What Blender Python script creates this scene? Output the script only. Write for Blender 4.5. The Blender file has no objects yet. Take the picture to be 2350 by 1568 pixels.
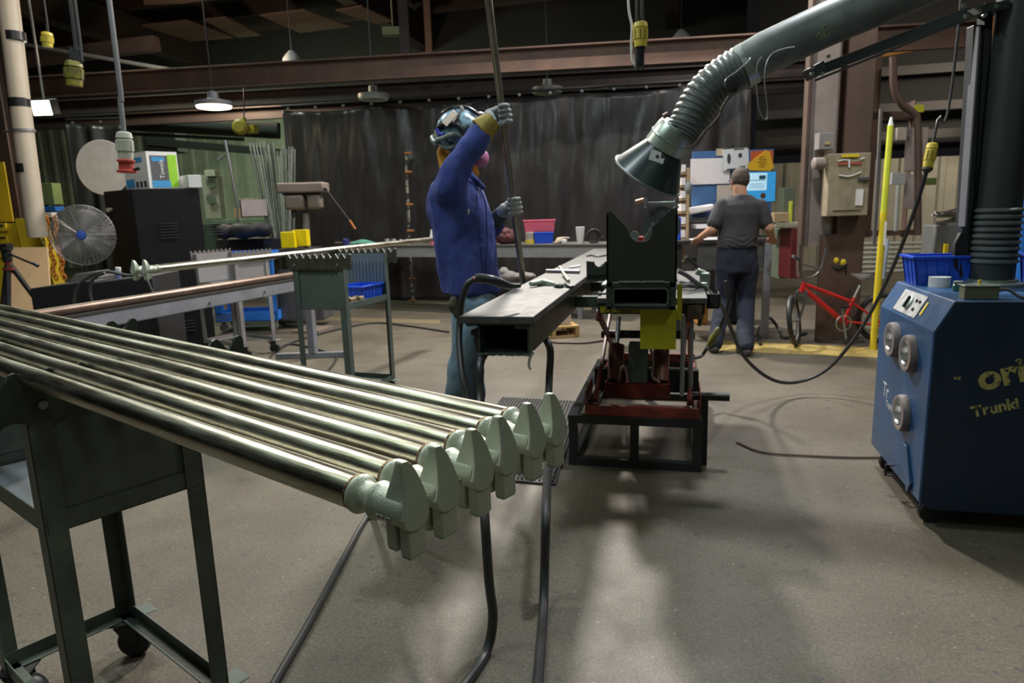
import bpy, bmesh, math, random
from mathutils import Vector, Matrix, noise
from math import sin, cos, pi, radians, atan2, hypot
random.seed(7)
S = bpy.context.scene
COL = S.collection
V = Vector
# ------------------------------------------------------------------ camera
F = 1567.0
CAMH = 1.35
cam_d = bpy.data.cameras.new('camera'); cam = bpy.data.objects.new('camera', cam_d); COL.objects.link(cam)
cam_d.sensor_width = 36.0; cam_d.lens = 36.0 * F / 2350.0; cam_d.clip_start = 0.02; cam_d.clip_end = 200
ROT = Matrix.Rotation(radians(13.8), 3, 'Z') @ Matrix.Rotation(pi/2 - radians(10.8), 3, 'X') @ Matrix.Rotation(radians(-1.75), 3, 'Z')
cam.matrix_world = Matrix.Translation((0, 0, CAMH)) @ ROT.to_4x4()
cam_d.dof.use_dof = True; cam_d.dof.focus_distance = 1.0; cam_d.dof.aperture_fstop = 10.0
S.camera = cam
S.view_settings.view_transform = 'Standard'; S.view_settings.look = 'None'
S.view_settings.gamma = 1.0; S.view_settings.use_curve_mapping = False
S.view_settings.exposure = 0.0
# ------------------------------------------------------------------ world
wd = bpy.data.worlds.new('world'); S.world = wd; wd.use_nodes = True
wd.node_tree.nodes['Background'].inputs[0].default_value = (0.85, 0.9, 1.0, 1)
wd.node_tree.nodes['Background'].inputs[1].default_value = 0.007
# ------------------------------------------------------------------ lights
def area(name, loc, target, power, sx, sy, col):
    l = bpy.data.lights.new(name, 'AREA'); l.shape = 'RECTANGLE'; l.size = sx; l.size_y = sy; l.energy = power; l.color = col
    o = bpy.data.objects.new(name, l); COL.objects.link(o); o.location = loc
    o.rotation_euler = (V(target) - V(loc)).to_track_quat('-Z', 'Y').to_euler(); return o
area('bay_light_back', (-1.7, 8.4, 5.1), (-0.1, 2.6, 0), 560, 0.38, 0.38, (1.0, 0.93, 0.84))
area('bay_light_left', (-5.0, 5.2, 5.4), (-2.4, 3.2, 0), 120, 1.6, 0.5, (1.0, 0.94, 0.82))
area('bay_light_near', (-3.2, 1.0, 4.9), (-1.4, 2.0, 0), 44, 3.0, 1.3, (0.80, 1.0, 0.82))
area('bay_light_rear_a', (0.6, -2.6, 4.9), (-0.4, 1.8, 0.6), 5, 1.6, 0.4, (0.86, 1.0, 0.88))
area('added_fill_right', (3.6, 4.4, 5.3), (1.7, 7.2, 0.8), 80, 1.2, 0.4, (1.0, 0.9, 0.78))  # added fill, brightens the camera side of the right column
area('bay_light_desk', (0.8, 9.4, 4.6), (0.9, 8.2, 1.0), 90, 1.2, 0.4, (1.0, 0.95, 0.9))
area('bay_light_far_left', (-9.5, 12.5, 4.3), (-9.0, 16.0, -1.5), 300, 1.2, 0.5, (0.78, 1.0, 0.74))
area('bay_light_far_left_b', (-7.6, 8.6, 5.0), (-7.4, 9.6, 0.6), 100, 1.0, 0.5, (0.85, 1.0, 0.85))
area('bay_light_far_right', (5.5, 12.0, 3.6), (5.0, 15.5, 0.2), 100, 1.2, 0.4, (1.0, 0.9, 0.74))
area('added_fill_right_near', (2.4, -1.2, 5.0), (-0.3, 1.0, 0.9), 30, 0.9, 0.4, (0.84, 1.0, 0.86))  # added fill for the end faces of the forged heads
area('bay_light_lift', (0.35, 4.9, 5.6), (0.3, 3.2, 0), 210, 0.4, 0.3, (0.92, 0.98, 1.0))
area('added_fill_welder', (-2.6, 1.8, 5.2), (-1.3, 3.8, 1.0), 75, 0.5, 0.5, (0.8, 0.9, 1.0))  # added fill from the camera side for the welder's jeans
# ------------------------------------------------------------------ helpers
RIGHT = V((cos(radians(13.8)), sin(radians(13.8)), 0)); FWD = V((-sin(radians(13.8)), cos(radians(13.8)), 0)); UP = V((0, 0, 1))
def D(px, py, d):
    """point seen at a photograph pixel, on the upright plane d metres in front of the camera"""
    r = ROT @ V(((px-1175)/F, -(py-784)/F, -1.0)); return V((0, 0, CAMH)) + r * (d/r.dot(FWD))
def PZ(px, py, z):
    r = ROT @ V(((px-1175)/F, -(py-784)/F, -1.0)); return V((0, 0, CAMH)) + r * ((z-CAMH)/r.z)
def PY(px, py, y):
    r = ROT @ V(((px-1175)/F, -(py-784)/F, -1.0)); return V((0, 0, CAMH)) + r * (y/r.y)

def wloc(o):
    p = V((0, 0, 0))
    while o is not None:
        p += o.location; o = o.parent
    return p
def fr(x, y=None, z=None, o=(0, 0, 0)):
    """frame matrix from axes"""
    x = V(x).normalized()
    if z is None:
        y = V(y); z = x.cross(y).normalized(); y = z.cross(x).normalized()
    else:
        z = V(z); y = z.cross(x).normalized(); z = x.cross(y).normalized()
    m = Matrix((x, y, z)).transposed().to_4x4(); m.translation = V(o); return m
class MB:
    def __init__(s, M=None): s.bm = bmesh.new(); s.M = M or Matrix.Identity(4)
    def _add(s, vs, fs):
        n = [s.bm.verts.new(s.M @ V(v)) for v in vs]
        for f in fs:
            try: s.bm.faces.new([n[i] for i in f])
            except ValueError: pass
        return s
    def box(s, a, b):
        x0, x1 = sorted((a[0], b[0])); y0, y1 = sorted((a[1], b[1])); z0, z1 = sorted((a[2], b[2]))
        return s._add([(x0,y0,z0),(x1,y0,z0),(x1,y1,z0),(x0,y1,z0),(x0,y0,z1),(x1,y0,z1),(x1,y1,z1),(x0,y1,z1)],
                      [(0,3,2,1),(4,5,6,7),(0,1,5,4),(1,2,6,5),(2,3,7,6),(3,0,4,7)])
    def cbox(s, c, d, rz=0, m=None):
        m = m or (Matrix.Translation(V(c)) @ Matrix.Rotation(rz, 4, 'Z'))
        x, y, z = d[0]/2, d[1]/2, d[2]/2
        vs = [m @ V(v) for v in [(-x,-y,-z),(x,-y,-z),(x,y,-z),(-x,y,-z),(-x,-y,z),(x,-y,z),(x,y,z),(-x,y,z)]]
        return s._add(vs, [(0,3,2,1),(4,5,6,7),(0,1,5,4),(1,2,6,5),(2,3,7,6),(3,0,4,7)])
    def bar(s, p, q, w, h, up=(0, 0, 1)):
        p, q = V(p), V(q); d = q - p; m = fr(d, None, up, (p+q)/2); return s.cbox(None, (d.length, w, h), m=m)
    def hexa(s, b4, t4):
        return s._add(list(b4)+list(t4), [(3,2,1,0),(4,5,6,7),(0,1,5,4),(1,2,6,5),(2,3,7,6),(3,0,4,7)])
    def cyl(s, p, q, r, r2=None, n=16, cap=True):
        p, q = V(p), V(q); r2 = r if r2 is None else r2; d = (q-p).normalized()
        a = d.orthogonal().normalized(); b = d.cross(a)
        vs = [p + (a*cos(2*pi*i/n)+b*sin(2*pi*i/n))*r for i in range(n)] + [q + (a*cos(2*pi*i/n)+b*sin(2*pi*i/n))*r2 for i in range(n)]
        fs = [(i, (i+1) % n, n+(i+1) % n, n+i) for i in range(n)]
        if cap: fs += [tuple(range(n-1, -1, -1)), tuple(range(n, 2*n))]
        return s._add(vs, fs)
    def tube(s, pts, r, n=8, cap=True, rf=None):
        pts = [V(p) for p in pts]; up = None; vs = []; L = len(pts)
        for i, p in enumerate(pts):
            t = (pts[min(i+1, L-1)] - pts[max(i-1, 0)]).normalized()
            up = t.orthogonal().normalized() if up is None else (up - t*up.dot(t)).normalized()
            b = t.cross(up); rr = rf(i/(L-1)) if rf else r
            vs += [p + (up*cos(2*pi*k/n)+b*sin(2*pi*k/n))*rr for k in range(n)]
        fs = [(i*n+k, i*n+(k+1) % n, (i+1)*n+(k+1) % n, (i+1)*n+k) for i in range(L-1) for k in range(n)]
        if cap: fs += [tuple(range(n-1, -1, -1)), tuple(range((L-1)*n, L*n))]
        return s._add(vs, fs)
    def lathe(s, prof, o=(0, 0, 0), ax=(0, 0, 1), n=24, sx=1, sy=1, xa=None):
        ax = V(ax).normalized(); o = V(o); a = V(xa).normalized() if xa else ax.orthogonal().normalized(); b = ax.cross(a)
        vs = [o + ax*h + a*(cos(2*pi*k/n)*max(r, 1e-5)*sx) + b*(sin(2*pi*k/n)*max(r, 1e-5)*sy) for h, r in prof for k in range(n)]
        L = len(prof)
        fs = [(i*n+k, i*n+(k+1) % n, (i+1)*n+(k+1) % n, (i+1)*n+k) for i in range(L-1) for k in range(n)]
        fs += [tuple(range(n-1, -1, -1)), tuple(range((L-1)*n, L*n))]
        return s._add(vs, fs)
    def prism(s, poly, m, t0, t1, sc=None):
        """2-D polygon in the frame's x,z plane, extruded along its y from t0 to t1"""
        n = len(poly); sc = sc or (lambda x, z: (x, z))
        vs = [m @ V((x, t0, z)) for x, z in poly] + [m @ V((sc(x, z)[0], t1, sc(x, z)[1])) for x, z in poly]
        return s._add(vs, [(i, (i+1) % n, n+(i+1) % n, n+i) for i in range(n)] + [tuple(range(n-1, -1, -1)), tuple(range(n, 2*n))])
    def ell(s, c, r, m=None, n=14):
        c = V(c); r = (r, r, r) if isinstance(r, (int, float)) else r; vs = []; fs = []
        k = n//2
        R = m or Matrix.Identity(3)
        vs.append(c + R @ V((0, 0, -r[2])))
        for i in range(1, k):
            t = -pi/2 + pi*i/k
            vs += [c + R @ V((r[0]*cos(t)*cos(2*pi*j/n), r[1]*cos(t)*sin(2*pi*j/n), r[2]*sin(t))) for j in range(n)]
        vs.append(c + R @ V((0, 0, r[2])))
        for j in range(n): fs.append((0, 1+(j+1) % n, 1+j))
        for i in range(k-2):
            a = 1+i*n; fs += [(a+j, a+(j+1) % n, a+n+(j+1) % n, a+n+j) for j in range(n)]
        a = 1+(k-2)*n
        for j in range(n): fs.append((a+j, a+(j+1) % n, len(vs)-1))
        return s._add(vs, fs)
    def cap(s, p, q, r, r2=None, n=14):
        r2 = r if r2 is None else r2
        s.ell(p, r, n=n); s.ell(q, r2, n=n); return s.cyl(p, q, r, r2, n=n)
    def grid(s, f, nu, nv, closed=False):
        vs = [f(i/nu, j/nv) for j in range(nv+1) for i in range(nu+1)]; w = nu+1
        return s._add(vs, [(j*w+i, j*w+i+1, (j+1)*w+i+1, (j+1)*w+i) for j in range(nv) for i in range(nu)])
    def build(s, name, mat, parent=None, bevel=0, smooth=35, mods=None, solid=0):
        bm = s.bm
        bmesh.ops.recalc_face_normals(bm, faces=bm.faces)
        base = wloc(parent)
        if base.length > 0: bmesh.ops.translate(bm, verts=bm.verts, vec=-base)
        me = bpy.data.meshes.new(name); bm.to_mesh(me); bm.free()
        if isinstance(mat, (list, tuple)):
            for m_ in mat: me.materials.append(m_)
        else: me.materials.append(mat)
        if smooth:
            me.polygons.foreach_set('use_smooth', [True]*len(me.polygons))
            me.set_sharp_from_angle(angle=radians(smooth))
        o = bpy.data.objects.new(name, me); COL.objects.link(o); o.parent = parent
        if solid:
            q = o.modifiers.new('solid', 'SOLIDIFY'); q.thickness = solid; q.offset = 0
        if bevel:
            q = o.modifiers.new('bevel', 'BEVEL'); q.width = bevel; q.segments = 2; q.limit_method = 'ANGLE'; q.angle_limit = radians(40); q.harden_normals = False
        return o
def tag(o, label, cat, group=None, kind=None):
    o['label'] = label
    if cat: o['category'] = cat
    if group: o['group'] = group
    if kind: o['kind'] = kind
    return o
def thing(name, label, cat, loc=(0, 0, 0), group=None):
    o = bpy.data.objects.new(name, None); COL.objects.link(o); o.location = loc; o.empty_display_size = 0.1
    return tag(o, label, cat, group)
def struct(o, label=None):
    o['kind'] = 'structure'
    if label: o['label'] = label
    return o
def copy_tree(o, parent=None):
    c = o.copy(); COL.objects.link(c); c.parent = parent
    for ch in list(o.children): copy_tree(ch, c)
    return c
def remesh(mb, vox, name, mat, parent=None, smooth_it=6, disp=None):
    """fuse the overlapping closed shapes of a builder into one continuous skin"""
    o = mb.build('tmp', mat, None, smooth=0)
    r = o.modifiers.new('r', 'REMESH'); r.mode = 'VOXEL'; r.voxel_size = vox; r.use_smooth_shade = True
    q = o.modifiers.new('s', 'SMOOTH'); q.iterations = smooth_it; q.factor = 0.5
    dg = bpy.context.evaluated_depsgraph_get(); dg.update()
    me = bpy.data.meshes.new_from_object(o.evaluated_get(dg)); bpy.data.objects.remove(o)
    if disp:
        ns = [v.normal.copy() for v in me.vertices]
        for v, n in zip(me.vertices, ns): v.co = v.co + n * disp(v.co, n)
    me.name = name
    b = wloc(parent)
    if b.length > 0: me.transform(Matrix.Translation(-b))
    me.polygons.foreach_set('use_smooth', [True]*len(me.polygons))
    o = bpy.data.objects.new(name, me); COL.objects.link(o); o.parent = parent
    if not me.materials: me.materials.append(mat)
    return o
def text(body, size, m, mat, name, parent, extrude=0.001, bold=False, align='CENTER', xs=1.0, off=0.0):
    c = bpy.data.curves.new('txt', 'FONT'); c.body = body; c.size = size; c.extrude = extrude; c.align_x = align; c.offset = off
    t = bpy.data.objects.new('txt', c); COL.objects.link(t)
    dg = bpy.context.evaluated_depsgraph_get(); dg.update()
    me = bpy.data.meshes.new_from_object(t.evaluated_get(dg)); bpy.data.objects.remove(t)
    me.transform(m @ Matrix.Diagonal((xs, 1, 1, 1))); b = wloc(parent)
    me.transform(Matrix.Translation(-b)); me.materials.clear(); me.materials.append(mat); me.name = name
    o = bpy.data.objects.new(name, me); COL.objects.link(o); o.parent = parent; return o
def bez(ps, n=12):
    """smooth curve through points"""
    ps = [V(p) for p in ps]; q = [ps[0]*2-ps[1]] + ps + [ps[-1]*2-ps[-2]]; out = []
    for i in range(1, len(q)-2):
        a, b, c, d = q[i-1:i+3]
        for k in range(n):
            t = k/n; out.append(0.5*((2*b)+(c-a)*t+(2*a-5*b+4*c-d)*t*t+(3*b-a-3*c+d)*t**3))
    return out + [ps[-1]]
# ------------------------------------------------------------------ materials
def mat(name, col, rough=0.5, metal=0.0, n2=None, ns=8.0, amt=0.5, bump=0.0, bs=60.0, spec=0.5, emit=None, es=1.0, stretch=None, rvar=0.0, alpha=None, lo=0.38, hi=0.68):
    m = bpy.data.materials.new(name); m.use_nodes = True; nt = m.node_tree; N = nt.nodes; L = nt.links
    b = N['Principled BSDF']; b.inputs['Roughness'].default_value = rough; b.inputs['Metallic'].default_value = metal
    b.inputs['Specular IOR Level'].default_value = spec
    tc = N.new('ShaderNodeTexCoord'); mp = N.new('ShaderNodeMapping'); L.new(tc.outputs['Object'], mp.inputs[0])
    if stretch: mp.inputs['Scale'].default_value = stretch[0:3]
    if stretch and len(stretch) > 3: mp.inputs['Rotation'].default_value = (0, 0, stretch[3])
    n = N.new('ShaderNodeTexNoise'); n.inputs['Scale'].default_value = ns; n.inputs['Detail'].default_value = 6; n.inputs['Roughness'].default_value = 0.65
    L.new(mp.outputs[0], n.inputs['Vector'])
    r = N.new('ShaderNodeValToRGB'); r.color_ramp.elements[0].position = lo; r.color_ramp.elements[1].position = hi
    c1 = (*col, 1); c2 = (*(n2 or tuple(x*0.72 for x in col)), 1)
    r.color_ramp.elements[0].color = tuple(c1[i]*(1-amt)+c2[i]*amt for i in range(3)) + (1,)
    r.color_ramp.elements[1].color = c1
    L.new(n.outputs['Fac'], r.inputs[0]); L.new(r.outputs[0], b.inputs['Base Color'])
    if rvar:
        mr = N.new('ShaderNodeMapRange'); mr.inputs[3].default_value = rough-rvar; mr.inputs[4].default_value = rough+rvar
        mr.inputs[1].default_value = 0.3; mr.inputs[2].default_value = 0.7
        L.new(n.outputs['Fac'], mr.inputs[0]); L.new(mr.outputs[0], b.inputs['Roughness'])
    if bump:
        n3 = N.new('ShaderNodeTexNoise'); n3.inputs['Scale'].default_value = bs; n3.inputs['Detail'].default_value = 4
        L.new(mp.outputs[0], n3.inputs['Vector'])
        bp = N.new('ShaderNodeBump'); bp.inputs['Strength'].default_value = bump; bp.inputs['Distance'].default_value = 0.01
        L.new(n3.outputs['Fac'], bp.inputs['Height']); L.new(bp.outputs[0], b.inputs['Normal'])
    if emit:
        b.inputs['Emission Color'].default_value = (*emit, 1); b.inputs['Emission Strength'].default_value = es
    if alpha is not None: b.inputs['Alpha'].default_value = alpha
    return m
GREENM = mat('green grey paint', (0.115, 0.15, 0.125), 0.42, 0, (0.05, 0.06, 0.05), 5, 0.8, 0.08, 80, rvar=0.08)
GREEND = mat('dark green paint', (0.050, 0.068, 0.052), 0.36, 0, (0.022, 0.028, 0.02), 9, 0.8, 0.12, 60)
CUTEDGE = mat('flame cut steel', (0.16, 0.17, 0.16), 0.3, 0.7, (0.05, 0.06, 0.05), 60, 0.8, 0.8, 90)
STEEL = mat('tube steel', (0.60, 0.60, 0.52), 0.29, 1.0, (0.33, 0.30, 0.22), 14, 0.8, 0.04, 60, rvar=0.07, stretch=(0.35, 5, 5), lo=0.36, hi=0.62)
WELD = mat('weld bead', (0.10, 0.10, 0.12), 0.25, 0.9, (0.5, 0.27, 0.06), 90, 0.7, 0.6, 200)
FORGE = mat('blasted forging', (0.46, 0.50, 0.41), 0.42, 0.28, (0.36, 0.40, 0.31), 18, 0.6, 0.18, 500)
GREYM = mat('grey paint', (0.23, 0.24, 0.27), 0.45, 0, (0.14, 0.14, 0.16), 4, 0.7)
GREYL = mat('light grey paint', (0.36, 0.37, 0.39), 0.5, 0, None, 4, 0.6)
RUBBER = mat('black rubber', (0.02, 0.02, 0.021), 0.5, 0, None, 20, 0.5, 0.1)
CABLE = mat('grey black cable', (0.035, 0.037, 0.036), 0.45, 0, (0.02, 0.02, 0.02), 12, 0.6)
BLACKP = mat('black plastic', (0.018, 0.018, 0.02), 0.35, 0, None, 20, 0.5)
BLACKM = mat('black metal', (0.022, 0.021, 0.023), 0.55, 0, (0.012, 0.012, 0.013), 6, 0.6)
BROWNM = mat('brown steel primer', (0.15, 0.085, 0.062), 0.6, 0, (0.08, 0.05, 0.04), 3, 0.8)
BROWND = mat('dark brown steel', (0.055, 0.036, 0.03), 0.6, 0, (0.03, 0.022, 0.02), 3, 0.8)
REDM = mat('red lift paint', (0.30, 0.045, 0.03), 0.45, 0, (0.09, 0.02, 0.016), 9, 0.8)
YELM = mat('yellow paint', (0.72, 0.55, 0.02), 0.5, 0, (0.5, 0.36, 0.02), 8, 0.5)
YELC = mat('yellow plastic', (0.62, 0.50, 0.05), 0.45, 0, (0.4, 0.3, 0.05), 20, 0.5)
BRIGHT = mat('bright steel', (0.62, 0.63, 0.62), 0.3, 0.9, (0.4, 0.4, 0.4), 30, 0.6)
WHITE = mat('white paint', (0.72, 0.72, 0.72), 0.6, 0, (0.6, 0.6, 0.6), 5, 0.5)
CARD = mat('cardboard', (0.42, 0.30, 0.17), 0.85, 0, (0.34, 0.24, 0.13), 5, 0.6)
WOOD = mat('pallet wood', (0.50, 0.32, 0.12), 0.8, 0, (0.3, 0.18, 0.07), 10, 0.7, stretch=(1, 6, 6))
BLUEP = mat('blue plastic', (0.015, 0.085, 0.62), 0.38, 0, (0.012, 0.06, 0.45), 8, 0.5)
BLUEC = mat('light blue plastic', (0.03, 0.20, 0.72), 0.5, 0, None, 5, 0.5)
LEATHER = mat('yellow leather', (0.30, 0.23, 0.04), 0.8, 0, (0.15, 0.11, 0.02), 25, 0.7)
GLOVE = mat('grey glove leather', (0.36, 0.40, 0.42), 0.75, 0, (0.14, 0.16, 0.17), 28, 0.8, 0.4, 90)
SKIN = mat('skin', (0.48, 0.26, 0.17), 0.55, 0, (0.40, 0.20, 0.13), 12, 0.5)
HAIR = mat('short dark hair', (0.045, 0.03, 0.022), 0.8, 0, (0.09, 0.06, 0.045), 60, 0.7, 0.6, 300)
DENIM = mat('faded blue denim', (0.24, 0.37, 0.47), 0.9, 0, (0.09, 0.15, 0.21), 9, 0.8, 0.3, 160)
SHIRT = mat('blue work shirt', (0.042, 0.068, 0.29), 0.85, 0, (0.024, 0.038, 0.17), 5, 0.7, 0.15, 200)
# shared polymer colours and papers
PAPER = mat('paper', (0.78, 0.73, 0.73), 0.8, 0, (0.68, 0.64, 0.66), 20, 0.6)
INK = mat('dark ink', (0.05, 0.05, 0.06), 0.7)
ORANGE = mat('orange plastic', (0.62, 0.22, 0.03), 0.5)
GALV = mat('galvanised steel', (0.40, 0.47, 0.43), 0.35, 0.75, (0.28, 0.33, 0.30), 9, 0.6)
HOSE = mat('grey green duct hose', (0.13, 0.15, 0.145), 0.42, 0, (0.05, 0.06, 0.055), 12, 0.7)
ARMM = mat('dark green duct paint', (0.030, 0.037, 0.038), 0.5, 0, (0.02, 0.025, 0.025), 6, 0.6)
PVC = mat('cream pipe', (0.62, 0.53, 0.42), 0.5, 0, (0.5, 0.42, 0.33), 3, 0.6)
SILVER = mat('grey conduit', (0.32, 0.32, 0.33), 0.4, 0.5)
# ================================================================== SETTING
# floor
def floor_mat():
    m = bpy.data.materials.new('worn concrete'); m.use_nodes = True; nt = m.node_tree; N = nt.nodes; L = nt.links
    b = N['Principled BSDF']; tc = N.new('ShaderNodeTexCoord')
    def noi(sc, det=5, ro=0.6):
        n = N.new('ShaderNodeTexNoise'); n.inputs['Scale'].default_value = sc; n.inputs['Detail'].default_value = det; n.inputs['Roughness'].default_value = ro
        L.new(tc.outputs['Object'], n.inputs['Vector']); return n
    def ramp(src, p0, c0, p1, c1):
        r = N.new('ShaderNodeValToRGB'); e = r.color_ramp.elements; e[0].position = p0; e[1].position = p1
        e[0].color = (*c0, 1); e[1].color = (*c1, 1); L.new(src, r.inputs[0]); return r
    def mix(a, c, f, mode='MIX'):
        x = N.new('ShaderNodeMix'); x.data_type = 'RGBA'; x.blend_type = mode
        L.new(a, x.inputs[6]); L.new(c, x.inputs[7])
        if isinstance(f, float): x.inputs[0].default_value = f
        else: L.new(f, x.inputs[0])
        return x.outputs[2]
    base = ramp(noi(1.1, 7).outputs['Fac'], 0.3, (0.084, 0.069, 0.051), 0.7, (0.148, 0.129, 0.096))
    fine = ramp(noi(95, 3).outputs['Fac'], 0.36, (0.68, 0.68, 0.68), 0.64, (1.1, 1.1, 1.1))
    c = mix(base.outputs[0], fine.outputs[0], 1.0, 'MULTIPLY')
    spots = ramp(noi(26, 2, 0.5).outputs['Fac'], 0.60, (0, 0, 0), 0.68, (1, 1, 1))
    dk = N.new('ShaderNodeRGB'); dk.outputs[0].default_value = (0.07, 0.065, 0.06, 1)
    sp = N.new('ShaderNodeMath'); sp.operation = 'MULTIPLY'; sp.inputs[1].default_value = 0.85; L.new(spots.outputs[0], sp.inputs[0])
    c = mix(c, dk.outputs[0], sp.outputs[0])
    vor = N.new('ShaderNodeTexVoronoi'); vor.inputs['Scale'].default_value = 16; L.new(tc.outputs['Object'], vor.inputs['Vector'])
    pits = ramp(vor.outputs['Distance'], 0.08, (1, 1, 1), 0.16, (0, 0, 0)); pm = N.new('ShaderNodeMath'); pm.operation = 'MULTIPLY'
    gate = ramp(noi(3.1, 2).outputs['Fac'], 0.5, (0, 0, 0), 0.6, (0.75, 0.75, 0.75))
    L.new(pits.outputs[0], pm.inputs[0]); L.new(gate.outputs[0], pm.inputs[1])
    c = mix(c, dk.outputs[0], pm.outputs[0])
    ls = ramp(noi(60, 2, 0.5).outputs['Fac'], 0.68, (0, 0, 0), 0.74, (0.45, 0.45, 0.45))
    lt = N.new('ShaderNodeRGB'); lt.outputs[0].default_value = (0.42, 0.38, 0.33, 1)
    c = mix(c, lt.outputs[0], ls.outputs[0])
    L.new(c, b.inputs['Base Color'])
    rr = ramp(noi(2.3, 5).outputs['Fac'], 0.3, (0.42, 0.42, 0.42), 0.7, (0.68, 0.68, 0.68)); L.new(rr.outputs[0], b.inputs['Roughness'])
    bp = N.new('ShaderNodeBump'); bp.inputs['Strength'].default_value = 0.25; bp.inputs['Distance'].default_value = 0.004
    L.new(noi(120, 4).outputs['Fac'], bp.inputs['Height']); L.new(bp.outputs[0], b.inputs['Normal'])
    b.inputs['Specular IOR Level'].default_value = 0.4
    return m
struct(MB().box((-22, -6, -0.1), (14, 19, 0)).build('floor', floor_mat(), smooth=0), 'worn brown grey concrete shop floor')
# ceiling
struct(MB().box((-22, -6, 6.6), (14, 19, 6.7)).build('ceiling', mat('roof deck', (0.085, 0.06, 0.05), 0.8, 0, (0.05, 0.035, 0.03), 2, 0.7), smooth=0), 'dark brown roof deck')
def corr(p0, p1, z0, z1, pitch, depth, m, name, label):
    """corrugated sheet wall with real ribs"""
    p0, p1 = V(p0), V(p1); d = (p1-p0); Lr = d.length; d.normalize(); n = V((d.y, -d.x, 0)); k = int(Lr/pitch); pts = []
    for i in range(k):
        for f, o in ((0, 0), (.55, 0), (.65, depth), (.9, depth)): pts.append(p0 + d*(i+f)*pitch + n*o)
    mb = MB(); vs = [V((p.x, p.y, z0)) for p in pts] + [V((p.x, p.y, z1)) for p in pts]; q = len(pts)
    mb._add(vs, [(i, i+1, q+i+1, q+i) for i in range(q-1)])
    return struct(mb.build(name, m, smooth=0, solid=0.004), label)
WG = mat('pale green wall sheet', (0.27, 0.28, 0.21), 0.7, 0, (0.12, 0.15, 0.11), 1.2, 0.7)
WB = mat('beige wall sheet', (0.36, 0.33, 0.255), 0.7, 0, (0.24, 0.22, 0.17), 1.2, 0.7)
WD = mat('dark wall sheet', (0.026, 0.024, 0.022), 0.8, 0, (0.018, 0.017, 0.016), 1.2, 0.7)
corr((-21.5, 18, 0), (1.5, 18, 0), 0, 4.3, 0.45, 0.05, WG, 'wall_back', 'pale green ribbed metal wall at the far left')
corr((1.5, 14.8, 0), (13.5, 14.8, 0), 0, 2.12, 0.34, 0.05, WB, 'wall_partition', 'beige ribbed metal partition at the far right')
struct(MB().box((1.5, 15.2, 2.3), (13.5, 15.3, 6.6)).box((-21.5, 18.1, 4.2), (1.5, 18.2, 6.6)).build('wall_upper', WD, smooth=0))
struct(MB().box((-22, -6, 0), (-21.9, 19, 6.6)).build('wall_left', WD, smooth=0))
struct(MB().box((13.9, -6, 0), (14, 19, 6.6)).build('wall_right', WD, smooth=0))
struct(MB().box((-22, -6.1, 0), (14, -6, 6.6)).build('wall_front', WD, smooth=0))
# horizontal girts on the far right wall and roof framing
tn = 1
def trim(mb, m, label):
    global tn
    o = struct(mb.build('trim_%d' % tn, m, smooth=0), label); tn += 1; return o
for z in (2.45, 2.95, 3.6):
    trim(MB().box((1.6, 14.6, z), (13.4, 14.7, z+0.16)), mat('girt', (0.055, 0.045, 0.04), 0.6), 'wall girt behind the electrical column')
trim(MB().box((5.2, 13.6, 2.72), (10.0, 13.75, 2.98)), mat('tan panel', (0.13, 0.10, 0.08), 0.7), 'tan band on the far right wall')
for i in range(9):   # purlins
    y = 6.5 + i*1.35
    trim(MB().box((-21, y, 6.25), (13.5, y+0.1, 6.6)), BROWND, 'roof purlin')
for x in (-13.0, -6.5, -0.2, 6.2):
    mb = MB(); mb.box((x-0.15, 0, 5.55), (x+0.15, 18, 5.6)).box((x-0.02, 0, 5.6), (x+0.02, 18, 6.2)).box((x-0.15, 0, 6.2), (x+0.15, 18, 6.25))
    trim(mb, BROWND, 'roof girder')
RP = mat('roof light panel', (0.12, 0.07, 0.055), 0.7, 0, None, 1.5, 0.6)
for quad in (((325, 60), (440, 95), (536, 88), (428, 48)), ((466, 46), (546, 87), (600, 82), (518, 41)), ((596, 36), (688, 76), (806, 62), (698, 24)), ((330, 12), (420, 8), (560, -10), (330, -12)), ((770, 25), (860, 55), (905, 50), (830, 15))):
    t4 = [PZ(px, py, 5.5) for px, py in quad]; trim(MB().hexa(t4, [v + UP*0.03 for v in t4]), RP, 'paler brown roof panel between the dark roof beams')
# sloping brace rods on the far left
trim(MB().cyl(D(45, 100, 13), D(420, 165, 12.5), 0.035), SILVER, 'sloping grey brace pipe under the roof')
trim(MB().bar(D(-40, 150, 14), D(360, 100, 13.5), 0.2, 0.25), BROWND, 'roof tie beam')
# yellow painted line on the floor
ym = mat('worn yellow floor paint', (0.45, 0.31, 0.03), 0.7, 0, (0.2, 0.16, 0.10), 22, 0.9)
a, b, c, d = PZ(1650, 782, 0), PZ(2035, 800, 0), PZ(2035, 822, 0), PZ(1650, 806, 0)
q = MB(); q.hexa([v + UP*0.0005 for v in (d, c, b, a)], [v + UP*0.003 for v in (d, c, b, a)])
tag(q.build('floor_line', ym), 'worn yellow painted stripe on the floor under the bicycle wheels', 'floor marking')
a, b, c, d = PZ(690, 726, 0), PZ(1010, 735, 0), PZ(1010, 744, 0), PZ(690, 735, 0)
q = MB(); q.hexa([v + UP*0.0005 for v in (d, c, b, a)], [v + UP*0.003 for v in (d, c, b, a)])
tag(q.build('floor_line', mat('faded floor paint', (0.19, 0.145, 0.06), 0.7, 0, (0.13, 0.11, 0.08), 22, 0.9)), 'faint yellow painted stripe on the floor before the black curtain', 'floor marking')

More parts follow.
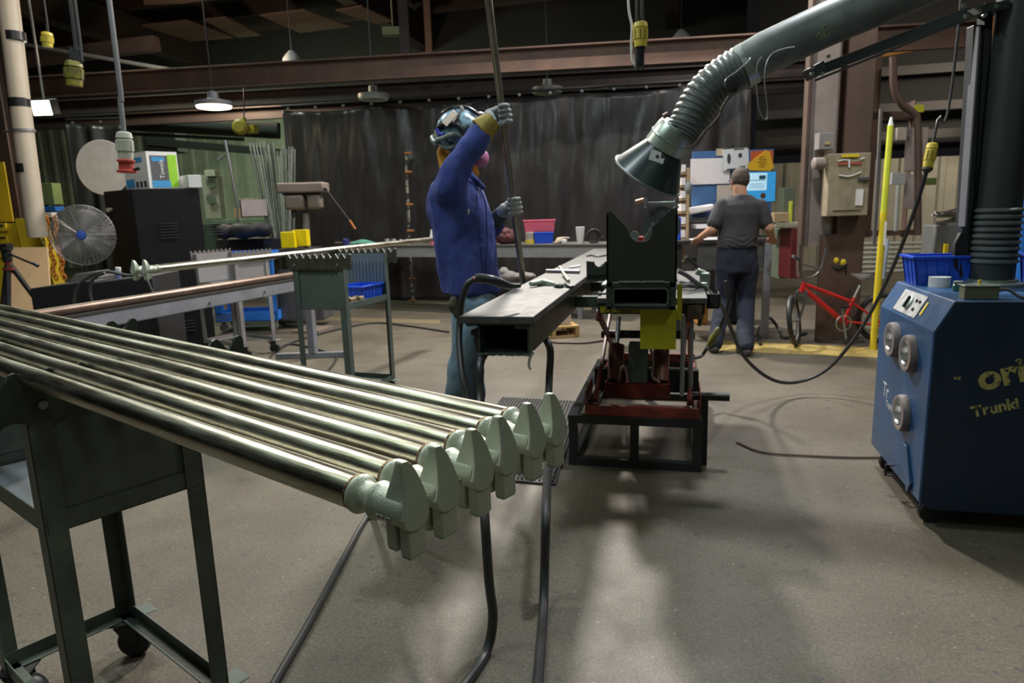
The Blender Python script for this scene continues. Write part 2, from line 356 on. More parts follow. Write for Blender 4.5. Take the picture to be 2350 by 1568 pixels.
# ------------------------------------------------ overhead beams
def ibeam(p, q, h, w, name, label, m, t=0.02):
    p, q = V(p), V(q); o = thing(name, label, 'beam', (p+q)/2); mm = fr(q-p, None, UP, (p+q)/2); L = (q-p).length/2
    MB(mm).box((-L, -t/2, -h/2+t), (L, t/2, h/2-t)).build('web', m, o, smooth=0)
    MB(mm).box((-L, -w/2, h/2-t), (L, w/2, h/2)).build('flange', m, o, smooth=0)
    MB(mm).box((-L, -w/2, -h/2), (L, w/2, -h/2+t)).build('flange', m, o, smooth=0)
    return o
B1a = PZ(0, 182, 3.5); B1b = PZ(1792, 76, 3.5); bd = (B1b-B1a).normalized(); Bd = bd
def chan(p, q, h, w, name, label, m):
    p, q = V(p), V(q); o = thing(name, label, 'beam', (p+q)/2); mm = fr(q-p, None, UP, (p+q)/2); L = (q-p).length/2
    MB(mm).box((-L, -0.01, -h/2), (L, 0.01, h/2)).build('web', m, o, smooth=0)
    MB(mm).box((-L, -w, h/2-0.02), (L, w, h/2)).build('flange', m, o, smooth=0)
    MB(mm).box((-L, -w*.5, -h/2), (L, w*.5, -h/2+0.02)).build('flange', m, o, smooth=0)
    return o
zc = UP*(-0.15)
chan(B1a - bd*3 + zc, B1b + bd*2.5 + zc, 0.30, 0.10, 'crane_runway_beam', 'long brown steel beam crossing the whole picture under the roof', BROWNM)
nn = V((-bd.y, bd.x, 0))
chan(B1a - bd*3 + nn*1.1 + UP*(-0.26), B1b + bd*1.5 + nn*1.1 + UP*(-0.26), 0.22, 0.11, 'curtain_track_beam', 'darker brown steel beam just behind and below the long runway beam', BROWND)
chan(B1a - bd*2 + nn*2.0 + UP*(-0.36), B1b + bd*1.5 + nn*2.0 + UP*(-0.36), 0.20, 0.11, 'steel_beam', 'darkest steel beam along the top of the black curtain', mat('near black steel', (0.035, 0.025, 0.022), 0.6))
for px0, w, lab, m in ((930, 0.14, 'brown steel hanger above the runway beam, left of the raised tube', BROWND), (984, 0.09, 'rusty orange brown hanger just right of the wider brown one', mat('rust hanger', (0.20, 0.09, 0.04), 0.6))):
    p = D(px0+2, 140, 10.6)
    q = MB(); q.cbox((p.x, p.y, 5.0), (w, 0.1, 3.1), radians(12))
    tag(q.build('beam_hanger', m, smooth=0), lab, 'hanger')

# ------------------------------------------------ welding curtain
def curtain(p, q, zt, zb, seed, name, label, amp=0.07, freq=3.2):
    p, q = V(p), V(q); d = q-p; L = d.length; d.normalize(); n = V((d.y, -d.x, 0))
    nu = int(L/0.022); mb = MB()
    def f(u, v):
        s = u*L; ph = noise.noise(V((s*0.55, seed, 0)))*5
        a = amp*(0.55+0.9*abs(noise.noise(V((s*0.35+9, seed, 2)))))
        o = a*sin(s*freq*2+ph*1.6)+0.35*a*sin(s*freq*4.7+ph)
        o += 0.045*noise.noise(V((s*3.3, v*3.2, seed)))+0.018*noise.noise(V((s*11+v*4, v*6-s*3, seed+5)))
        z = zt+(zb-zt)*v; z -= (1-v)*0.05*abs(sin(s*2.1))
        return p + d*s + n*(o*(0.5+0.5*v)+0.06*v) + UP*(z)
    mb.grid(f, nu, 44)
    m = bpy.data.materials.get('black vinyl') or mat('black vinyl', (0.034, 0.031, 0.031), 0.33, 0, (0.022, 0.020, 0.02), 3, 0.8, 0.35, 14, stretch=(1, 1, 0.4), rvar=0.08)
    t = thing(name, label, 'curtain', p)
    c = mb.build('curtain_sheet', m, t, smooth=180, solid=0.003)
    for i in range(int(L/0.45)):
        g = MB(); c0 = p + d*(0.1+i*0.45) + UP*(zt+0.02); g.lathe([(-0.012, 0.02), (0, 0.028), (0.012, 0.02)], c0 - n*0.01, n, 10).build('curtain_hook', SILVER, t)
    g = MB(); g.cyl(p + UP*(zt+0.06), q + UP*(zt+0.06), 0.02, n=8).build('curtain_rod', BLACKM, t)
    return t
ca = V((-5.95, 9.86, 0)); cb = V((0.95, 10.28, 0))
curtain(ca, cb, 2.98, 0.03, 1.3, 'welding_curtain', 'wide black vinyl welding curtain hanging behind the welder')
pl = D(150, 270, 11.5); pl.z = 0
curtain(pl, pl + RIGHT*0.95, 2.95, 0.01, 4.4, 'welding_curtain', 'narrow black vinyl curtain gathered behind the cooling fan', amp=0.12, freq=5)
# vertical insulated line on the curtain
o = thing('marker_pole', 'thin speckled upright line with rusty clips hanging against the black curtain', 'pole', D(940, 560, 10.6))
pts = [D(932, 350, 10.4), D(934, 420, 10.4), D(938, 500, 10.4), D(942, 610, 10.4), D(948, 694, 10.4)]
MB().tube(bez(pts, 6), 0.022, 8).build('line', mat('speckled tape', (0.30, 0.30, 0.23), 0.6, 0, (0.03, 0.03, 0.03), 14, 1.0, lo=0.48, hi=0.52), o)
for py in (352, 395, 470, 530, 640, 690):
    c = D(936+(py-352)*0.035, py, 10.38); MB().cyl(c-RIGHT*0.05, c+RIGHT*0.05, 0.02).build('clip', mat('rust clip', (0.35, 0.14, 0.04), 0.6), o)

# ------------------------------------------------ hanging lamps
def disc_lamp(px, py, d, r, label, lit, squash=0.35):
    c = D(px, py, d); o = thing('high_bay_lamp', label, 'lamp', c, None)
    MB().lathe([(0.0, r*0.98), (0.05*r/0.2, r), (0.3*r, r*0.6), (0.42*r, r*0.3), (0.75*r, r*0.28), (0.8*r, r*0.1)], c, UP, 28).build('lamp_shade', GREYM if lit else mat('lamp grey', (0.26, 0.29, 0.27), 0.4), o)
    m = mat('lamp glow', (1, 1, 1), 0.5, emit=(1.0, 0.82, 0.50), es=14) if lit else mat('unlit lens', (0.42, 0.46, 0.42), 0.3)
    MB().lathe([(-0.16*r, r*0.05), (-0.14*r, r*0.6), (-0.02, r*0.9), (0.0, r*0.93)], c, UP, 28).build('lens', m, o)
    MB().cyl(c+UP*0.75*r, V((c.x, c.y, 6.6)), 0.010, n=6).build('hanger_rod', BLACKM, o)
    return o
disc_lamp(491, 244, 9.6, 0.24, 'lit oval high bay lamp glowing warm white above the black cabinet', True)
l = bpy.data.lights.new('added_roof_fill', 'POINT'); l.energy = 230; l.color = (1.0, 0.72, 0.5); l.shadow_soft_size = 0.15  # added point light without a fixture, brightens the roof panels
lo = bpy.data.objects.new('added_roof_fill', l); COL.objects.link(lo); lo.location = D(491, 222, 11.6)+UP*.3
disc_lamp(858, 226, 10.5, 0.23, 'unlit round lamp hanging over the curtain, left of the welder', False)
disc_lamp(1256, 211, 10.5, 0.23, 'unlit round lamp hanging over the curtain, right of the raised tube', False)
for px, py, d, r, lab in ((671, 140, 12, 0.17, 'small bell shaped pendant lamp standing above the runway beam'), (1563, 92, 12, 0.17, 'small bell shaped pendant lamp above the beam beside the yellow connector')):
    c = D(px, py, d); o = thing('pendant_lamp', lab, 'lamp', c)
    MB().lathe([(-0.12, r), (0.03, r*0.9), (0.1, r*0.6), (0.16, r*0.25)], c, UP, 20).build('lamp_shade', GREYL, o)
    MB().cyl(c+UP*0.15, V((c.x, c.y, 6.6)), 0.008, n=6).build('hanger_rod', BLACKM, o)
c = D(103, 247, 8.9); o = thing('flood_lamp', 'square floodlight shining greenish white at the far left', 'lamp', c)
mm = fr(RIGHT, None, V((0.1, -0.2, 1)), c)
MB(mm).box((-0.12, -0.06, -0.09), (0.12, 0.1, 0.10)).build('lamp_housing', BLACKM, o, bevel=0.01)
MB(mm).box((-0.11, -0.075, -0.085), (0.11, -0.062, 0.085)).build('lens', mat('flood glow', (1, 1, 1), 0.5, emit=(0.80, 1.0, 0.62), es=16), o)
MB().cyl(c+UP*0.1, V((c.x, c.y, 6.6)), 0.015, n=6).build('hanger_rod', SILVER, o)
c = D(902, 74, 12.5); tag(MB(fr(RIGHT, None, UP, c)).box((-0.17, -0.1, -0.06), (0.17, 0.1, 0.07)).cyl((0, 0, .07), (0, 0, 6.6-c.z), .012).build('junction_box', mat('olive box', (0.24, 0.27, 0.16), 0.6), bevel=0.004), 'small olive box fixed under the roof above the runway beam', 'electrical box')

# ------------------------------------------------ columns and pipes
# left brown column and cream pipe
c = PZ(30, 560, 0.9); c = D(20, 480, 9.0)
o = thing('steel_column', 'brown steel column at the left edge behind the cream pipe', 'column', (c.x, c.y, 0))
MB().cbox((c.x, c.y, 3.3), (0.28, 0.03, 6.6), radians(14)).cbox((c.x+0.0, c.y+0.12, 3.3), (0.03, 0.24, 6.6), radians(14)).cbox((c.x, c.y+0.25, 3.3), (0.28, 0.03, 6.6), radians(14)).build('column_section', mat('column brown', (0.075, 0.045, 0.035), 0.6, 0, None, 3, 0.6), o, smooth=0)
o = thing('vertical_pipe', 'thick cream coloured vertical pipe with black bands at the left', 'pipe', D(88, 500, 7.4))
pts = [D(4, -160, 7.4), D(18, 0, 7.4), D(36, 150, 7.4), D(56, 320, 7.4), D(80, 500, 7.4), D(88, 545, 7.4)]
MB().tube(pts, 0.095, 20).build('pipe_run', PVC, o)
for a, b_ in ((0.0, 0),):
    pass
for px, py in ((35, 84), (47, 236), (63, 386)):
    p = D(px-3, py-10, 7.4); q2 = D(px, py+10, 7.4); MB().cyl(p, q2, 0.099, n=20).build('pipe_band', BLACKP, o)
p = D(56, 300, 7.4); MB().cyl(D(54, 297, 7.4), D(55, 303, 7.4), 0.105, n=20).cyl(D(10, 302, 7.6), D(55, 300, 7.4), 0.012).build('pipe_strap', SILVER, o)
# ================================================================== FORGED END TUBES
def make_tube(origin, ang, length, z, label, group, scuff=False):
    """origin = weld end of the pipe; ang = direction in which the pipe runs away from the forged head"""
    u = V((cos(ang), sin(ang), 0)); a = -u                     # a points out of the forged head
    o0 = V((origin[0], origin[1], z)); root = thing('forged_tube', label, 'steel tube', o0, group)
    turn = atan2(a.y, a.x); a = V((1, 0, 0)); s = V((0, 1, 0))       # built along x, turned at the end
    MF = Matrix((a, s, UP)).transposed().to_4x4(); MF.translation = o0      # x=a, y=s, z=up
    q = MB(MF); q.cyl((-length, 0, 0), (0, 0, 0), 0.0200, n=40); q.build('pipe', STEEL, root)
    q = MB(MF); q.lathe([(-0.0012, 0.0196), (0, 0.0208), (0.0020, 0.0207), (0.0032, 0.0196)], (0, 0, 0), (1, 0, 0), 36); q.build('weld_ring', WELD, root)
    q = MB(MF)
    q.lathe([(0.003, 0.019), (0.0045, 0.0215), (0.008, 0.0222), (0.012, 0.0205), (0.0145, 0.0175), (0.017, 0.0155), (0.030, 0.0152), (0.0335, 0.0170), (0.0355, 0.0203),
             (0.0385, 0.0217), (0.0415, 0.0206), (0.044, 0.0191), (0.050, 0.0188), (0.086, 0.0188), (0.0885, 0.0175)], (0, 0, 0), (1, 0, 0), 36)
    head = q.build('forged_head', FORGE, root, smooth=50)
    # the horn plate: outline in the side/up plane, thicker at the bottom than at the tip
    out = [(-0.0182, -0.003), (-0.0155, 0.006), (-0.0128, 0.014), (-0.0100, 0.036), (-0.0082, 0.0530), (-0.0070, 0.0545), (0.0010, 0.0540), (0.0055, 0.0495), (0.0100, 0.041), (0.0142, 0.030),
           (0.0176, 0.017), (0.0192, 0.003), (0.0194, -0.006), (0.0165, -0.0125), (0.0105, -0.0175), (0.0, -0.0198), (-0.0095, -0.0175), (-0.0155, -0.0120)]
    def t_back(zz):
        if zz < 0.010: return 0.078
        return 0.0585 + 0.0155*min(1, (zz-0.010)/0.043)**.8
    def t_front(zz): return 0.0935 if zz < 0.002 else 0.0935-0.0095*((zz-0.002)/0.052)**1.2
    q = MB(MF); n = len(out)
    ins = [(y*0.94, zz*0.985 if zz > 0 else zz*0.93) for y, zz in out]
    r1 = [(t_back(zz)+0.0005, y*0.95, zz*0.985) for y, zz in out]; r2 = [(t_back(zz)+0.0018, y, zz) for y, zz in out]
    r3 = [(t_front(zz)-0.0014, y, zz) for y, zz in out]; r4 = [(t_front(zz), y2, z2) for (y, zz), (y2, z2) in zip(out, ins)]
    fs = [(k*n+i, k*n+(i+1) % n, (k+1)*n+(i+1) % n, (k+1)*n+i) for k in range(3) for i in range(n)] + [tuple(range(n-1, -1, -1)), tuple(range(3*n, 4*n))]
    q._add(r1+r2+r3+r4, fs)
    q.build('forged_horn', FORGE, root, smooth=28)
    # fork under the head
    q = MB(MF)
    def prong(x0, x1, y0, y1, z0, z1, k=0.0012):
        q.hexa([(x0+k, y0+k, z0), (x1-k, y0+k, z0), (x1-k, y1-k, z0), (x0+k, y1-k, z0)], [(x0, y0, z0+0.003), (x1, y0, z0+0.003), (x1, y1, z0+0.003), (x0, y1, z0+0.003)])
        q.hexa([(x0, y0, z0+0.003), (x1, y0, z0+0.003), (x1, y1, z0+0.003), (x0, y1, z0+0.003)], [(x0, y0, z1), (x1, y0, z1), (x1, y1, z1), (x0, y1, z1)])
    prong(0.056, 0.071, -0.010, 0.010, -0.047, -0.012); prong(0.0755, 0.0905, -0.009, 0.0150, -0.052, -0.016); prong(0.066, 0.078, -0.004, 0.006, -0.042, -0.012)
    q.build('fork_prongs', FORGE, root, smooth=30, bevel=0.0016)
    # raised letters on the side that faces the camera
    yv = UP*0.86 + s*(-0.50); yv.normalize(); nn_ = -s*0.86 - UP*0.5; nn_.normalize(); xv = yv.cross(nn_)
    if xv.dot(a) < 0: xv = -xv
    tm = Matrix((xv, yv, xv.cross(yv))).transposed().to_4x4()
    tm.translation = o0 + a*0.0640 + nn_*0.0186
    text('TT JT', 0.0098, tm, mat('letter edge', (0.22, 0.24, 0.20), 0.5, 0.5) if 'letter edge' not in bpy.data.materials else bpy.data.materials['letter edge'], 'stamped_lettering', root, extrude=0.0006)
    root.rotation_euler = (0, 0, turn)
    return root
TUBES = [((820, 1130), 155.2), ((897, 1093), 154.8), ((981, 1053), 154.6), ((1043, 1022), 154.4), ((1111, 990), 154.3), ((1164, 966), 154.2)]
TZ = 1.05
lab6 = ['nearest of the six steel tubes, its forged head hanging lowest in front', 'second steel tube from the front, with dark scuffs along its top', 'third steel tube from the front, in the middle of the row',
        'fourth steel tube from the front, just behind the middle of the row', 'fifth steel tube from the front, next to the farthest one', 'farthest of the six steel tubes, its forged head highest and to the right']
for i, (p, an) in enumerate(TUBES):
    q = PZ(*p, TZ); make_tube((q.x, q.y), radians(an), 3.6, TZ, lab6[i], 'forged tubes laid side by side on the near rack cart')

# ================================================================== RACK CARTS
def caster(root, x, y, M, big=0.05, rot=0.4):
    c = M @ V((x, y, 0)); c.z = 0
    k = MB(); mm = Matrix.Translation((c.x, c.y, 0)) @ Matrix.Rotation(rot, 4, 'Z')
    k.M = mm
    k.box((-0.045, -0.035, 0.118), (0.045, 0.035, 0.124)).cyl((0, 0, 0.10), (0, 0, 0.12), 0.022)
    for s_ in (-1, 1): k._add([(-.03, s_*.022, .11), (.03, s_*.022, .11), (.035, s_*.022, .05), (.01, s_*.022, .04), (-.03, s_*.026, .11), (.03, s_*.026, .11), (.035, s_*.026, .05), (.01, s_*.026, .04)], [(0,1,2,3),(7,6,5,4),(0,4,5,1),(1,5,6,2),(2,6,7,3),(3,7,4,0)])
    f = k.build('caster', SILVER if root.name.startswith('x') else BLACKM, root)
    w = MB(mm); w.lathe([(-0.018, 0.035), (-0.018, 0.045), (-0.010, 0.0495), (0.010, 0.0495), (0.018, 0.045), (0.018, 0.035)], (0.02, 0, 0.05), (0, 1, 0), 24).build('wheel', RUBBER, f)
def rack_cart(ox, oy, ang, W, L, zs, label, mat_main, mat_plate, left_over=0.06, right_over=0.135, ribs=True, name='rack_cart', npit=0.062, saddles=True, light=False):
    M = Matrix.Translation((ox, oy, 0)) @ Matrix.Rotation(ang, 4, 'Z')
    root = thing(name, label, 'cart', (M @ V((W/2, L/2, 0))))
    zb, zp, zt = 0.125, 0.70*zs, 1.025*zs; fl = 0.045; t = 0.004
    for (x, y, sx, sy) in ((0, 0, 1, 1), (W, 0, -1, 1), (0, L, 1, -1), (W, L, -1, -1)):
        q = MB(M); q.box((x, y, zb), (x+sx*fl, y+sy*t, zt)); q.box((x, y, zb), (x+sx*t, y+sy*fl, zt)); q.build('leg', mat_main, root, smooth=0, bevel=0.001)
    def rail(a, b, z0, z1, inward, nm='rail'):
        q = MB(M); a, b = V(a), V(b); d = (b-a).normalized(); n = V(inward)
        for (u0, u1, v0, v1) in ((0, t, z0, z1), (0, fl*0.8, z0, z0+t) if nm == 'rail' else (0, fl*.8, z1-t, z1)):
            p = [a+n*u0, b+n*u0, b+n*u1, a+n*u1]; q.hexa([V((k.x, k.y, v0)) for k in p], [V((k.x, k.y, v1)) for k in p])
        q.build(nm, mat_main, root, smooth=0, bevel=0.001)
    e = 0.0045
    for (a, b, n) in (((0, e, 0), (W, e, 0), (0, 1, 0)), ((e, 0, 0), (e, L, 0), (1, 0, 0)), ((W-e, 0, 0), (W-e, L, 0), (-1, 0, 0)), ((0, L-e, 0), (W, L-e, 0), (0, -1, 0))):
        rail(a, b, zp, zp+0.045, n)
    for (a, b, n) in (((e, 0, 0), (e, L, 0), (1, 0, 0)), ((W-e, 0, 0), (W-e, L, 0), (-1, 0, 0)), ((0, L-e, 0), (W, L-e, 0), (0, -1, 0))):
        rail(a, b, zb, zb+0.04, n, 'rail')
    MB(M).box((fl*.5, 0.010, zp+0.02), (W-fl*.5, 0.014, zt)).build('front_panel', mat_main, root, smooth=0)
    q = MB(M)
    if ribs:
        k = int((W-0.08)/0.026)
        q.box((fl*.5, L-0.014, zp+0.04), (W-fl*.5, L-0.011, zt))
        for i in range(k): q.cyl((0.04+i*(W-0.08)/(k-1), L-0.018, zp+0.05), (0.04+i*(W-0.08)/(k-1), L-0.018, zt-0.05), 0.007, n=8)
    else: q.box((fl*.5, L-0.014, zp+0.04), (W-fl*.5, L-0.010, zt))
    q.build('back_panel', mat('blue grey ribs', (0.17, 0.215, 0.24), 0.5) if light else mat_main, root, smooth=30)
    MB(M).box((0.006, 0.016, zp+0.002), (W-0.006, L-0.016, zp+0.007)).build('shelf', mat('shelf steel', (0.30, 0.33, 0.36), 0.4, 0.3, None, 5, 0.7), root, smooth=0)
    if saddles:
        for sy, nm in ((-0.012, 'f'), (L, 'b')):
            x0, x1 = -left_over, W+right_over; z0 = zt-0.075; zv = 1.030*zs-(0 if zs == 1 else 0.0); n = int(round((x1-x0)/npit)); pts = []
            st = 14*n; rr = random.Random(3 if nm == 'f' else 8)
            for i in range(st+1):
                x = x0+(x1-x0)*i/st; ph = (x-SADDLE_PH)/npit; w = 0.5-0.5*cos(2*pi*ph); pts.append((x, zv+0.030*w**0.8+rr.uniform(-.0008, .0008)))
            for i in range(st, -1, -1):
                x = x0+(x1-x0)*i/st; pts.append((x, z0+0.010*abs(sin(pi*x/0.05))+rr.uniform(-.001, .001)))
            q = MB(M); q.prism(pts, Matrix.Identity(4), sy, sy+0.012)
            sd = q.build('notched_saddle', [mat_plate, CUTEDGE], root, smooth=25)
            for f in sd.data.polygons:
                if abs(f.normal.z) > 0.5: f.material_index = 1
            for bx in (0.03, W-0.03):
                yy = sy-0.006 if nm == 'f' else sy+0.012
                MB(M).cyl((bx, yy, z0+0.037), (bx, yy+0.006, z0+0.037), 0.009, n=6 if nm == 'b' else 14).build('bolt', SILVER, root)
    for (x, y) in ((0.03, 0.03), (W-0.03, 0.03), (0.03, L-0.03), (W-0.03, L-0.03)):
        caster(root, x, y, M)
    for (x, y) in ((W, 0), (W, L)):
        MB(M).box((W-0.02, (y if y == 0 else L-0.05)-0.01, zb-0.001), (W+0.055, (y if y == 0 else L-0.05)+0.06, zb+0.004)).build('caster_plate', mat_main, root, bevel=0.004)
    return root, M, zp
# notch phase of the near cart so the tubes lie in the notches
c1 = (-1.294, 1.072, radians(64.95))
p = PZ(*TUBES[0][0], TZ); u = V((cos(radians(155)), sin(radians(155)), 0)); vx = V((cos(c1[2]), sin(c1[2]), 0))
SADDLE_PH = ((p - V((c1[0], c1[1], 0))).dot(vx)) % 0.0605
rack_cart(*c1, 0.35, 0.60, 1.0, 'near green grey rack cart on casters carrying the row of six steel tubes', GREENM, GREEND, npit=0.0605, ribs=False)
SADDLE_PH = 0.0
g2 = mat('green grey paint far', (0.115, 0.145, 0.125), 0.5, 0, (0.08, 0.1, 0.09), 5, 0.8)
rc2, M2, zp2 = rack_cart(-2.533, 4.151, radians(-6.7), 0.40, 0.58, 1.05, 'second rack cart behind, with a blue bin and blocks on its shelf', g2,
          mat('saddle brown green', (0.07, 0.07, 0.045), 0.5, 0, (0.03, 0.03, 0.02), 20, 0.7), left_over=0.14, right_over=0.07, npit=0.054, light=True)
# the two tubes on the second cart
z2 = 1.0815+0.0205
for i, (xl, lab) in enumerate(((-0.108, 'long steel tube on the second cart, left one of the pair'), (-0.054, 'long steel tube on the second cart, right one of the pair'))):
    a = M2 @ V((xl, 0, 0)); e = M2 @ V((xl, -1.06+0.02*i, 0)); make_tube((e.x, e.y), radians(83.3), 3.7, z2+0.001, lab, 'steel tubes on the second cart')
# blue bin and blocks on the second cart shelf
def bin_box(M, L, W, H, label, m=BLUEP, name='storage_bin', group=None, taper=0.9, z0=0.0):
    root = thing(name, label, 'bin', M.translation, group); q = MB(M); t = 0.004; k = taper
    q.hexa([(-L/2*k, -W/2*k, 0), (L/2*k, -W/2*k, 0), (L/2*k, W/2*k, 0), (-L/2*k, W/2*k, 0)], [(-L/2*k, -W/2*k, t), (L/2*k, -W/2*k, t), (L/2*k, W/2*k, t), (-L/2*k, W/2*k, t)])
    cs = [(-1, -1), (1, -1), (1, 1), (-1, 1)]
    for i in range(4):
        (ax, ay), (bx, by) = cs[i], cs[(i+1) % 4]
        ib = lambda sx, sy, f, e: (sx*(L/2*f-e), sy*(W/2*f-e))
        b4 = [(*ib(ax, ay, k, 0), 0), (*ib(bx, by, k, 0), 0), (*ib(bx, by, k, t), 0), (*ib(ax, ay, k, t), 0)]
        t4 = [(*ib(ax, ay, 1, 0), H), (*ib(bx, by, 1, 0), H), (*ib(bx, by, 1, t), H), (*ib(ax, ay, 1, t), H)]
        q.hexa(b4, t4)
    q.build('bin_body', m, root, smooth=0)
    q = MB(M); e = 0.012
    for (x0, y0, x1, y1) in ((-L/2-e, -W/2-e, L/2+e, -W/2+0.002), (-L/2-e, W/2-0.002, L/2+e, W/2+e), (-L/2-e, -W/2, -L/2+0.002, W/2), (L/2-0.002, -W/2, L/2+e, W/2)):
        q.box((x0, y0, H-0.012), (x1, y1, H))
    q.build('rim', m, root, smooth=0, bevel=0.002)
    q = MB(M); nx = int(L/0.045); ny = int(W/0.045)
    for i in range(nx+1):
        f = -1+2*i/nx
        for s_ in (-1, 1): q.bar((f*L/2*k, s_*W/2*k, 0.0), (f*L/2, s_*(W/2), H-0.01), 0.006, 0.006)
    for i in range(ny+1):
        f = -1+2*i/ny
        for s_ in (-1, 1): q.bar((s_*L/2*k, f*W/2*k, 0.0), (s_*L/2, f*W/2, H-0.01), 0.006, 0.006)
    q.build('ribs', m, root, smooth=0)
    return root
zt2 = zp2+0.0072
Mb = M2 @ Matrix.Translation((0.27, 0.40, zt2)) @ Matrix.Rotation(radians(90), 4, 'Z')
bin_box(Mb, 0.29, 0.20, 0.125, 'open blue plastic bin on the shelf of the second rack cart')
for i, (x, y, r, lab) in enumerate(((0.325, 0.055, 0.1, 'rusty steel block on the cart shelf, nearest the leg'), (0.345, 0.135, -0.1, 'rusty steel block on the cart shelf, middle of three'), (0.36, 0.215, 0.05, 'rusty steel block on the cart shelf, farthest and nearest the bin'))):
    m = bpy.data.materials.get('rusty block') or mat('rusty block', (0.30, 0.19, 0.10), 0.8, 0, (0.09, 0.09, 0.04), 22, 0.9)
    mm = M2 @ Matrix.Translation((x, y, zt2+0.033)) @ Matrix.Rotation(r, 4, 'Z')
    q = MB(mm); q.prism([(-.034, -.033), (.034, -.033), (.034, .02), (.02, .033), (.006, .024), (-.006, .024), (-.02, .033), (-.034, .02)], Matrix.Identity(4), -.03, .03)
    tag(q.build('steel_block', m, bevel=0.003), lab, 'metal block', 'rusty blocks on the second cart')
# third cart (far, grey) -------------------------------------------------
g3 = mat('far cart grey', (0.24, 0.23, 0.235), 0.6, 0, None, 4, 0.5)
a = PZ(535, 806, .125); b = PZ(600, 772, .125)
rack_cart(-4.10, 5.72, radians(72), 0.40, 0.62, 1.0, 'grey rack cart beside the black cabinet, farthest left of the three carts', g3, mat('far saddle', (0.16, 0.145, 0.13), 0.6), left_over=0.03, right_over=0.03, npit=0.05, ribs=False)

# ================================================================== LONG WORK BEAM
BX0, BX1, BY0, BY1, BZ = -0.835, -0.535, 2.535, 7.0, 0.95
o = thing('work_beam', 'long heavy green steel beam table with scratched flat top, reaching to the back bench', 'work table', (-0.68, 4.7, 0.9))
TOPS = mat('scratched steel top', (0.10, 0.10, 0.095), 0.58, 0.1, (0.05, 0.05, 0.047), 9, 0.8, 0.1, 40, stretch=(2, 0.8, 1), rvar=0.09)
MB().box((BX0, BY0, BZ-0.030), (BX1, BY1, BZ)).build('top_plate', [TOPS], o, bevel=0.003, smooth=0)
q = MB(); x0, x1 = BX0+0.072, BX1-0.022; z0, z1 = BZ-0.030-0.117, BZ-0.030; t = 0.007; yb = BY0+0.012
q.box((x0, yb, z0), (x0+t, BY1, z1)); q.box((x1-t, yb, z0), (x1, BY1, z1)); q.box((x0, yb, z0-t), (x1, BY1, z0)); q.box((x0, BY1-0.01, z0), (x1, BY1, z1)); q.box((x0, yb, z1-t), (x1, BY1, z1-0.001))
q.build('box_section', GREEND, o, smooth=0)
q = MB()
random.seed(4)
for i in range(46): q.ell((x0+(x1-x0)*i/45, yb-0.001, z0-t+random.uniform(-.002, .002)), (0.0045, 0.004, 0.0045), n=8)
for i in range(30): q.ell((x0-0.035+(x1-x0+0.02)*i/29, yb+0.0, z1+random.uniform(-.002, .001)), (0.005, 0.004, 0.004), n=8)
q.build('weld_bead', CUTEDGE, o)
q = MB(); q.hexa([(x0-.045, yb, z1-.012), (x0+.01, yb, z1-.008), (x0+.01, yb+.02, z1-.008), (x0-.045, yb+.02, z1-.012)], [(x0-.05, yb, z1), (x0+.01, yb, z1), (x0+.01, yb+.02, z1), (x0-.05, yb+.02, z1)])
q.box((x0+.15, yb-.002, z1-.02), (x1+.004, yb+.01, z1)); q.build('gusset', GREEND, o)
q = MB(); q.cyl((x0-.01, yb+.03, z0+.075), (x0, yb+.03, z0+.075), .022, n=6).cyl((x0-.035, yb+.03, z0+.075), (x0-.01, yb+.03, z0+.075), .012, .018, n=12); q.build('bolt', BLACKM, o)
q = MB(); q.hexa([(x0-.012, yb, z0+.01), (x0, yb, z0-.0), (x0, yb+.03, z0), (x0-.012, yb+.03, z0+.01)], [(x0-.02, yb, z0+.06), (x0, yb, z0+.06), (x0, yb+.03, z0+.06), (x0-.02, yb+.03, z0+.06)]).build('clip', BLACKM, o)
for y, nm in ((3.75, 0), (4.5, 0)):
    MB().box((x1, y, z0+0.01), (-0.335, y+0.06, z0+0.07)).build('cross_arm', GREEND, o, smooth=0)
# notched tab bracket on the right edge
q = MB(); p = PZ(1368, 640, BZ); q.M = Matrix.Translation((BX1-0.005, 4.15, BZ))
pts = [(0, 0), (.16, 0), (.16, .09)] + [(0.08+0.032*cos(t_), 0.085-0.032*abs(sin(t_))) for t_ in [pi*i/10 for i in range(11)]] + [(0, .09)]
q.prism(pts, Matrix.Identity(4), 0, .012).box((0, 0, 0), (0.16, 0.10, 0.005)).box((0, 0.002, -0.006), (0.2, 0.10, 0))
tag(q.build('notched_bracket', GREEND, bevel=.001), 'small green bracket with round notch on the beam edge beside the big V plate', 'bracket')
MB().box((BX1, 4.16, BZ-0.03), (-0.37, 4.24, BZ-0.006)).build('bracket_arm', GREEND, o, smooth=0)
# loose things on the beam top
def small_forging(px, py, ang, lab):
    p = PZ(px, py, BZ+0.018); root = thing('loose_forging', lab, 'metal part', (p.x, p.y, BZ)); M = Matrix.Translation((p.x, p.y, BZ+0.0185)) @ Matrix.Rotation(ang, 4, 'Z'); 
    q = MB(M); q.lathe([(-0.10, 0.005), (-0.097, 0.013), (-0.02, 0.016), (-0.018, 0.0185), (-0.004, 0.0185), (0, 0.015), (0.04, 0.015), (0.05, 0.008)], (0, 0, 0), (1, 0, 0), 20)
    q.build('forging_body', FORGE, root)
    q = MB(M)
    for s_ in (-1, 1): q.hexa([(0.0, s_*.01, -.018), (.03, s_*.01, -.018), (.022, s_*.075, -.018), (.008, s_*.075, -.018)], [(0.0, s_*.01, .012), (.03, s_*.01, .012), (.022, s_*.075, 0.0), (.008, s_*.075, 0.0)])
    q.build('forging_wings', FORGE, root, bevel=.003); return root
small_forging(1243, 648, radians(65), 'small forged fitting with side wings lying on the beam top')
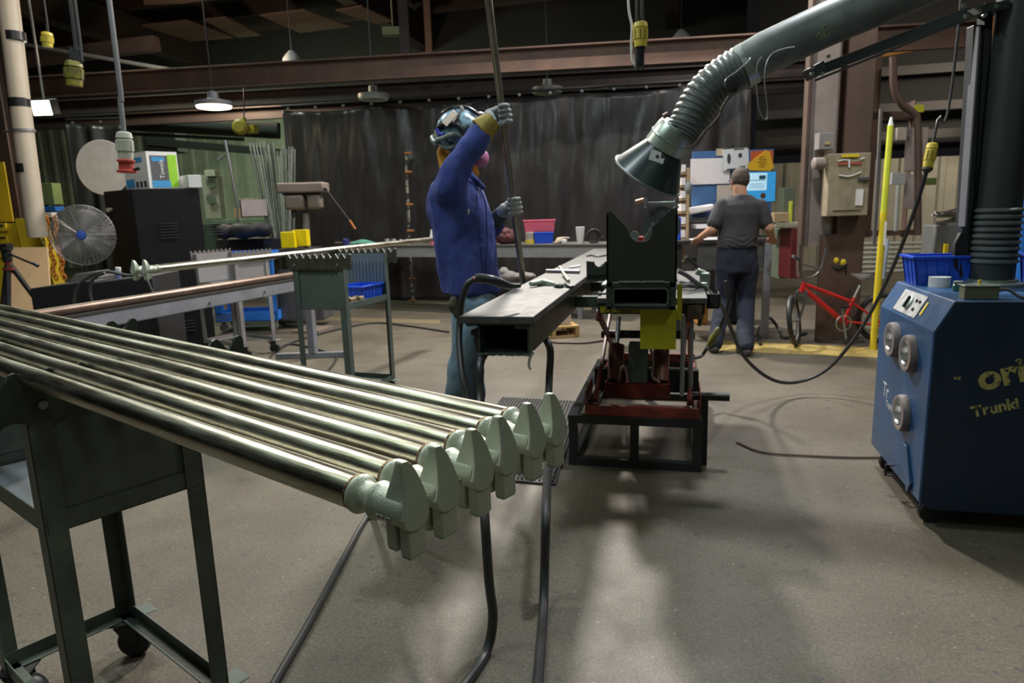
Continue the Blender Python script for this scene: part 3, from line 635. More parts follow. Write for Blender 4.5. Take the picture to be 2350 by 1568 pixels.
p = PZ(1290, 625, BZ+.012)
pa, pb = PZ(1254, 622, BZ+.012), PZ(1330, 624, BZ+.012)
o = thing('tee_handle_tool', 'bright steel tee shaped tool lying on the beam top behind the forging', 'tool', (p.x, p.y, BZ))
MB().cyl(pa, pb, .0115, n=14).build('cross_bar', BRIGHT, o)
MB().cyl(PZ(1292, 626, BZ+.02), PZ(1305, 645, BZ+.011), .0105, .009, n=12).cyl(PZ(1284, 612, BZ+.012), PZ(1292, 624, BZ+.016), .008).build('stem', FORGE, o)
pts = [PZ(1271, 655, BZ+.009), PZ(1285, 657, BZ+.010), PZ(1296, 652, BZ+.012), PZ(1306, 657, BZ+.009), PZ(1314, 660, BZ+.007)]
tag(MB().tube(bez(pts, 5), .008, 8, rf=lambda t: .006+.007*abs(sin(t*7))).build('scrap_clamp', CUTEDGE), 'knobbly dark clamp piece lying beside the forging on the beam', 'tool')
a, b = PZ(1308, 614, BZ+.006), PZ(1331, 610, BZ+.006)
tag(MB().bar(a, b, .022, .010).build('chalk_bar', WHITE, bevel=.003), 'small pale bar on the beam top behind the tee tool', 'metal part')
pts = [PZ(1346, 588, BZ+.006), PZ(1358, 586, BZ+.008), PZ(1372, 589, BZ+.006), PZ(1392, 586, BZ+.006)]
tag(MB().tube(bez(pts, 5), .006, 8, rf=lambda t: .005+.004*abs(sin(t*9))).build('chain_piece', CUTEDGE), 'dark chain like piece lying across the beam beside the bracket', 'chain')
# ================================================================== WELDING GUN & HANGING CABLES
o = thing('welding_gun', 'black curved welding gun handle resting on the left edge of the beam', 'welding tool', D(1130, 645, 2.75))
d0 = 2.72
gp = [D(1092, 640, d0), D(1105, 639, d0), D(1130, 643, d0), D(1152, 651, d0+.02), D(1172, 657, d0+.05), D(1192, 656, d0+.10)]
MB().tube(bez(gp, 6), .02, 14, rf=lambda t: .0195 if t < .55 else .0195-.010*((t-.55)/.45)).build('handle', mat('gun handle', (0.035, 0.042, 0.045), 0.32), o)
MB().cyl(D(1086, 641, d0), D(1094, 640, d0), .012).build('cable_collar', mat('pink collar', (0.5, 0.2, 0.16), 0.5), o)
cab = [D(1088, 641, d0), D(1072, 655, d0), D(1060, 690, d0), D(1055, 740, d0), D(1054, 790, d0-.05), D(1062, 870, d0-.15), D(1072, 925, d0-.2), D(1050, 1010, d0-.3)]
g = PZ(940, 1080, .012); cab += [PZ(985, 1110, .35), PZ(900, 1180, .12), PZ(850, 1180, .014), PZ(790, 1280, .014), PZ(715, 1420, .014), PZ(630, 1568, .014), PZ(560, 1700, .014)]
MB().tube(bez(cab, 8), .0135, 10).build('gun_cable', CABLE, o)
def hang(name, pts, r, lab, m=CABLE):
    return tag(MB().tube(bez(pts, 8), r, 10).build(name, m), lab, 'cable')
hang('hanging_cable', [V((-0.755, 2.62, .79)), D(1102, 840, 2.62), D(1102, 925, 2.55), D(1106, 1050, 2.3), PZ(1112, 1180, .42), PZ(1122, 1330, .22), PZ(1131, 1420, .10), PZ(1115, 1500, .014), PZ(1070, 1568, .014), PZ(1010, 1640, .014)], .0155, 'black cable hanging from the near end of the beam and curling down to the left')
hang('hanging_cable', [V((-0.60, 3.0, .80)), D(1262, 800, 3.0), D(1261, 860, 3.0), D(1258, 930, 2.9), D(1257, 1050, 2.7), PZ(1253, 1180, .30), PZ(1250, 1300, .12), PZ(1247, 1400, .014), PZ(1240, 1500, .014), PZ(1232, 1600, .014)], .0165, 'grey black cable hanging under the beam on the right, running straight to the bottom')
a = D(1216, 822, 2.62); pts = [V((-0.55, 2.6, .80)), D(1217, 820, 2.66), D(1214, 838, 2.66), D(1218, 848, 2.66)]
tag(MB().tube(bez(pts, 4), .006, 8).build('tie_strip', WHITE), 'short white strip dangling under the near end of the beam', 'strip')
# ================================================================== LIFT TABLE
LF = thing('scissor_lift_table', 'red scissor lift table on a black steel base frame with a yellow plate below', 'lift table', (-0.1, 4.0, 0))
BK = mat('black frame steel', (0.022, 0.025, 0.024), 0.5, 0, (0.012, 0.013, 0.013), 9, 0.7)
x0, x1, ya, yb = -0.555, 0.135, 3.45, 4.85; tb = 0.045; hb = 0.235
q = MB()
for y in (ya, yb-tb):
    q.box((x0, y, 0), (x1, y+tb, tb)); q.box((x0, y, hb), (x1, y+tb, hb+tb))
for x in (x0, x1-tb):
    q.box((x, ya+tb, 0), (x+tb, yb-tb, tb)); q.box((x, ya+tb, hb), (x+tb, yb-tb, hb+tb))
for x in (x0+.003, (x0+x1)/2-.02, x1-tb-.003):
    for y in (ya, yb-tb): q.box((x, y, tb), (x+tb, y+tb, hb))
q.build('base_frame', BK, LF, smooth=0, bevel=.002)
xr0, xr1 = x0+.09, x1-.01
q = MB(); zr = hb+tb
q.box((xr0, ya+.01, zr), (xr1, ya+.04, zr+.055)); q.box((xr0, yb-.05, zr), (xr1, yb-.02, zr+.055))
for x in (xr0, xr1-.03): q.box((x, ya+.04, zr), (x+.03, yb-.05, zr+.03)); q.box((x if x < -.2 else x+.024, ya+.01, zr+.03), (x+.006 if x < -.2 else x+.03, ya+.3, zr+.13))
q.build('red_base', REDM, LF, smooth=0, bevel=.002)
def arm(x, p, r, w=.014, h=.05, nm='scissor_arm', m=REDM):
    MB().bar((x, p[0], p[1]), (x, r[0], r[1]), w, h, up=(1, 0, 0)) if False else None
    q = MB(); P, Q = V((x, p[0], p[1])), V((x, r[0], r[1])); d = (Q-P).normalized(); mm = fr(d, None, (1, 0, 0), (P+Q)/2)
    q.cbox(None, ((Q-P).length, h, w), m=mm); q.cyl(P-V((w, 0, 0)), P+V((w, 0, 0)), h*.62, n=18); q.cyl(Q-V((w, 0, 0)), Q+V((w, 0, 0)), h*.62, n=18)
    q.build(nm, m, LF, bevel=.002)
zt = .80
for x in (xr0+.05, xr1-.055):
    arm(x, (3.54, .36), (4.62, zt)); arm(x+(.02 if x < -.2 else -.02), (4.62, .36), (3.54, zt))
MB().box((xr0+.07, 3.78, .292), (xr1-.155, 3.86, .36)).box((xr0+.07, 3.78, .36), (xr1-.155, 3.95, .374)).build('cylinder_bracket', REDM, LF, smooth=0)
MB().cyl((xr0+.02, 4.10, .60), (xr1-.02, 4.10, .60), .025).build('cross_shaft', BK, LF)
MB().box((xr0+.0, 3.9, .30), (xr1-.0, 3.96, .43)).build('cross_beam', BK, LF, smooth=0)
for x in (xr0+.125, xr1-.21):
    MB().cyl((x, 3.84, .375), (x, 3.95, .56), .046, n=20).build('hydraulic_cylinder', mat('cyl brown', (0.24, 0.10, 0.075), 0.35, 0.2), LF)
    MB().cyl((x, 3.94, .55), (x, 4.10, .70), .014).build('piston_rod', BRIGHT, LF)
MB().box((-.262, 3.79, .376), (-.155, 3.89, .60)).build('pump_box', mat('pump grey green', (0.13, 0.18, 0.145), 0.45, 0, (0.06, 0.08, 0.07), 20, .6), LF, bevel=.006)
q = MB(); q.tube(bez([(-.315, 3.79, .385), (-.30, 3.785, .46), (-.275, 3.78, .47), (-.265, 3.78, .40)], 6), .009, 8)
q.build('hydraulic_hose', mat('tan hose', (0.33, 0.22, 0.15), .5), LF); q = MB(); q.tube(bez([(-.09, 3.79, .385), (-.13, 3.785, .42), (-.125, 3.785, .50), (-.14, 3.80, .58)], 6), .008, 8); q.build('hydraulic_hose', bpy.data.materials['tan hose'], LF)
MB().box((.10, 3.55, .36), (.245, 3.60, .385)).cyl((.06, 3.575, .372), (.27, 3.575, .372), .022).box((.13, 3.56, .0), (.165, 3.6, .36)).build('foot_pedal_bar', BK, LF)
MB().cyl((-.475, 3.56, .36), (-.455, 3.56, .36), .035).build('foot_roller', BLACKM, LF)
# platform
PZ0 = .815
q = MB(); q.box((-.40, 3.50, PZ0), (.135, 4.95, PZ0+.055)); q.build('platform_frame', BK, LF, smooth=0)
q = MB(); q.box((-.385, 3.49, PZ0+.008), (-.17, 3.498, PZ0+.045)); o = q.build('caution_strip', mat('caution yellow', (0.36, 0.31, 0.01), .5), LF, smooth=0)
mm = fr((1, 0, 0), (0, 0, 1), None, (-.292, 3.489, PZ0+.0105)); text('CAUTION', .025, mm, mat('caution ink', (0.02, 0.02, 0.015), .6), 'caution_lettering', o, xs=1.25)
q = MB(); q.box((-.40, 3.48, PZ0+.056), (.145, 4.95, PZ0+.085)); q.build('platform_top', TOPS, LF, bevel=.003, smooth=0)
q = MB(); q.box((.05, 3.47, PZ0-.02), (.12, 3.495, PZ0+.05)); q.build('label_plate', mat('brown label', (0.10, 0.06, 0.04), .6), LF)
# yellow hanging plate
q = MB(); q.box((-.172, 3.30, .675), (-.003, 3.308, .878)); q.box((-.001, 3.30, .82), (.022, 3.308, .99)); q.box((-.172, 3.308, .86), (.022, 3.49, .866))
q.build('yellow_guard_plate', mat('dirty yellow plate', (0.60, 0.55, 0.01), .55, 0, (0.42, 0.38, .02), 30, .7, .1), LF, smooth=0)
# guide rods on the right
for x, y in ((.03, 3.47), (.075, 3.60)): MB().cyl((x, y, .40), (x, y, PZ0), .011).build('guide_rod', SILVER, LF)
# ---- V block stand on the platform
VB = thing('vee_support_stand', 'big dark green steel plate with a V notch on a box tube foot', 'pipe support', (-.17, 3.25, PZ0))
fx0, fx1, fy = -.322, -.004, 3.20
q = MB(); w = (fx1-fx0)
cx = (fx0+fx1)/2-.0
prof = [(fx0, 1.010), (fx0, 1.337), (fx0+.022, 1.337), (fx0+.088, 1.268), (fx0+.098, 1.248), (fx0+.108, 1.222), (fx0+.122, 1.206), (fx0+.140, 1.198),
        (fx0+.178, 1.198), (fx0+.194, 1.206), (fx0+.204, 1.222), (fx0+.209, 1.252), (fx0+.220, 1.270), (fx1-.020, 1.342), (fx1, 1.342), (fx1, 1.010)]
q.prism(prof, Matrix.Identity(4), fy, fy+.012)
vp = q.build('vee_plate', [mat('dark olive paint', (0.017, 0.020, 0.012), 0.5, 0, (0.03, 0.036, 0.018), 7, .5), CUTEDGE], VB, smooth=0)
for f in vp.data.polygons:
    if abs(f.normal.y) < .3 and f.center.z > 1.1: f.material_index = 1
q = MB(); q.box((fx0, fy, 1.012), (fx0+.008, fy+.10, 1.32)); q.box((fx1-.008, fy, 1.012), (fx1, fy+.10, 1.32)); q.build('side_gusset', GREEND, VB, smooth=0)
q = MB(); t = .008
def rrect(x0, x1, z0, z1, r, n=5):
    out = []
    for cx_, cz_, a0 in ((x1-r, z0+r, -pi/2), (x1-r, z1-r, 0), (x0+r, z1-r, pi/2), (x0+r, z0+r, pi)):
        out += [(cx_+r*cos(a0+pi/2*i/n), cz_+r*sin(a0+pi/2*i/n)) for i in range(n+1)]
    return out
A = rrect(fx0+.026, fx1-.034, .899, .985, .018); Bq = rrect(fx0+.033, fx1-.041, .906, .978, .013); n = len(A)
vs = [(x, fy-.006, z) for x, z in A] + [(x, fy-.006, z) for x, z in Bq] + [(x, fy+.26, z) for x, z in A] + [(x, fy+.26, z) for x, z in Bq]
q._add(vs, [(i, (i+1) % n, n+(i+1) % n, n+i) for i in range(n)] + [(2*n+i, 3*n+i, 3*n+(i+1) % n, 2*n+(i+1) % n) for i in range(n)] + [(i, 2*n+i, 2*n+(i+1) % n, (i+1) % n) for i in range(n)] + [(n+i, n+(i+1) % n, 3*n+(i+1) % n, 3*n+i) for i in range(n)])
q.build('box_tube', GREENM, VB, smooth=30)
MB().box((fx0+.028, fy+.262, .90), (fx1-.036, fy+.27, .984)).build('dark_shade_backing', BK, VB, smooth=0)  # added dark sheet, stands in for the shade inside the tube
q = MB(); q.box((fx0-.003, fy+.0, .882), (fx0+.024, fy+.27, 1.008)).box((fx1-.032, fy+.0, .882), (fx1-.002, fy+.27, 1.008)).box((fx0, fy+.0, .882), (fx1-.004, fy+.27, .898)).box((fx0, fy+.0, .987), (fx1-.004, fy+.27, 1.008))
q.build('socket_frame', GREEND, VB, smooth=0, bevel=.001)
MB().cyl((fx0+.055, fy-.004, 1.013), (fx0+.155, fy-.004, 1.013), .0035).cyl((fx0+.16, fy-.004, 1.013), (fx1-.055, fy-.004, 1.013), .0035).build('weld_bead', BRIGHT, VB)
MB().box((fx0-.03, fy+.05, .985), (fx0+.0, fy+.25, .995)).build('side_tab', GALV, VB)
MB().cyl((fx0-.04, fy+.10, .945), (fx0, fy+.10, .945), .006).cyl((fx0-.05, fy+.10, .945), (fx0-.036, fy+.10, .945), .013, n=6).build('clamp_bolt', SILVER, VB)
# second V plate beyond with a clamp machine
MC = thing('pipe_cutter_head', 'grey clamp machine with round segment plate standing behind the V notch', 'machine', (-.1, 4.3, PZ0+.085))
yc = 4.25
def Q(px, py, yy=yc): return PY(px, py, yy)
cc = Q(1517, 520)
q = MB()
pts = [(.115*cos(t_)+0, .118*sin(t_)) for t_ in [radians(-35)+radians(250)*i/24 for i in range(25)]]
mm = Matrix.Translation(cc); q.prism(pts, mm, 0, .012); q.build('segment_plate', mat('machine grey', (0.17, 0.19, 0.19), .4, .5, (.08, .09, .09), 30, .7), MC)
a, b = Q(1480, 466), Q(1550, 466)
q = MB(); q.box((a.x, yc-.03, a.z-.012), (b.x, yc+.0, a.z+.004)); q.build('clamp_bar', GALV, MC, bevel=.002)
for px in (1483, 1552):
    t0, t1 = Q(px, 478), Q(px, 453)
    MB().cyl(t0+V((0, -.04, 0)), t1+V((0, -.04, 0)), .010, n=8).cyl(t1+V((0, -.04, -.02)), t1+V((0, -.04, 0)), .016, n=6).cyl(t0+V((0, -.04, 0)), t0+V((0, -.04, .012)), .016, n=6).build('clamp_bolt', BRIGHT, MC)
t0, t1 = Q(1459, 464), Q(1480, 458); MB().cyl(t0, t1, .012).cyl(t1, Q(1484, 462), .012).build('copper_nozzle', mat('copper', (.45, .25, .16), .4, .6), MC)
for px, py in ((1502, 482), (1536, 484), (1495, 512), (1500, 500)): 
    c = Q(px, py); MB().cyl(c, c+V((0, -.008, 0)), .007, n=8).build('bolt', BRIGHT, MC)
MB().bar(Q(1478, 548, yc-.05), Q(1500, 512, yc-.05), .012, .012).build('lever', GALV, MC)
a, b = Q(1470, 560), Q(1515, 700); q = MB(); q.box((cc.x-.05, yc, PZ0+.085), (cc.x+.05, yc+.03, cc.z)).box((cc.x-.12, yc-.08, PZ0+.085), (cc.x+.1, yc+.12, PZ0+.11)); q.build('upright', BLACKM, MC, smooth=0)
a = Q(1462, 548); MB().box((a.x-.04, yc+.04, a.z-.06), (a.x+.035, yc+.12, a.z+.01)).build('red_box', mat('red plastic', (.4, .03, .03), .4), MC, bevel=.004)
MB().cyl(Q(1455, 542)+V((0, .03, 0)), Q(1455, 542)+V((0, .02, 0)), .03).build('round_cap', GALV, MC)
MB().box((cc.x-.005, yc-.02, cc.z-.07), (cc.x+.02, yc-.005, cc.z+.05)).build('slot_plate', BLACKM, MC)
# tools and cable coil on the right part of the platform
o = thing('torch_cable_coil', 'grey welding torch with coiled lead lying on the right end of the lift top', 'welding tool', PZ(1590, 620, .9))
zl = PZ0+.087
pts = []
for i in range(50):
    t_ = i/49*2*pi*2.2; pts.append(V((.055+.055*cos(t_), 3.92+.10*sin(t_), zl+.012+.012*(i/49)+.004*sin(3*t_))))
MB().tube(pts, .010, 8).build('coiled_lead', mat('grey lead', (0.12, .12, .12), .45), o)
MB().tube(bez([V((.0, 3.75, zl+.11)), V((.05, 3.78, zl+.08)), V((.10, 3.80, zl+.04)), V((.15, 3.82, zl+.012))], 5), .013, 10).build('torch_handle', mat('grey lead', (0.12, .12, .12), .45), o)
MB().box((.12, 3.93, zl), (.175, 4.0, zl+.08)).box((.11, 3.9, zl+.0), (.165, 3.95, zl+.03)).cyl((.10, 3.95, zl+.09), (.15, 3.97, zl+.07), .02).build('clamp_block', GALV, o, bevel=.008)
o = tag(MB().box((.150, 3.60, .83), (.16, 3.72, .905)).box((.150, 3.60, .83), (.21, 3.61, .905)).box((.205, 3.60, .83), (.21, 3.72, .905)).box((.15, 3.6, .83), (.21, 3.72, .836)).build('open_bracket', BLACKM), 'small open black bracket fixed at the right end of the lift top', 'bracket')
q = MB(); q.cyl(D(1628, 672, 3.7), D(1640, 690, 3.7), .016).cyl(D(1620, 660, 3.7), D(1628, 672, 3.7), .012); tag(q.build('air_fitting', GALV), 'small grey air fitting sticking out at the right corner of the lift top', 'fitting')
q = MB(); q.tube(bez([D(1614, 690, 3.75), D(1612, 710, 3.75), D(1608, 735, 3.75), D(1604, 748, 3.75)], 4), .014, 8, rf=lambda t: .017-.007*t); tag(q.build('dangling_strap', mat('olive strap', (.10, .10, .04), .7)), 'olive strap end dangling below the right end of the lift top', 'strap')

# ================================================================== ANTI-FATIGUE MAT
a, b, c, d = PZ(1272, 1115, 0), PZ(1335, 925, 0), PZ(1090, 908, 0), PZ(1020, 1092, 0)
MM = bpy.data.materials.new('perforated rubber'); MM.use_nodes = True; N = MM.node_tree.nodes; L = MM.node_tree.links
bs_ = N['Principled BSDF']; bs_.inputs['Base Color'].default_value = (0.035, 0.034, 0.034, 1); bs_.inputs['Roughness'].default_value = .55
q = MB(); ex = (d-a); ey = (b-a); nx, ny = 26, 34
def pt(i, j, z): return a + ex*(i/nx) + ey*(j/ny) + UP*z
for i in range(nx+1): q.bar(pt(i, 0, .006), pt(i, ny, .006), .012, .012)
for j in range(ny+1): q.bar(pt(0, j, .006), pt(nx, j, .006), .012, .012)
tag(q.build('drainage_mat', MM, smooth=0), 'black rubber floor mat with a grid of holes, beside the lift base', 'floor mat')
# ================================================================== FUME FILTER MACHINE
BLUEM = mat('machine blue', (0.028, 0.085, 0.20), 0.38, 0, (0.015, 0.05, 0.12), 5, .7, rvar=.06)
FM = thing('fume_filter_unit', 'big blue wheeled fume filter cabinet with three round ports at the right edge', 'fume extractor', (1.4, 3.35, 0))
X0, X1, Y0, Y1 = .985, 1.78, 2.965, 3.70
q = MB(); P = lambda x, y, z: V((x, y, z))
zb = .085
out = [(X0, zb+.03), (X0, .832), (X0+.065, .955), (X1-.06, .955), (X1, .83), (X1, zb+.03), (X1-.05, zb), (X0+.05, zb)]
q.prism(out, Matrix.Identity(4), Y0, Y1)
q.build('cabinet_body', BLUEM, FM, bevel=.004, smooth=0)
MB().box((X0+.003, Y0-.004, zb+.02), (X0+.006, Y0, .83)).build('edge_trim', BLUEM, FM, smooth=0)
q = MB(); q.prism([(x+.006 if x < 1.3 else x-.006, z-.004 if z > .5 else z+.006) for x, z in out], Matrix.Identity(4), Y0-.004, Y0-.0005)
SP = q.build('side_panel', mat('shaded blue panel', (0.010, 0.025, 0.055), .42, 0, (.007, .018, .04), 4, .6, rvar=.06), FM, smooth=0)  # shade on the cabinet front is put into this darker blue
YL = mat('worn yellow print', (0.40, .36, .12), .6, 0, (.02, .03, .04), 55, 1.0, lo=.40, hi=.50)
def ftext(body, px, py, size, ang=0.0, xs=1.0, off=.0):
    p = PY(px, py, Y0-.0045); mm = Matrix.Translation(p) @ Matrix(((1, 0, 0, 0), (0, 0, -1, 0), (0, 1, 0, 0), (0, 0, 0, 1))) @ Matrix.Rotation(ang, 4, 'Z')
    return text(body, size, mm, YL, 'printed_lettering', SP, extrude=.0006, align='LEFT', xs=xs, off=off)
ftext('ori', 2250, 896, .135, radians(17), 1.05, .005)
ftext('Trunki', 2232, 958, .062, radians(16), 1.0, .002)
p = PY(2197, 868, Y0-.005); MB().cbox((p.x, p.y, p.z), (.022, .001, .012)).build('printed_dash', YL, SP, smooth=0)
# ports on the left side face (x = X0)
def side(px, py): 
    r = ROT @ V(((px-1175)/F, -(py-784)/F, -1.0)); k = X0/r.x; return V((0, 0, CAMH)) + r*k
DUSTY = mat('dusty collar', (0.30, .23, .19), .75, 0, (.12, .12, .14), 16, .8)
for i, (px, py) in enumerate(((2056, 780), (2093, 812), (2077, 948))):
    c = side(px, py); r = .082 if i else .082
    MB().lathe([(-.004, r*.55), (0.0, r*.98), (.012, r*1.0), (.030, r*.95), (.032, r*.78), (.026, r*.62), (.004, r*.55), (-.004, r*.3)], c, (-1, 0, 0), 36).build('port_ring', DUSTY, FM)
    MB().lathe([(.001, r*.66), (.0305, r*.63), (.031, r*.60), (.005, r*.52)], c, (-1, 0, 0), 36).build('port_sleeve', BRIGHT, FM)
    MB().lathe([(0.001, .001), (.003, r*.55), (.004, r*.56), (.002, .001)], c, (-1, 0, 0), 24).build('port_cap', mat('port inner', (.32, .30, .27), .4, .3), FM)
# control plate on the sloping shoulder
sl = fr((0, -1, 0), V((.065, 0, .123)), None, (X0+.030, 3.36, .832+.060))
MB(sl).box((-.16, -.052, .0), (.14, .052, .002)).build('control_plate', mat('worn white plate', (.55, .55, .53), .5, 0, (.25, .25, .25), 30, .8), FM)
MB(sl).lathe([(0.002, .030), (.010, .030), (.012, .026)], (-.01, 0, 0), (0, 0, 1), 20).build('dial_ring', GALV, FM)
MB(sl).box((-.012, -.028, .012), (-.006, .028, .022)).build('dial_knob', BLACKP, FM)
for x_, y_ in ((.06, .02), (.075, -.02), (.1, .02)): MB(sl).cyl((x_, y_, .002), (x_, y_, .008), .007).build('push_button', BLACKP, FM)
MB(sl).box((.165, -.03, .0), (.185, .03, .0015)).build('yellow_sticker', YELM, FM)
def stext(body, px, py, size):
    p = side(px, py); p.x -= .0005; mm = Matrix.Translation(p) @ Matrix(((0, 0, -1, 0), (-1, 0, 0, 0), (0, 1, 0, 0), (0, 0, 0, 1)))
    o = text(body, size, mm, mat('white print', (.6, .62, .62), .6), 'printed_lettering', FM, extrude=.0006, align='LEFT', xs=.9); return o
stext('Tr', 2026, 906, .10); stext('Trunki', 2033, 932, .045)
c = side(2062, 1090); MB().hexa([(X0-.012, 3.14, .30), (X0-.012, 3.05, .16), (X0, 3.05, .16), (X0, 3.14, .30)], [(X0-.012, 3.20, .30), (X0-.012, 3.09, .10), (X0, 3.09, .10), (X0, 3.20, .30)]).build('pull_bracket', BLUEM, FM, bevel=.003)
q = MB(); c = side(2050, 1068); q.tube([c, c+V((-.03, 0, 0)), c+V((-.03, 0, -.05)), c+V((0, 0, -.05))], .006, 8).build('handle', BLACKM, FM)
for x, y in ((X0+.07, Y0+.07), (X1-.08, Y0+.07), (X0+.07, Y1-.08), (X1-.08, Y1-.08)):
    w = MB().lathe([(-.018, .03), (-.018, .045), (-.008, .05), (.008, .05), (.018, .045), (.018, .03)], (x, y, .05), (0, 1, .2), 24).build('wheel', RUBBER, FM)
    MB().box((x-.03, y-.03, .075), (x+.03, y+.03, .09)).build('caster_fork', BLACKM, FM)
ztop = .955
# post
pc = PZ(2275, 655, ztop); 
PO = thing('extraction_arm', 'jointed dark green fume extraction arm with ribbed hose elbow and funnel hood', 'extraction arm', (pc.x, pc.y, ztop))
MB().lathe([(0, .13), (.015, .13), (.018, .10), (.03, .098)], (pc.x, pc.y, ztop), UP, 32).build('base_flange', GALV, PO)
q = MB(); prof = [(.02, .088), (.10, .088)]
MB().lathe([(.02, .085), (.42, .085), (2.2, .085)], (pc.x, pc.y, ztop), UP, 32).build('post_duct', ARMM, PO)
q = MB()
for i in range(9):
    z = ztop+.10+i*.028; q.lathe([(0, .084), (.006, .094), (.014, .094), (.022, .084)], (pc.x, pc.y, z), UP, 28)
q.build('ribbed_sleeve', HOSE, PO)
dp = (pc - V((0, 0, 0))).dot(FWD)
def A(px, py, dd=0.0): return D(px, py, 3.12+dd)
# post brackets
mm = fr(RIGHT, None, UP, A(2232, 640))
q = MB(); a, b = A(2211, 555, .03), A(2240, 60, .03); q.bar(a, b, .05, .05, up=FWD); q.build('upright_channel', mat('dark channel', (.045, .05, .055), .45), PO, smooth=0, bevel=.002)
q = MB(); q.bar(A(2208, 520, -.0), A(2241, 62, -.0), .008, .045, up=FWD); q.build('channel_edge', mat('grey edge', (.22, .22, .25), .45), PO, smooth=0)
q = MB(); q.bar(A(2233, 560, .02), A(2262, 10, .02), .035, .05, up=FWD); q.build('upright_channel', ARMM, PO, smooth=0)
q = MB(); pts = [A(2205, 535), A(2245, 535), A(2250, 600), A(2232, 640), A(2205, 636), A(2190, 610), A(2192, 560)]
q._add([p_ for p_ in pts]+[p_+FWD*.02 for p_ in pts], [tuple(range(7)), tuple(range(13, 6, -1))]+[(i, (i+1) % 7, 7+(i+1) % 7, 7+i) for i in range(7)]); q.build('pivot_plate', BLACKM, PO)
q = MB(); q.bar(A(2228, 30, -.03), A(2290, 20, -.03), .03, .14, up=FWD); q.build('top_bracket', ARMM, PO, smooth=0)
for px, py in ((2210, 14), (2215, 38), (2257, 36), (2282, 16)): c = A(px, py, -.09); MB().cyl(c, c-FWD*.012, .009, n=8).build('bolt', GALV, PO)
# arm duct
dk = lambda px: 3.50-.38*min(1, max(0, (px-1560)/680))
duct = [D(1705, 152, 3.46), D(1760, 120, 3.42), D(1900, 55, 3.34), D(2050, -8, 3.25), D(2200, -75, 3.16), D(2330, -125, 3.10)]
MB().tube(duct, .098, 32).build('arm_duct', mat('duct paint', (.19, .22, .21), .45, 0, (.05, .06, .058), 5, .7), PO)
hp = bez([D(1712, 150, 3.46), D(1672, 172, 3.48), D(1630, 205, 3.49), D(1600, 246, 3.5), D(1577, 292, 3.5), D(1562, 318, 3.5)], 24)
L_ = len(hp)
MB().tube(hp, .09, 28, rf=lambda t: .088+.0085*(0.5+0.5*sin(t*2*pi*17))**.6+.008*(1-t)).build('hose_elbow', HOSE, PO, smooth=80)
MB().tube([D(1722, 144, 3.455), D(1700, 157, 3.465)], .104, 32).build('hose_clamp', GALV, PO)
ax = (D(1482, 440, 3.5)-D(1557, 300, 3.5)).normalized(); ca_ = D(1551, 298, 3.5)
ax = (V((ax.x, ax.y, ax.z)) + FWD*0.42).normalized()
hd = lambda pr, nm, m: MB().lathe(pr, ca_, ax, 40).build(nm, m, PO)
hd([(-.02, .088), (0, .096), (.042, .103), (.044, .108), (.050, .108), (.052, .103), (.098, .108), (.10, .100)], 'galvanised_collar', GALV)
HD = mat('hood plastic', (.035, .055, .055), .3, 0, None, 8, .5)
h1, h2, r1, r2 = .098, .255, .098, .183
MB().lathe([(h1, r1), (h2, r2), (h2+.004, r2+.008), (h2+.012, r2+.008), (h2+.014, r2-.002), (h2, r2-.006), (h1+.01, r1-.006)], ca_, ax, 48).build('hood', HD, PO)
MB().tube([ca_+ax*(h2+.006)+(RIGHT.cross(ax).normalized()*cos(t_)+ax.cross(RIGHT.cross(ax)).normalized()*sin(t_))*(r2+.004) for t_ in [2*pi*i/48 for i in range(49)]], .007, 8).build('hood_rim', mat('grey rim', (.16, .18, .18), .35), PO)
c = D(1493, 373, 3.30); sd = (c - ca_); alx = sd.dot(ax); rad = (sd-ax*alx).normalized(); rr = r1+(r2-r1)*(alx-h1)/(h2-h1)
sn = (rad - ax*((r2-r1)/(h2-h1))).normalized(); c2 = ca_+ax*alx+rad*(rr+.001)
mm = fr(RIGHT-UP*.35, None, sn, c2); MB(mm).box((-.037, -.026, 0), (.037, .026, .0012)).build('white_label', WHITE, PO)
MB(mm).lathe([(0.0012, .009), (.002, .009)], (0, 0, 0), (0, 0, 1), 16).build('label_emblem', INK, PO)
c = D(1580, 432, 3.42); MB().ell(c, (.02, .02, .03)).build('handle_tip', WHITE, PO)
# arm bars, joints and rods
q = MB(); q.bar(D(1858, 170, 3.40), D(2225, 28, 3.15), .045, .055, up=FWD); q.build('parallel_bar', mat('dark bar', (.040, .048, .052), .45), PO, smooth=0, bevel=.003)
q = MB(); q.bar(D(1870, 185, 3.34), D(2222, 44, 3.10), .010, .05, up=FWD); q.build('bar_flange', ARMM, PO, smooth=0)
q = MB(); q.bar(D(1855, 172, 3.36), D(1885, 155, 3.36), .05, .09, up=FWD).build('bar_bracket', ARMM, PO, smooth=0)
for px, py in ((1863, 155), (1886, 170), (1862, 170), (2010, 118), (1900, 130)): c = D(px, py, 3.30); MB().cyl(c, c-FWD*.012, .008, n=8).build('bolt', GALV, PO)
MB().cyl(D(1681, 198, 3.36), D(1681, 198, 3.30), .03).cyl(D(1681, 198, 3.30), D(1681, 198, 3.285), .012).build('friction_joint', BLACKM, PO)
MB().tube(bez([D(1722, 133, 3.34), D(1716, 142, 3.33), D(1690, 165, 3.32), D(1668, 180, 3.32), D(1664, 192, 3.32), D(1668, 205, 3.33)], 5), .004, 6).build('spring_wire', BRIGHT, PO)
MB().tube(bez([D(1672, 222, 3.40), D(1655, 250, 3.40), D(1652, 262, 3.4), D(1630, 290, 3.40), D(1618, 300, 3.4), D(1605, 318, 3.40), D(1590, 338, 3.38)], 5), .007, 8).build('support_rod', mat('rusty rod', (.14, .10, .08), .5, .3), PO)
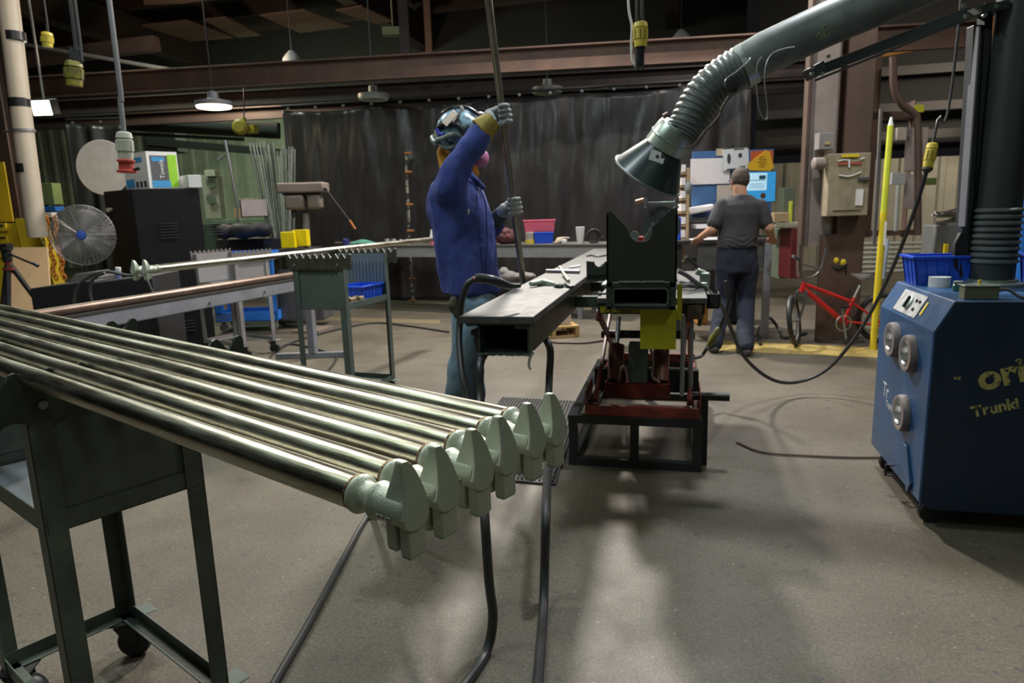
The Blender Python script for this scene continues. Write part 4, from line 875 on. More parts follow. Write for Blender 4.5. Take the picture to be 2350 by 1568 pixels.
MB().tube(bez([D(1748, 130, 3.3), D(1738, 150, 3.3), D(1736, 190, 3.3), D(1742, 250, 3.3), D(1757, 275, 3.3), D(1762, 255, 3.3), D(1755, 190, 3.3), D(1758, 150, 3.3), D(1772, 124, 3.3), D(1800, 112, 3.28), D(1824, 108, 3.26)], 6), .0035, 6).build('loop_wire', SILVER, PO)
MB().cyl(D(1522, 268, 3.42), D(1533, 262, 3.42), .012).build('clamp_screw', mat('brown screw', (.2, .13, .1), .5), PO)
# emblem on the duct: open ring with dot
pa = D(1893, 88, 3.235); q = MB(); s1 = (RIGHT*.95+UP*.3).normalized(); s2 = (UP*.95-RIGHT*.3).normalized()
ctr = lambda p: p
dl = duct[3]-duct[2]; dl = dl.normalized(); base = duct[2]
def ondct(p):
    w = p-base; al = w.dot(dl); rad = (w-dl*al).normalized(); return base+dl*al+rad*.0995
ring = lambda R, t_: ondct(pa+s1*R*cos(t_)+s2*R*sin(t_))
q.tube([ring(.026, radians(100+i*12)) for i in range(24)], .003, 6); q.tube([ring(.011, radians(i*30)) for i in range(13)], .003, 6); q.tube([ondct(pa+s1*.008+s2*.024), ondct(pa+s1*.004+s2*.05), ondct(pa+s1*.018+s2*.054)], .003, 6)
q.build('duct_emblem', mat('faded emblem', (.26, .32, .16), .6), PO)
tag(MB().tube(bez([PZ(1690, 1015, .008), PZ(1750, 1038, .008), PZ(1850, 1046, .008), PZ(1950, 1050, .008), PZ(2030, 1050, .008)], 6), .006, 6).build('extension_cord', mat('reddish cord', (.10, .05, .035), .6)), 'thin reddish brown cord on the floor running towards the blue filter cabinet', 'cable')
# ---- things on top of the cabinet
Mb = Matrix.Translation((1.30, 3.92, ztop-.035))
bin_box(Matrix.Translation((1.27, 3.60, ztop)) @ Matrix.Rotation(radians(2), 4, 'Z'), .42, .16, .135, 'blue ribbed plastic bin on the filter cabinet, left of the duct post')
bin_box(Matrix.Translation((1.66, 3.55, ztop)) @ Matrix.Rotation(radians(2), 4, 'Z'), .22, .20, .135, 'blue ribbed plastic bin on the filter cabinet, right of the duct post', mat('deep blue plastic', (.012, .05, .4), .4))
p = PZ(2155, 658, ztop); o = thing('tape_roll', 'roll of white tape lying on the filter cabinet', 'tape', p)
MB().lathe([(0, .024), (0, .044), (.045, .044), (.045, .024)], p, UP, 28).build('tape_body', WHITE, o)
MB().lathe([(-.0, .022), (.044, .022), (.044, .024), (.0, .024)], p, UP, 24).build('core', CARD, o)
p = PZ(2198, 668, ztop); o = thing('lidded_jar', 'small green glass jar beside the tape roll', 'jar', p)
MB().lathe([(0, .018), (.004, .022), (.025, .022), (.03, .018)], p, UP, 20).build('jar_body', mat('green jar', (.03, .12, .09), .2), o)
MB().lathe([(.03, .02), (.042, .02), (.043, .017)], p, UP, 20).build('lid', GALV, o)
p = PZ(2252, 688, ztop); o = thing('control_box', 'grey metal switch box on the front edge of the filter cabinet', 'electrical box', p)
MB().box((p.x-.06, p.y, ztop), (p.x+.06, p.y+.06, ztop+.05)).build('box_body', mat('box olive', (.12, .13, .08), .5), o, bevel=.003)
MB().box((p.x-.064, p.y-.004, ztop+.05), (p.x+.064, p.y+.064, ztop+.056)).build('lid', GALV, o, bevel=.001)
MB().cyl((p.x, p.y+.03, ztop+.056), (p.x, p.y+.03, ztop+.075), .006).build('toggle', YELC, o)
tag(MB().tube(bez([V((p.x+.06, p.y+.03, ztop+.03)), V((p.x+.10, p.y+.03, ztop+.035)), V((p.x+.14, p.y+.01, ztop+.008)), V((p.x+.2, p.y+.0, ztop+.008)), V((p.x+.34, p.y+.02, ztop+.008))], 6), .006, 8).build('power_cord', CABLE), 'short black cord running from the switch box across the filter cabinet', 'cable')
# ================================================================== HANGING CONNECTORS
def connector(px, py0, py1, d, w, label, px1=None, m=YELC, cordtop=None, cords=1, dark=None, rcord=.008, grp=None, flat=False):
    px1 = px if px1 is None else px1
    a, b = D(px, py0, d), D(px1, py1, d); ax = (b-a); L = ax.length; ax.normalize(); r = w/2
    o = thing('hanging_connector', label, 'connector', b, grp)
    MB().lathe([(0, r*.55), (.004, r*.85), (L*.22, r*.98), (L*.24, r*.86), (L*.28, r*.86), (L*.30, r), (L*.70, r), (L*.72, r*.88), (L*.78, r*.9), (L, r*.84)], a, ax, 20).build('connector_body', m, o)
    q = MB()
    for i in range(8):
        t_ = 2*pi*i/8; s1 = ax.orthogonal().normalized(); s2 = ax.cross(s1); n_ = s1*cos(t_)+s2*sin(t_); q.bar(a+n_*r+ax*L*.32, a+n_*r+ax*L*.68, r*.12, r*.12, up=n_)
    q.build('grip_ribs', dark or m, o)
    t = cordtop or (px-4, -60)
    for k in range(cords):
        off = (k-(cords-1)/2)*2.6*rcord
        MB().tube(bez([a+RIGHT*off, D(px*.8+t[0]*.2, py0*.8+t[1]*.2, d)+RIGHT*off, D(t[0], t[1], d)+RIGHT*off, V((D(t[0], t[1], d).x, D(t[0], t[1], d).y, 6.6))], 6), rcord, 8).build('cord', SILVER if flat else CABLE, o)
    return o, a, b, ax
DKY = mat('olive yellow plastic', (.30, .26, .03), .5, 0, (.03, .03, .02), 20, .8)
connector(108, 74, 108, 6.2, .092, 'small yellow connector hanging highest at the far left', px1=109, cordtop=(98, -20))
connector(169, 140, 198, 4.2, .098, 'scuffed yellow and black connector hanging on twin grey cords at the left', px1=171, cordtop=(163, -20), cords=2, m=DKY, rcord=.010)
o, a, b, ax = connector(284, 303, 366, 3.6, .080, 'pale grey plug with a red socket end hanging before the cardboard box', px1=289, cordtop=(248, -20), m=mat('pale grey plastic', (.5, .5, .42), .5), flat=True, rcord=.0125)
q = MB(); q.lathe([(0, .034), (.004, .042), (.012, .042), (.016, .034), (.05, .036), (.055, .046), (.066, .046), (.068, .03)], b, ax, 20); q.build('red_socket', mat('red socket', (.42, .05, .035), .5), o)
c = b+ax*.055; MB().cyl(c+RIGHT*.03, c+RIGHT*.07+UP*.01, .008).build('latch', BLACKP, o)
o, a, b, ax = connector(1470, 50, 108, 3.4, .068, 'yellow and black connector hanging at the top centre with a white wire', px1=1470, cordtop=(1468, -20), cords=2, dark=DKY, rcord=.009)
MB().lathe([(0, .024), (.03, .018), (.07, .012), (.085, .010)], b, ax, 14).build('strain_relief', BLACKP, o)
tag(MB().tube(bez([D(1440, -60, 3.42), D(1443, 20, 3.42), D(1450, 60, 3.42), D(1449, 100, 3.42), D(1451, 138, 3.42), D(1459, 152, 3.42), D(1460, 160, 3.42)], 6), .0058, 8).build('white_wire', WHITE), 'white wire hanging just left of the yellow connector at the top centre', 'wire')
# right connector with the long drooping cable
o, a, b, ax = connector(2141, 328, 384, 4.0, .062, 'yellow connector on the long drooping cable before the right wall', px1=2129, cordtop=(2200, 62), dark=DKY, rcord=.008)
MB().lathe([(0, .028), (.012, .03), (.03, .015)], b, ax, 14).build('strain_relief', BLACKP, o)
tag(MB().tube(bez([b, D(2100, 480, 4.1), D(2055, 600, 4.3), D(2005, 705, 4.5), D(1955, 785, 4.6), D(1895, 850, 4.7), D(1825, 878, 4.7), D(1765, 868, 4.6), D(1705, 815, 4.45), D(1668, 730, 4.2), D(1640, 670, 3.95), D(1605, 620, 3.85), D(1573, 590, 3.75)], 8), .0125, 8).build('drooping_cable', CABLE), 'long black cable swooping down from the yellow connector and up to the lift table', 'cable')
o, a, b, ax = None, None, None, None
q = thing('cable_plug', 'yellow and black cable plug hanging low beside the standing man', 'connector', D(1638, 775, 5.0))
a, b = D(1652, 752, 4.6), D(1622, 800, 4.6); ax = (b-a).normalized()
MB().lathe([(0, .012), (.02, .023), (.09, .025), (.12, .02), (.15, .012)], a, ax, 14).build('plug_body', DKY, q)
MB().tube(bez([D(1665, 645, 4.5), D(1672, 690, 4.5), D(1662, 730, 4.55), a], 6), .011, 8).tube(bez([b, D(1608, 818, 4.6), D(1580, 824, 4.5), D(1560, 820, 4.4)], 6), .012, 8).build('cord', CABLE, q)
# ================================================================== RIGHT BACKGROUND
def fbox(px0, py0, px1, py1, d, dep, m, name, label, cat, bevel=.004, parent=None):
    """upright box facing the camera, given by its front corners"""
    a, b = D(px0, py0, d), D(px1, py1, d); mm = fr(RIGHT, None, UP, a); w = (b-a).dot(RIGHT); h = (b-a).z
    q = MB(mm); q.box((0, 0, 0), (w, dep, h)); o = q.build(name, m, parent, bevel=bevel, smooth=0)
    if parent is None: tag(o, label, cat)
    return o
GC = mat('grey brown column paint', (.30, .25, .23), .6, 0, (.18, .14, .12), 3, .7)
CB = mat('column brown right', (.105, .06, .045), .6, 0, (.06, .04, .03), 3, .7)
p = PZ(1942, 786, 0)+FWD*.10
o = thing('steel_column', 'brown steel building column behind the bicycle, carrying the tan electrical panel', 'column', p)
MB().cbox((p.x+.03, p.y, 3.3), (.24, .03, 6.6), radians(14)).cbox((p.x+.0, p.y+.15, 3.3), (.02, .3, 6.6), radians(14)).cbox((p.x-.05, p.y+.3, 3.3), (.24, .03, 6.6), radians(14)).cbox((p.x-.06, p.y-.02, .52), (.40, .03, 1.04), radians(14)).build('column_section', CB, o, smooth=0)
a, b = D(1850, 566, 6.62), D(1920, 566, 6.62)
o = thing('steel_channel', 'wide grey brown upright channel left of the tan electrical panel', 'column', a)
mm = fr(RIGHT, None, UP, a); MB(mm).box((0, 0, 0), (.24, .02, 5.3)).box((0, 0, 0), (.02, .16, 5.3)).box((.22, 0, 0), (.24, .16, 5.3)).build('channel_section', GC, o, smooth=0)
MB(mm).box((-.04, .03, -.3), (-.01, .12, 5.3)).build('side_strip', CB, o, smooth=0)
EP = thing('breaker_box', 'tan electrical panel with white tape marks and a yellow label on the brown column', 'electrical panel', D(1945, 497, 6.55))
TAN = mat('tan enamel', (.33, .28, .20), .5, 0, (.22, .18, .12), 9, .8)
fbox(1897, 497, 2000, 350, 6.44, .14, TAN, 'panel_case', '', '', .006, EP)
a = fbox(1912, 484, 1984, 366, 6.43, .02, TAN, 'door', '', '', .004, EP)
fbox(1932, 361, 1972, 353, 6.42, .012, YELM, 'yellow_label', '', '', 0, EP)
fbox(1924, 379, 1978, 371, 6.42, .008, mat('red label', (.33, .08, .05), .6), 'red_label', '', '', 0, EP)
fbox(1963, 472, 1982, 434, 6.42, .008, PAPER, 'white_card', '', '', 0, EP)
fbox(1970, 414, 1998, 406, 6.41, .03, mat('latch grey', (.09, .09, .10), .4), 'door_latch', '', '', .002, EP)
q = MB(); q.tube(bez([D(1926, 402, 6.42), D(1945, 405, 6.42), D(1962, 401, 6.42), D(1976, 395, 6.42)], 5), .006, 6); q.tube([D(1949, 366, 6.42), D(1949, 384, 6.42)], .008, 6); q.tube(bez([D(1924, 370, 6.42), D(1935, 367, 6.42), D(1950, 368, 6.42)], 4), .005, 6); q.tube([D(1974, 366, 6.42), D(1984, 362, 6.42)], .005, 6); q.build('tape_marks', WHITE, EP)
o = fbox(1879, 343, 1916, 304, 6.48, .1, mat('box grey', (.24, .22, .22), .5), 'electrical_box', 'small grey square switch box above the tan panel at its upper left', 'electrical box')
fbox(1893, 332, 1906, 324, 6.47, .01, CARD, 'sticker', '', '', 0, o)
o = tag(MB().lathe([(0, .05), (.01, .055), (.09, .055), (.1, .04)], D(1890, 375, 6.5), -RIGHT, 20).build('alarm_bell', GC), 'small round brown fitting between the switch box and the tan panel', 'fitting')
for px0, py0, px1, py1, lab, m in ((2058, 322, 2082, 292, 'beige square box high up behind the top of the yellow pole', mat('beige box', (.36, .31, .27), .6)), (2046, 424, 2079, 396, 'light grey square box right of the yellow pole', mat('lt grey box', (.33, .34, .34), .5)),
                                   (2088, 392, 2132, 292, 'tall grey brown box behind the right connector', GC), (2085, 480, 2118, 400, 'lower grey brown box with round knobs, behind the drooping cable', GC)):
    fbox(px0, py0, px1, py1, 7.0, .12, m, 'electrical_box', lab, 'electrical box')
q = thing('crossbar_rack', 'brown steel frame of crossbars right of the electrical column', 'frame', D(2000, 540, 7.2))
for px0, py0, px1, py1 in ((1928, 278, 2102, 254), (1915, 545, 2100, 527), (2078, 545, 2100, 230), (1998, 545, 2012, 120), (1984, 545, 1990, 120)):
    fbox(px0, py0, px1, py1, 7.15, .08, CB, 'frame_bar', '', '', .003, q)
for px0, px1, y0, y1, r, m, lab in ((2022, 2006, 250, 560, .018, SILVER, 'grey conduit standing just left of the yellow pole'), (1998, 1985, 140, 350, .022, mat('cream conduit', (.34, .28, .21), .5), 'cream conduit running down to the top of the tan panel'), (2038, 2028, 548, 640, .016, mat('pale blue rod', (.35, .42, .52), .4), 'pale blue grey rod right of the yellow pole near the bicycle seat'),
                               (1932, 1912, 60, 310, .012, GC, 'thin brown conduit beside the wide grey channel'), (2062, 2056, 424, 530, .02, mat('pale conduit', (.3, .32, .29), .5), 'pale conduit below the light grey box')):
    tag(MB().tube([D(px0, y0, 6.95), D(px1, y1, 6.95)], r, 10).build('conduit', m), lab, 'pipe')
tag(MB().tube(bez([D(2050, 130, 7.0), D(2052, 200, 7.0), D(2070, 240, 7.0), D(2098, 262, 7.0), D(2106, 300, 7.0), D(2106, 540, 7.0)], 6), .035, 12).build('bent_pipe', CB), 'thick brown bent pipe right of the yellow pole', 'pipe')
# orange crane beam at the upper right
a, b = D(1980, 118, 10.5), D(2290, 60, 9.8); tag(MB().bar(a, b, .06, .26).build('orange_beam', mat('orange beam paint', (.48, .20, .03), .6), smooth=0), 'orange crane beam seen between the extraction arm and its post', 'beam')
# earmuffs / drill on column
o = thing('corded_grinder', 'yellow and black hand grinder hanging on the column behind the bicycle', 'power tool', D(1925, 600, 6.6))
MB().ell(D(1917, 598, 6.6), (.035, .03, .04)).ell(D(1932, 602, 6.6), (.04, .03, .045)).build('yellow_body', YELM, o)
MB().cap(D(1925, 565, 6.62), D(1935, 592, 6.62), .035, .03).cap(D(1935, 612, 6.62), D(1940, 665, 6.62), .045, .035).cap(D(1935, 660, 6.62), D(1925, 700, 6.62), .02, .015).build('black_body', BLACKP, o)
MB().tube(bez([D(1905, 610, 6.6), D(1925, 616, 6.58), D(1945, 606, 6.6)], 5), .02, 8).build('strap', BLACKP, o)
tag(MB().tube(bez([D(1950, 580, 6.65), D(1962, 540, 6.7), D(1980, 500, 6.75), D(1988, 480, 6.8)], 5), .018, 8).build('flex_cord', mat('brown cord', (.09, .07, .06), .6)), 'thick dark cord hanging from below the tan electrical panel', 'cable')
# yellow pole
YP = thing('yellow_pole', 'tall yellow plastic pole with lime upper half standing on the floor by the bicycle', 'pole', PZ(2003, 803, 0))
bt = PZ(2003, 803, 0); md = D(2026, 468, (bt.dot(FWD)*cos(radians(10.8))-(0-CAMH)*0)+.05); 
bt = PZ(2003, 803, 0)
tpz = 2.0; dirv = V((.018, .0, 1)); f = lambda z: V((bt.x+.008*z, bt.y, z))
MB().cyl(f(0), f(1.24), .0285, n=20).build('lower_sleeve', YELM, YP)
MB().cyl(f(1.24), f(1.98), .0265, .024, n=20).build('upper_sleeve', mat('lime yellow plastic', (.62, .66, .05), .45), YP)
MB().cyl(f(1.98), f(2.05), .022, .008, n=16).build('tip', WHITE, YP)
c = f(1.0); MB().box((c.x+.008, c.y-.030, .95), (c.x+.026, c.y-.02, 1.16)).build('white_label', WHITE, YP)
# ================================================================== BICYCLE
BK_ = thing('bicycle', 'small red bicycle with grey handlebars parked by the brown column', 'bicycle', PZ(1935, 800, 0))
RB = mat('red bicycle enamel', (.55, .022, .02), .28); db = 6.38
fwc = D(1822, 735, 6.42); zf = fwc.z
R_ = .245
rwc = D(2026, 748, 6.42)
def b(px, py, d=db): return D(px, py, d)
q = MB(); q.cyl(b(1838, 670), b(1846, 647), .020).cyl(b(1845, 652), b(1957, 694), .0165).cyl(b(1843, 662), b(1934, 738), .024).cyl(b(1957, 690), b(1938, 735), .0165).cyl(b(1950, 701), b(1961, 684), .019)
for s_ in (-.05, .05): q.cyl(b(1955, 694), b(2030, 746, db+s_), .0105).cyl(b(1940, 738), b(2030, 748, db+s_), .0115)
q.cyl(b(1938, 742, db-.04), b(1938, 742, db+.04), .024); q.build('frame', RB, BK_)
def wheel(c, ax, R, nm='wheel'):
    ax = ax.normalized(); s1 = ax.orthogonal().normalized(); s2 = ax.cross(s1)
    w = MB().tube([c+(s1*cos(t_)+s2*sin(t_))*(R-.024) for t_ in [2*pi*i/40 for i in range(41)]], .024, 10).build(nm, RUBBER, BK_)
    MB().tube([c+(s1*cos(t_)+s2*sin(t_))*(R-.052) for t_ in [2*pi*i/40 for i in range(41)]], .009, 8).build('rim', BRIGHT if nm != 'wheel' else SILVER, w)
    q = MB(); q.cyl(c-ax*.05, c+ax*.05, .02)
    for i in range(24):
        t_ = 2*pi*i/24; q.cyl(c+ax*(.02 if i % 2 else -.02), c+(s1*cos(t_)+s2*sin(t_))*(R-.05), .0016, n=4)
    q.build('spokes', SILVER, w)
fa = (RIGHT*.86 + FWD*.48 + UP*(.12))
fwc.z = R_; wheel(fwc, RIGHT*.80 - FWD*.5 + UP*.14, R_); rwc.z = R_; wheel(rwc, FWD + RIGHT*.25, R_)
q = MB()
for s_ in (-.045, .045):
    n_ = (RIGHT*.80 - FWD*.5).normalized()*s_; q.tube(bez([b(1841, 665)+n_*.6, b(1838, 680)+n_, fwc+n_], 6), .012, 8)
q.build('fork', mat('fork grey', (.12, .12, .12), .4, .4), BK_)
q = MB(); hb = [b(1836, 560), b(1835, 600), b(1836, 625), b(1847, 638), b(1864, 636), b(1880, 624), b(1888, 606), b(1896, 570)]
q.tube(bez(hb, 5), .0105, 8).cyl(b(1836, 604), b(1884, 618), .009).cyl(b(1846, 640), b(1847, 652), .018).cyl(b(1820, 588, db-.2), b(1835, 597, db-.02), .014); q.build('handlebar', mat('bar grey', (.2, .19, .2), .35, .7), BK_)
MB().cyl(b(1957, 690), b(1974, 655), .013).build('seat_post', BRIGHT, BK_)
q = MB(); q.hexa([b(1952, 632), b(1975, 646), b(2000, 640), b(1975, 640, db+.12)], [b(1952, 626), b(1975, 636), b(2002, 628), b(1978, 628, db+.12)]); q.build('seat', mat('seat grey', (.22, .2, .2), .5), BK_, bevel=.012)
cr = b(1936, 742, db-.05); MB().tube([cr+(RIGHT*cos(t_)+UP*sin(t_))*.072 for t_ in [2*pi*i/24 for i in range(25)]], .006, 6).bar(cr, cr+V((-.02, 0, .15)), .015, .015).bar(cr, cr+V((.03, 0, -.15)), .015, .015).build('crankset', GALV, BK_)
for s_, k in ((V((-.02, 0, .16)), 0), (V((.03, 0, -.16)), 1)): MB().cbox(cr+s_-FWD*.04, (.08, .05, .02)).build('pedal', BLACKP, BK_)
# dark floor cables / pipes on rack behind bicycle
o = thing('pipe_rack', 'low rack of long pale pipes behind the column on the right', 'rack', D(2050, 590, 9.5))
for i in range(7):
    a, b_ = D(1960, 560+i*11, 9.6), D(2210, 556+i*10, 9.0)
    MB().cyl(a, b_, .022, n=10).build('pipe', mat('pale pipe', (.36, .37, .31), .4, .4) if i == 0 else bpy.data.materials['pale pipe'], o)
MB().box((*D(1965, 640, 9.7).xy, 0), D(1972, 552, 9.7)+V((.05, .05, 0))).box((*D(2120, 640, 9.3).xy, 0), D(2127, 552, 9.3)+V((.05, .05, 0))).build('rack_post', BLACKM, o)
# rod bin at right
o = thing('rod_tub', 'grey tub with bundled shiny rods behind the duct post', 'bin', D(2170, 560, 7.6))
MB(fr(RIGHT, None, UP, D(2140, 600, 7.6))).box((0, 0, 0), (.33, .25, .40)).box((.06, .05, -D(2140, 600, 7.6).z), (.27, .2, 0)).build('tub_body', mat('tub grey', (.16, .17, .17), .6), o, bevel=.02)
for i in range(14):
    a = D(2138+random.uniform(0, 35), 500+random.uniform(-14, 14), 7.55+random.uniform(0, .1)); MB().cyl(a, a+RIGHT*.35+UP*random.uniform(-.08, .1)+FWD*.1, .012, n=8).build('steel_rod', BRIGHT, o)
fbox(2165, 600, 2178, 560, 7.56, .03, YELM, 'yellow_block', '', '', .004, o)
# grey machine on far right behind wall
fbox(1948-30, 0, 0, 0, 1, 1, WD, 'x', '', '') if False else None
for px0, py0, px1, py1, d, dep, m, nm, lab, cat in (
    (1812, 640, 1845, 525, 9.0, .4, mat('maroon cabinet', (.14, .02, .025), .5), 'storage_box', 'dark red box seen between the desk and the grey channel', 'box'),
    (1788, 640, 1842, 525, 9.4, .4, mat('greenish cabinet', (.20, .23, .18), .6), 'low_cabinet', 'pale green low cabinet behind the desk on the right', 'cabinet'),
    (1780, 522, 1845, 510, 9.0, .5, mat('pale shelf', (.36, .36, .26), .5), 'wall_shelf', 'pale shelf board behind the standing man, right of the monitor', 'shelf'),
    (1776, 510, 1812, 488, 9.0, .3, CARD, 'cardboard_box', 'brown cardboard box on the pale shelf right of the monitor', 'box'),
    (1796, 510, 1826, 430, 9.25, .2, mat('green case', (.10, .12, .09), .5), 'control_cabinet', 'dark green control case above the pale shelf', 'cabinet'),
    (1812, 510, 1820, 462, 9.2, .05, mat('lime strip', (.45, .5, .05), .5), 'lime_sign', 'narrow lime coloured strip on the dark green case', 'sign'),
    (2120, 425, 2150, 408, 9.4, .1, mat('lime box', (.14, .2, .05), .5), 'wall_box', 'small green box on the beige partition behind the drooping cable', 'electrical box'),
    (2102, 258, 2122, 240, 7.0, .05, mat('lime tag', (.4, .36, .02), .5), 'yellow_tag', 'small yellow tag on the bent brown pipe', 'tag')):
    fbox(px0, py0, px1, py1, d, dep, m, nm, lab, cat)
tag(MB().cyl(D(2350, 330, 5.5), D(2338, 700, 5.5), .03).cyl(D(2320, 560, 5.5), D(2360, 560, 5.5), .02).build('blue_ladder_rail', BLUEC), 'blue metal rail at the right edge behind the duct post', 'rail')
# ================================================================== DESK, BOARD
o = thing('work_desk', 'dark steel standing desk in front of the pin board', 'desk', (.5, 7.3, 0))
ta, tb_ = D(1550, 553, 6.95), D(1782, 553, 6.85); zt = ta.z
mm = fr(tb_-ta-UP*(tb_-ta).z, None, UP, ta); W_ = (tb_-ta).length
MB(mm).box((-.02, 0, -.04), (W_, .65, 0)).build('desk_top', BLACKM, o, bevel=.003)
MB(mm).box((.0, .04, -.24), (W_-.04, .60, -.22)).build('lower_shelf', BLACKM, o, smooth=0)
MB(mm).box((.22, .02, -.30), (W_-.12, .05, -.04)).build('front_apron', mat('apron', (.085, .08, .078), .5), o, smooth=0)
for x, y in ((.02, .03), (W_-.11, .0), (.02, .58), (W_-.11, .58)):
    MB(mm).box((x, y, -ta.z), (x+.07 if x > .3 else x+.05, y+.05, -.04)).build('leg', GREYM if x > .3 else BLACKM, o, smooth=0)
# board
o = thing('pin_board', 'blue pin board with papers standing on the desk', 'board', D(1680, 400, 7.55))
def bd_(px0, py0, px1, py1, d, m, nm, par, rot=0, dep=.004):
    a, b_ = D(px0, py0, d), D(px1, py1, d); c = (a+b_)/2; w = abs((b_-a).dot(RIGHT)); h = abs((b_-a).z)
    mm = fr(RIGHT, None, UP, c) @ Matrix.Rotation(rot, 4, 'Y'); return MB(mm).box((-w/2, 0, -h/2), (w/2, dep, h/2)).build(nm, m, par, smooth=0), mm
bd_(1587, 500, 1776, 342, 7.55, mat('board blue', (.055, .14, .33), .7), 'board_panel', o, dep=.02)
bd_(1584, 424, 1676, 362, 7.53, PAPER, 'paper_sheet', o); bd_(1644, 480, 1690, 424, 7.53, mat('tan paper', (.55, .47, .40), .8), 'paper_sheet', o)
bd_(1644, 358, 1660, 341, 7.53, mat('tan paper 2', (.5, .42, .3), .8), 'paper_sheet', o)
p, mm = bd_(1659, 390, 1719, 340, 7.50, WHITE, 'poster', o, rot=radians(-3)); p['label'] = 'white poster with two dark figure shapes'
q = MB(mm); q.ell((-.075, -.004, .01), (.02, .002, .055), n=10).ell((.045, -.004, .035), (.022, .002, .024), n=10).box((-.10, -.004, -.11), (.02, -.002, -.095)).box((.03, -.004, -.09), (.10, -.002, -.078)).box((-.02, -.004, .095), (.09, -.002, .105)); q.build('printed_figures', INK, p)
p, mm = bd_(1722, 388, 1775, 345, 7.52, mat('orange red card', (.50, .10, .03), .6), 'paper_sheet', o)
mm = fr(RIGHT, None, UP, D(1746, 371, 7.48)); q = MB(mm)
q.prism([(-.14, -.02), (-.125, -.085), (.11, -.10), (.14, -.06), (.09, .10), (.05, .115)], Matrix.Identity(4), 0, .004); p = q.build('yellow_sign', mat('sign yellow', (.80, .45, .02), .6), o, smooth=0)
q = MB(mm)
for i in range(5): q.cbox((.01+.008*(i % 2), -.002, .045-.024*i), (.10-.02*abs(i-2), .002, .007))
q.build('sign_lines', mat('brown ink', (.25, .12, .01), .7), p)
for px in (1680, 1716): 
    c = D(px, 338, 7.5); MB().cyl(c, c+UP*.025, .015).build('binder_clip', BLACKP, o)
# monitor
o = thing('computer_monitor', 'computer monitor with a light blue page on screen beside the man', 'monitor', D(1745, 480, 7.2))
mm = fr(RIGHT+FWD*.1, None, UP, D(1745, 429, 7.2)); w, h = .155, .150
MB(mm).box((-w-.006, 0, -h-.006), (w+.014, .03, h+.006)).build('monitor_case', BLACKP, o, bevel=.004)
p = MB(mm).box((-w, -.003, -h), (w+.006, 0, h)).build('screen', mat('screen blue', (.02, .1, .2), .3, emit=(.03, .30, .62), es=.75, n2=(.0, .02, .1)), o, smooth=0)
MB(mm).box((-w, -.006, -.035), (.065, -.003, h-.01)).build('page_window', mat('page', (.3, .4, .5), .3, emit=(.45, .78, .92), es=.65), p, smooth=0)
q = MB(mm); q.box((-.02, -.008, .075), (.05, -.006, .115)).box((-.12, -.008, .065), (.04, -.006, .070)).box((-.12, -.008, .028), (.02, -.006, .032)).box((-.12, -.008, .010), (.04, -.006, .013)).box((-.12, -.008, -.008), (.03, -.006, -.005)); q.build('page_lines', mat('page ink', (.03, .1, .16), .5), p, smooth=0)
MB(mm).ell((.03, -.005, -.09), (.03, .002, .03)).build('picture_shape', mat('pic brown', (.12, .06, .04), .5), p)
MB(mm).box((-.02, .03, zt-mm.translation.z), (.02, .05, -.1)).box((-.1, 0, zt-mm.translation.z), (.1, .12, zt-mm.translation.z+.012)).build('monitor_stand', BLACKP, o)
# desk things
o = thing('paper_pile', 'white papers and open folder lying on the desk under the man\'s left hand', 'papers', D(1620, 545, 7.1))
p0 = D(1605, 548, 7.0); 
for i, (dx, dy, w, h, r) in enumerate(((0, 0, .30, .22, .1), (.16, .06, .28, .2, -.15), (.05, .14, .3, .2, .3))):
    MB().cbox((p0.x+dx+.06, p0.y+dy+.08, zt+.004+.004*i), (w, h, .004), r).build('paper_sheet', PAPER, o, smooth=0)
q = thing('wooden_shelf', 'upright tan letter rack of papers at the left end of the desk', 'shelf', D(1575, 545, 7.3))
fbox(1574, 552, 1583, 385, 7.25, .25, CARD, 'side_board', '', '', .002, q)
for i, y in enumerate((550, 520, 490, 460, 430, 400)):
    fbox(1562, y, 1576, y-3, 7.25, .25, CARD, 'shelf_board', '', '', 0, q)
    fbox(1563, y-5, 1574, y-22, 7.27, .2, PAPER, 'paper_stack', '', '', .002, q)
fbox(1556, 552, 1564, 498, 7.0, .06, BLUEP, 'blue_bottle', 'narrow bright blue bottle just right of the V plate', 'bottle', .012)
a = D(1583, 500, 7.3)
mm = fr(RIGHT-UP*.0, None, UP, D(1610, 480, 7.35)) @ Matrix.Rotation(radians(-9), 4, 'Y')
tag(MB(mm).box((-.14, 0, -.035), (.14, .2, .03)).build('paper_roll', PAPER, bevel=.02), 'thick curled white paper stack on the desk shelf below the board', 'papers')
fbox(1588, 513, 1680, 506, 7.4, .3, BLACKM, 'desk_riser', 'dark raised shelf on the desk under the curled papers', 'shelf')
fbox(1598, 513+12, 1628, 513+2, 7.2, .2, PAPER, 'folded_paper', 'small folded white paper below the desk riser', 'papers')
fbox(1560, 604, 1572, 570, 7.02, .15, CARD, 'cardboard_box', 'narrow tan cardboard box right of the V plate', 'box')
fbox(1634, 612, 1642, 566, 7.0, .1, mat('orange red', (.5, .1, .03), .5), 'red_holder', 'narrow orange red holder hanging on the desk front', 'holder')
fbox(1600, 745, 1626, 690, 7.75, .3, mat('orange tub', (.6, .25, .05), .5), 'orange_tub', 'orange tub on the floor under the desk behind the man', 'bin', .01)
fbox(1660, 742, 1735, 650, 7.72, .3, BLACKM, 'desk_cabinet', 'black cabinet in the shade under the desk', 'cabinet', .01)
tag(MB().tube(bez([PZ(1745, 790, .02), D(1740, 760, 7.2), D(1765, 730, 7.2), D(1790, 760, 7.1), PZ(1800, 775, .02), PZ(1850, 765, .02)], 6), .016, 8).build('floor_hose', CABLE), 'black hose looping on the floor between the desk leg and the bicycle', 'hose')
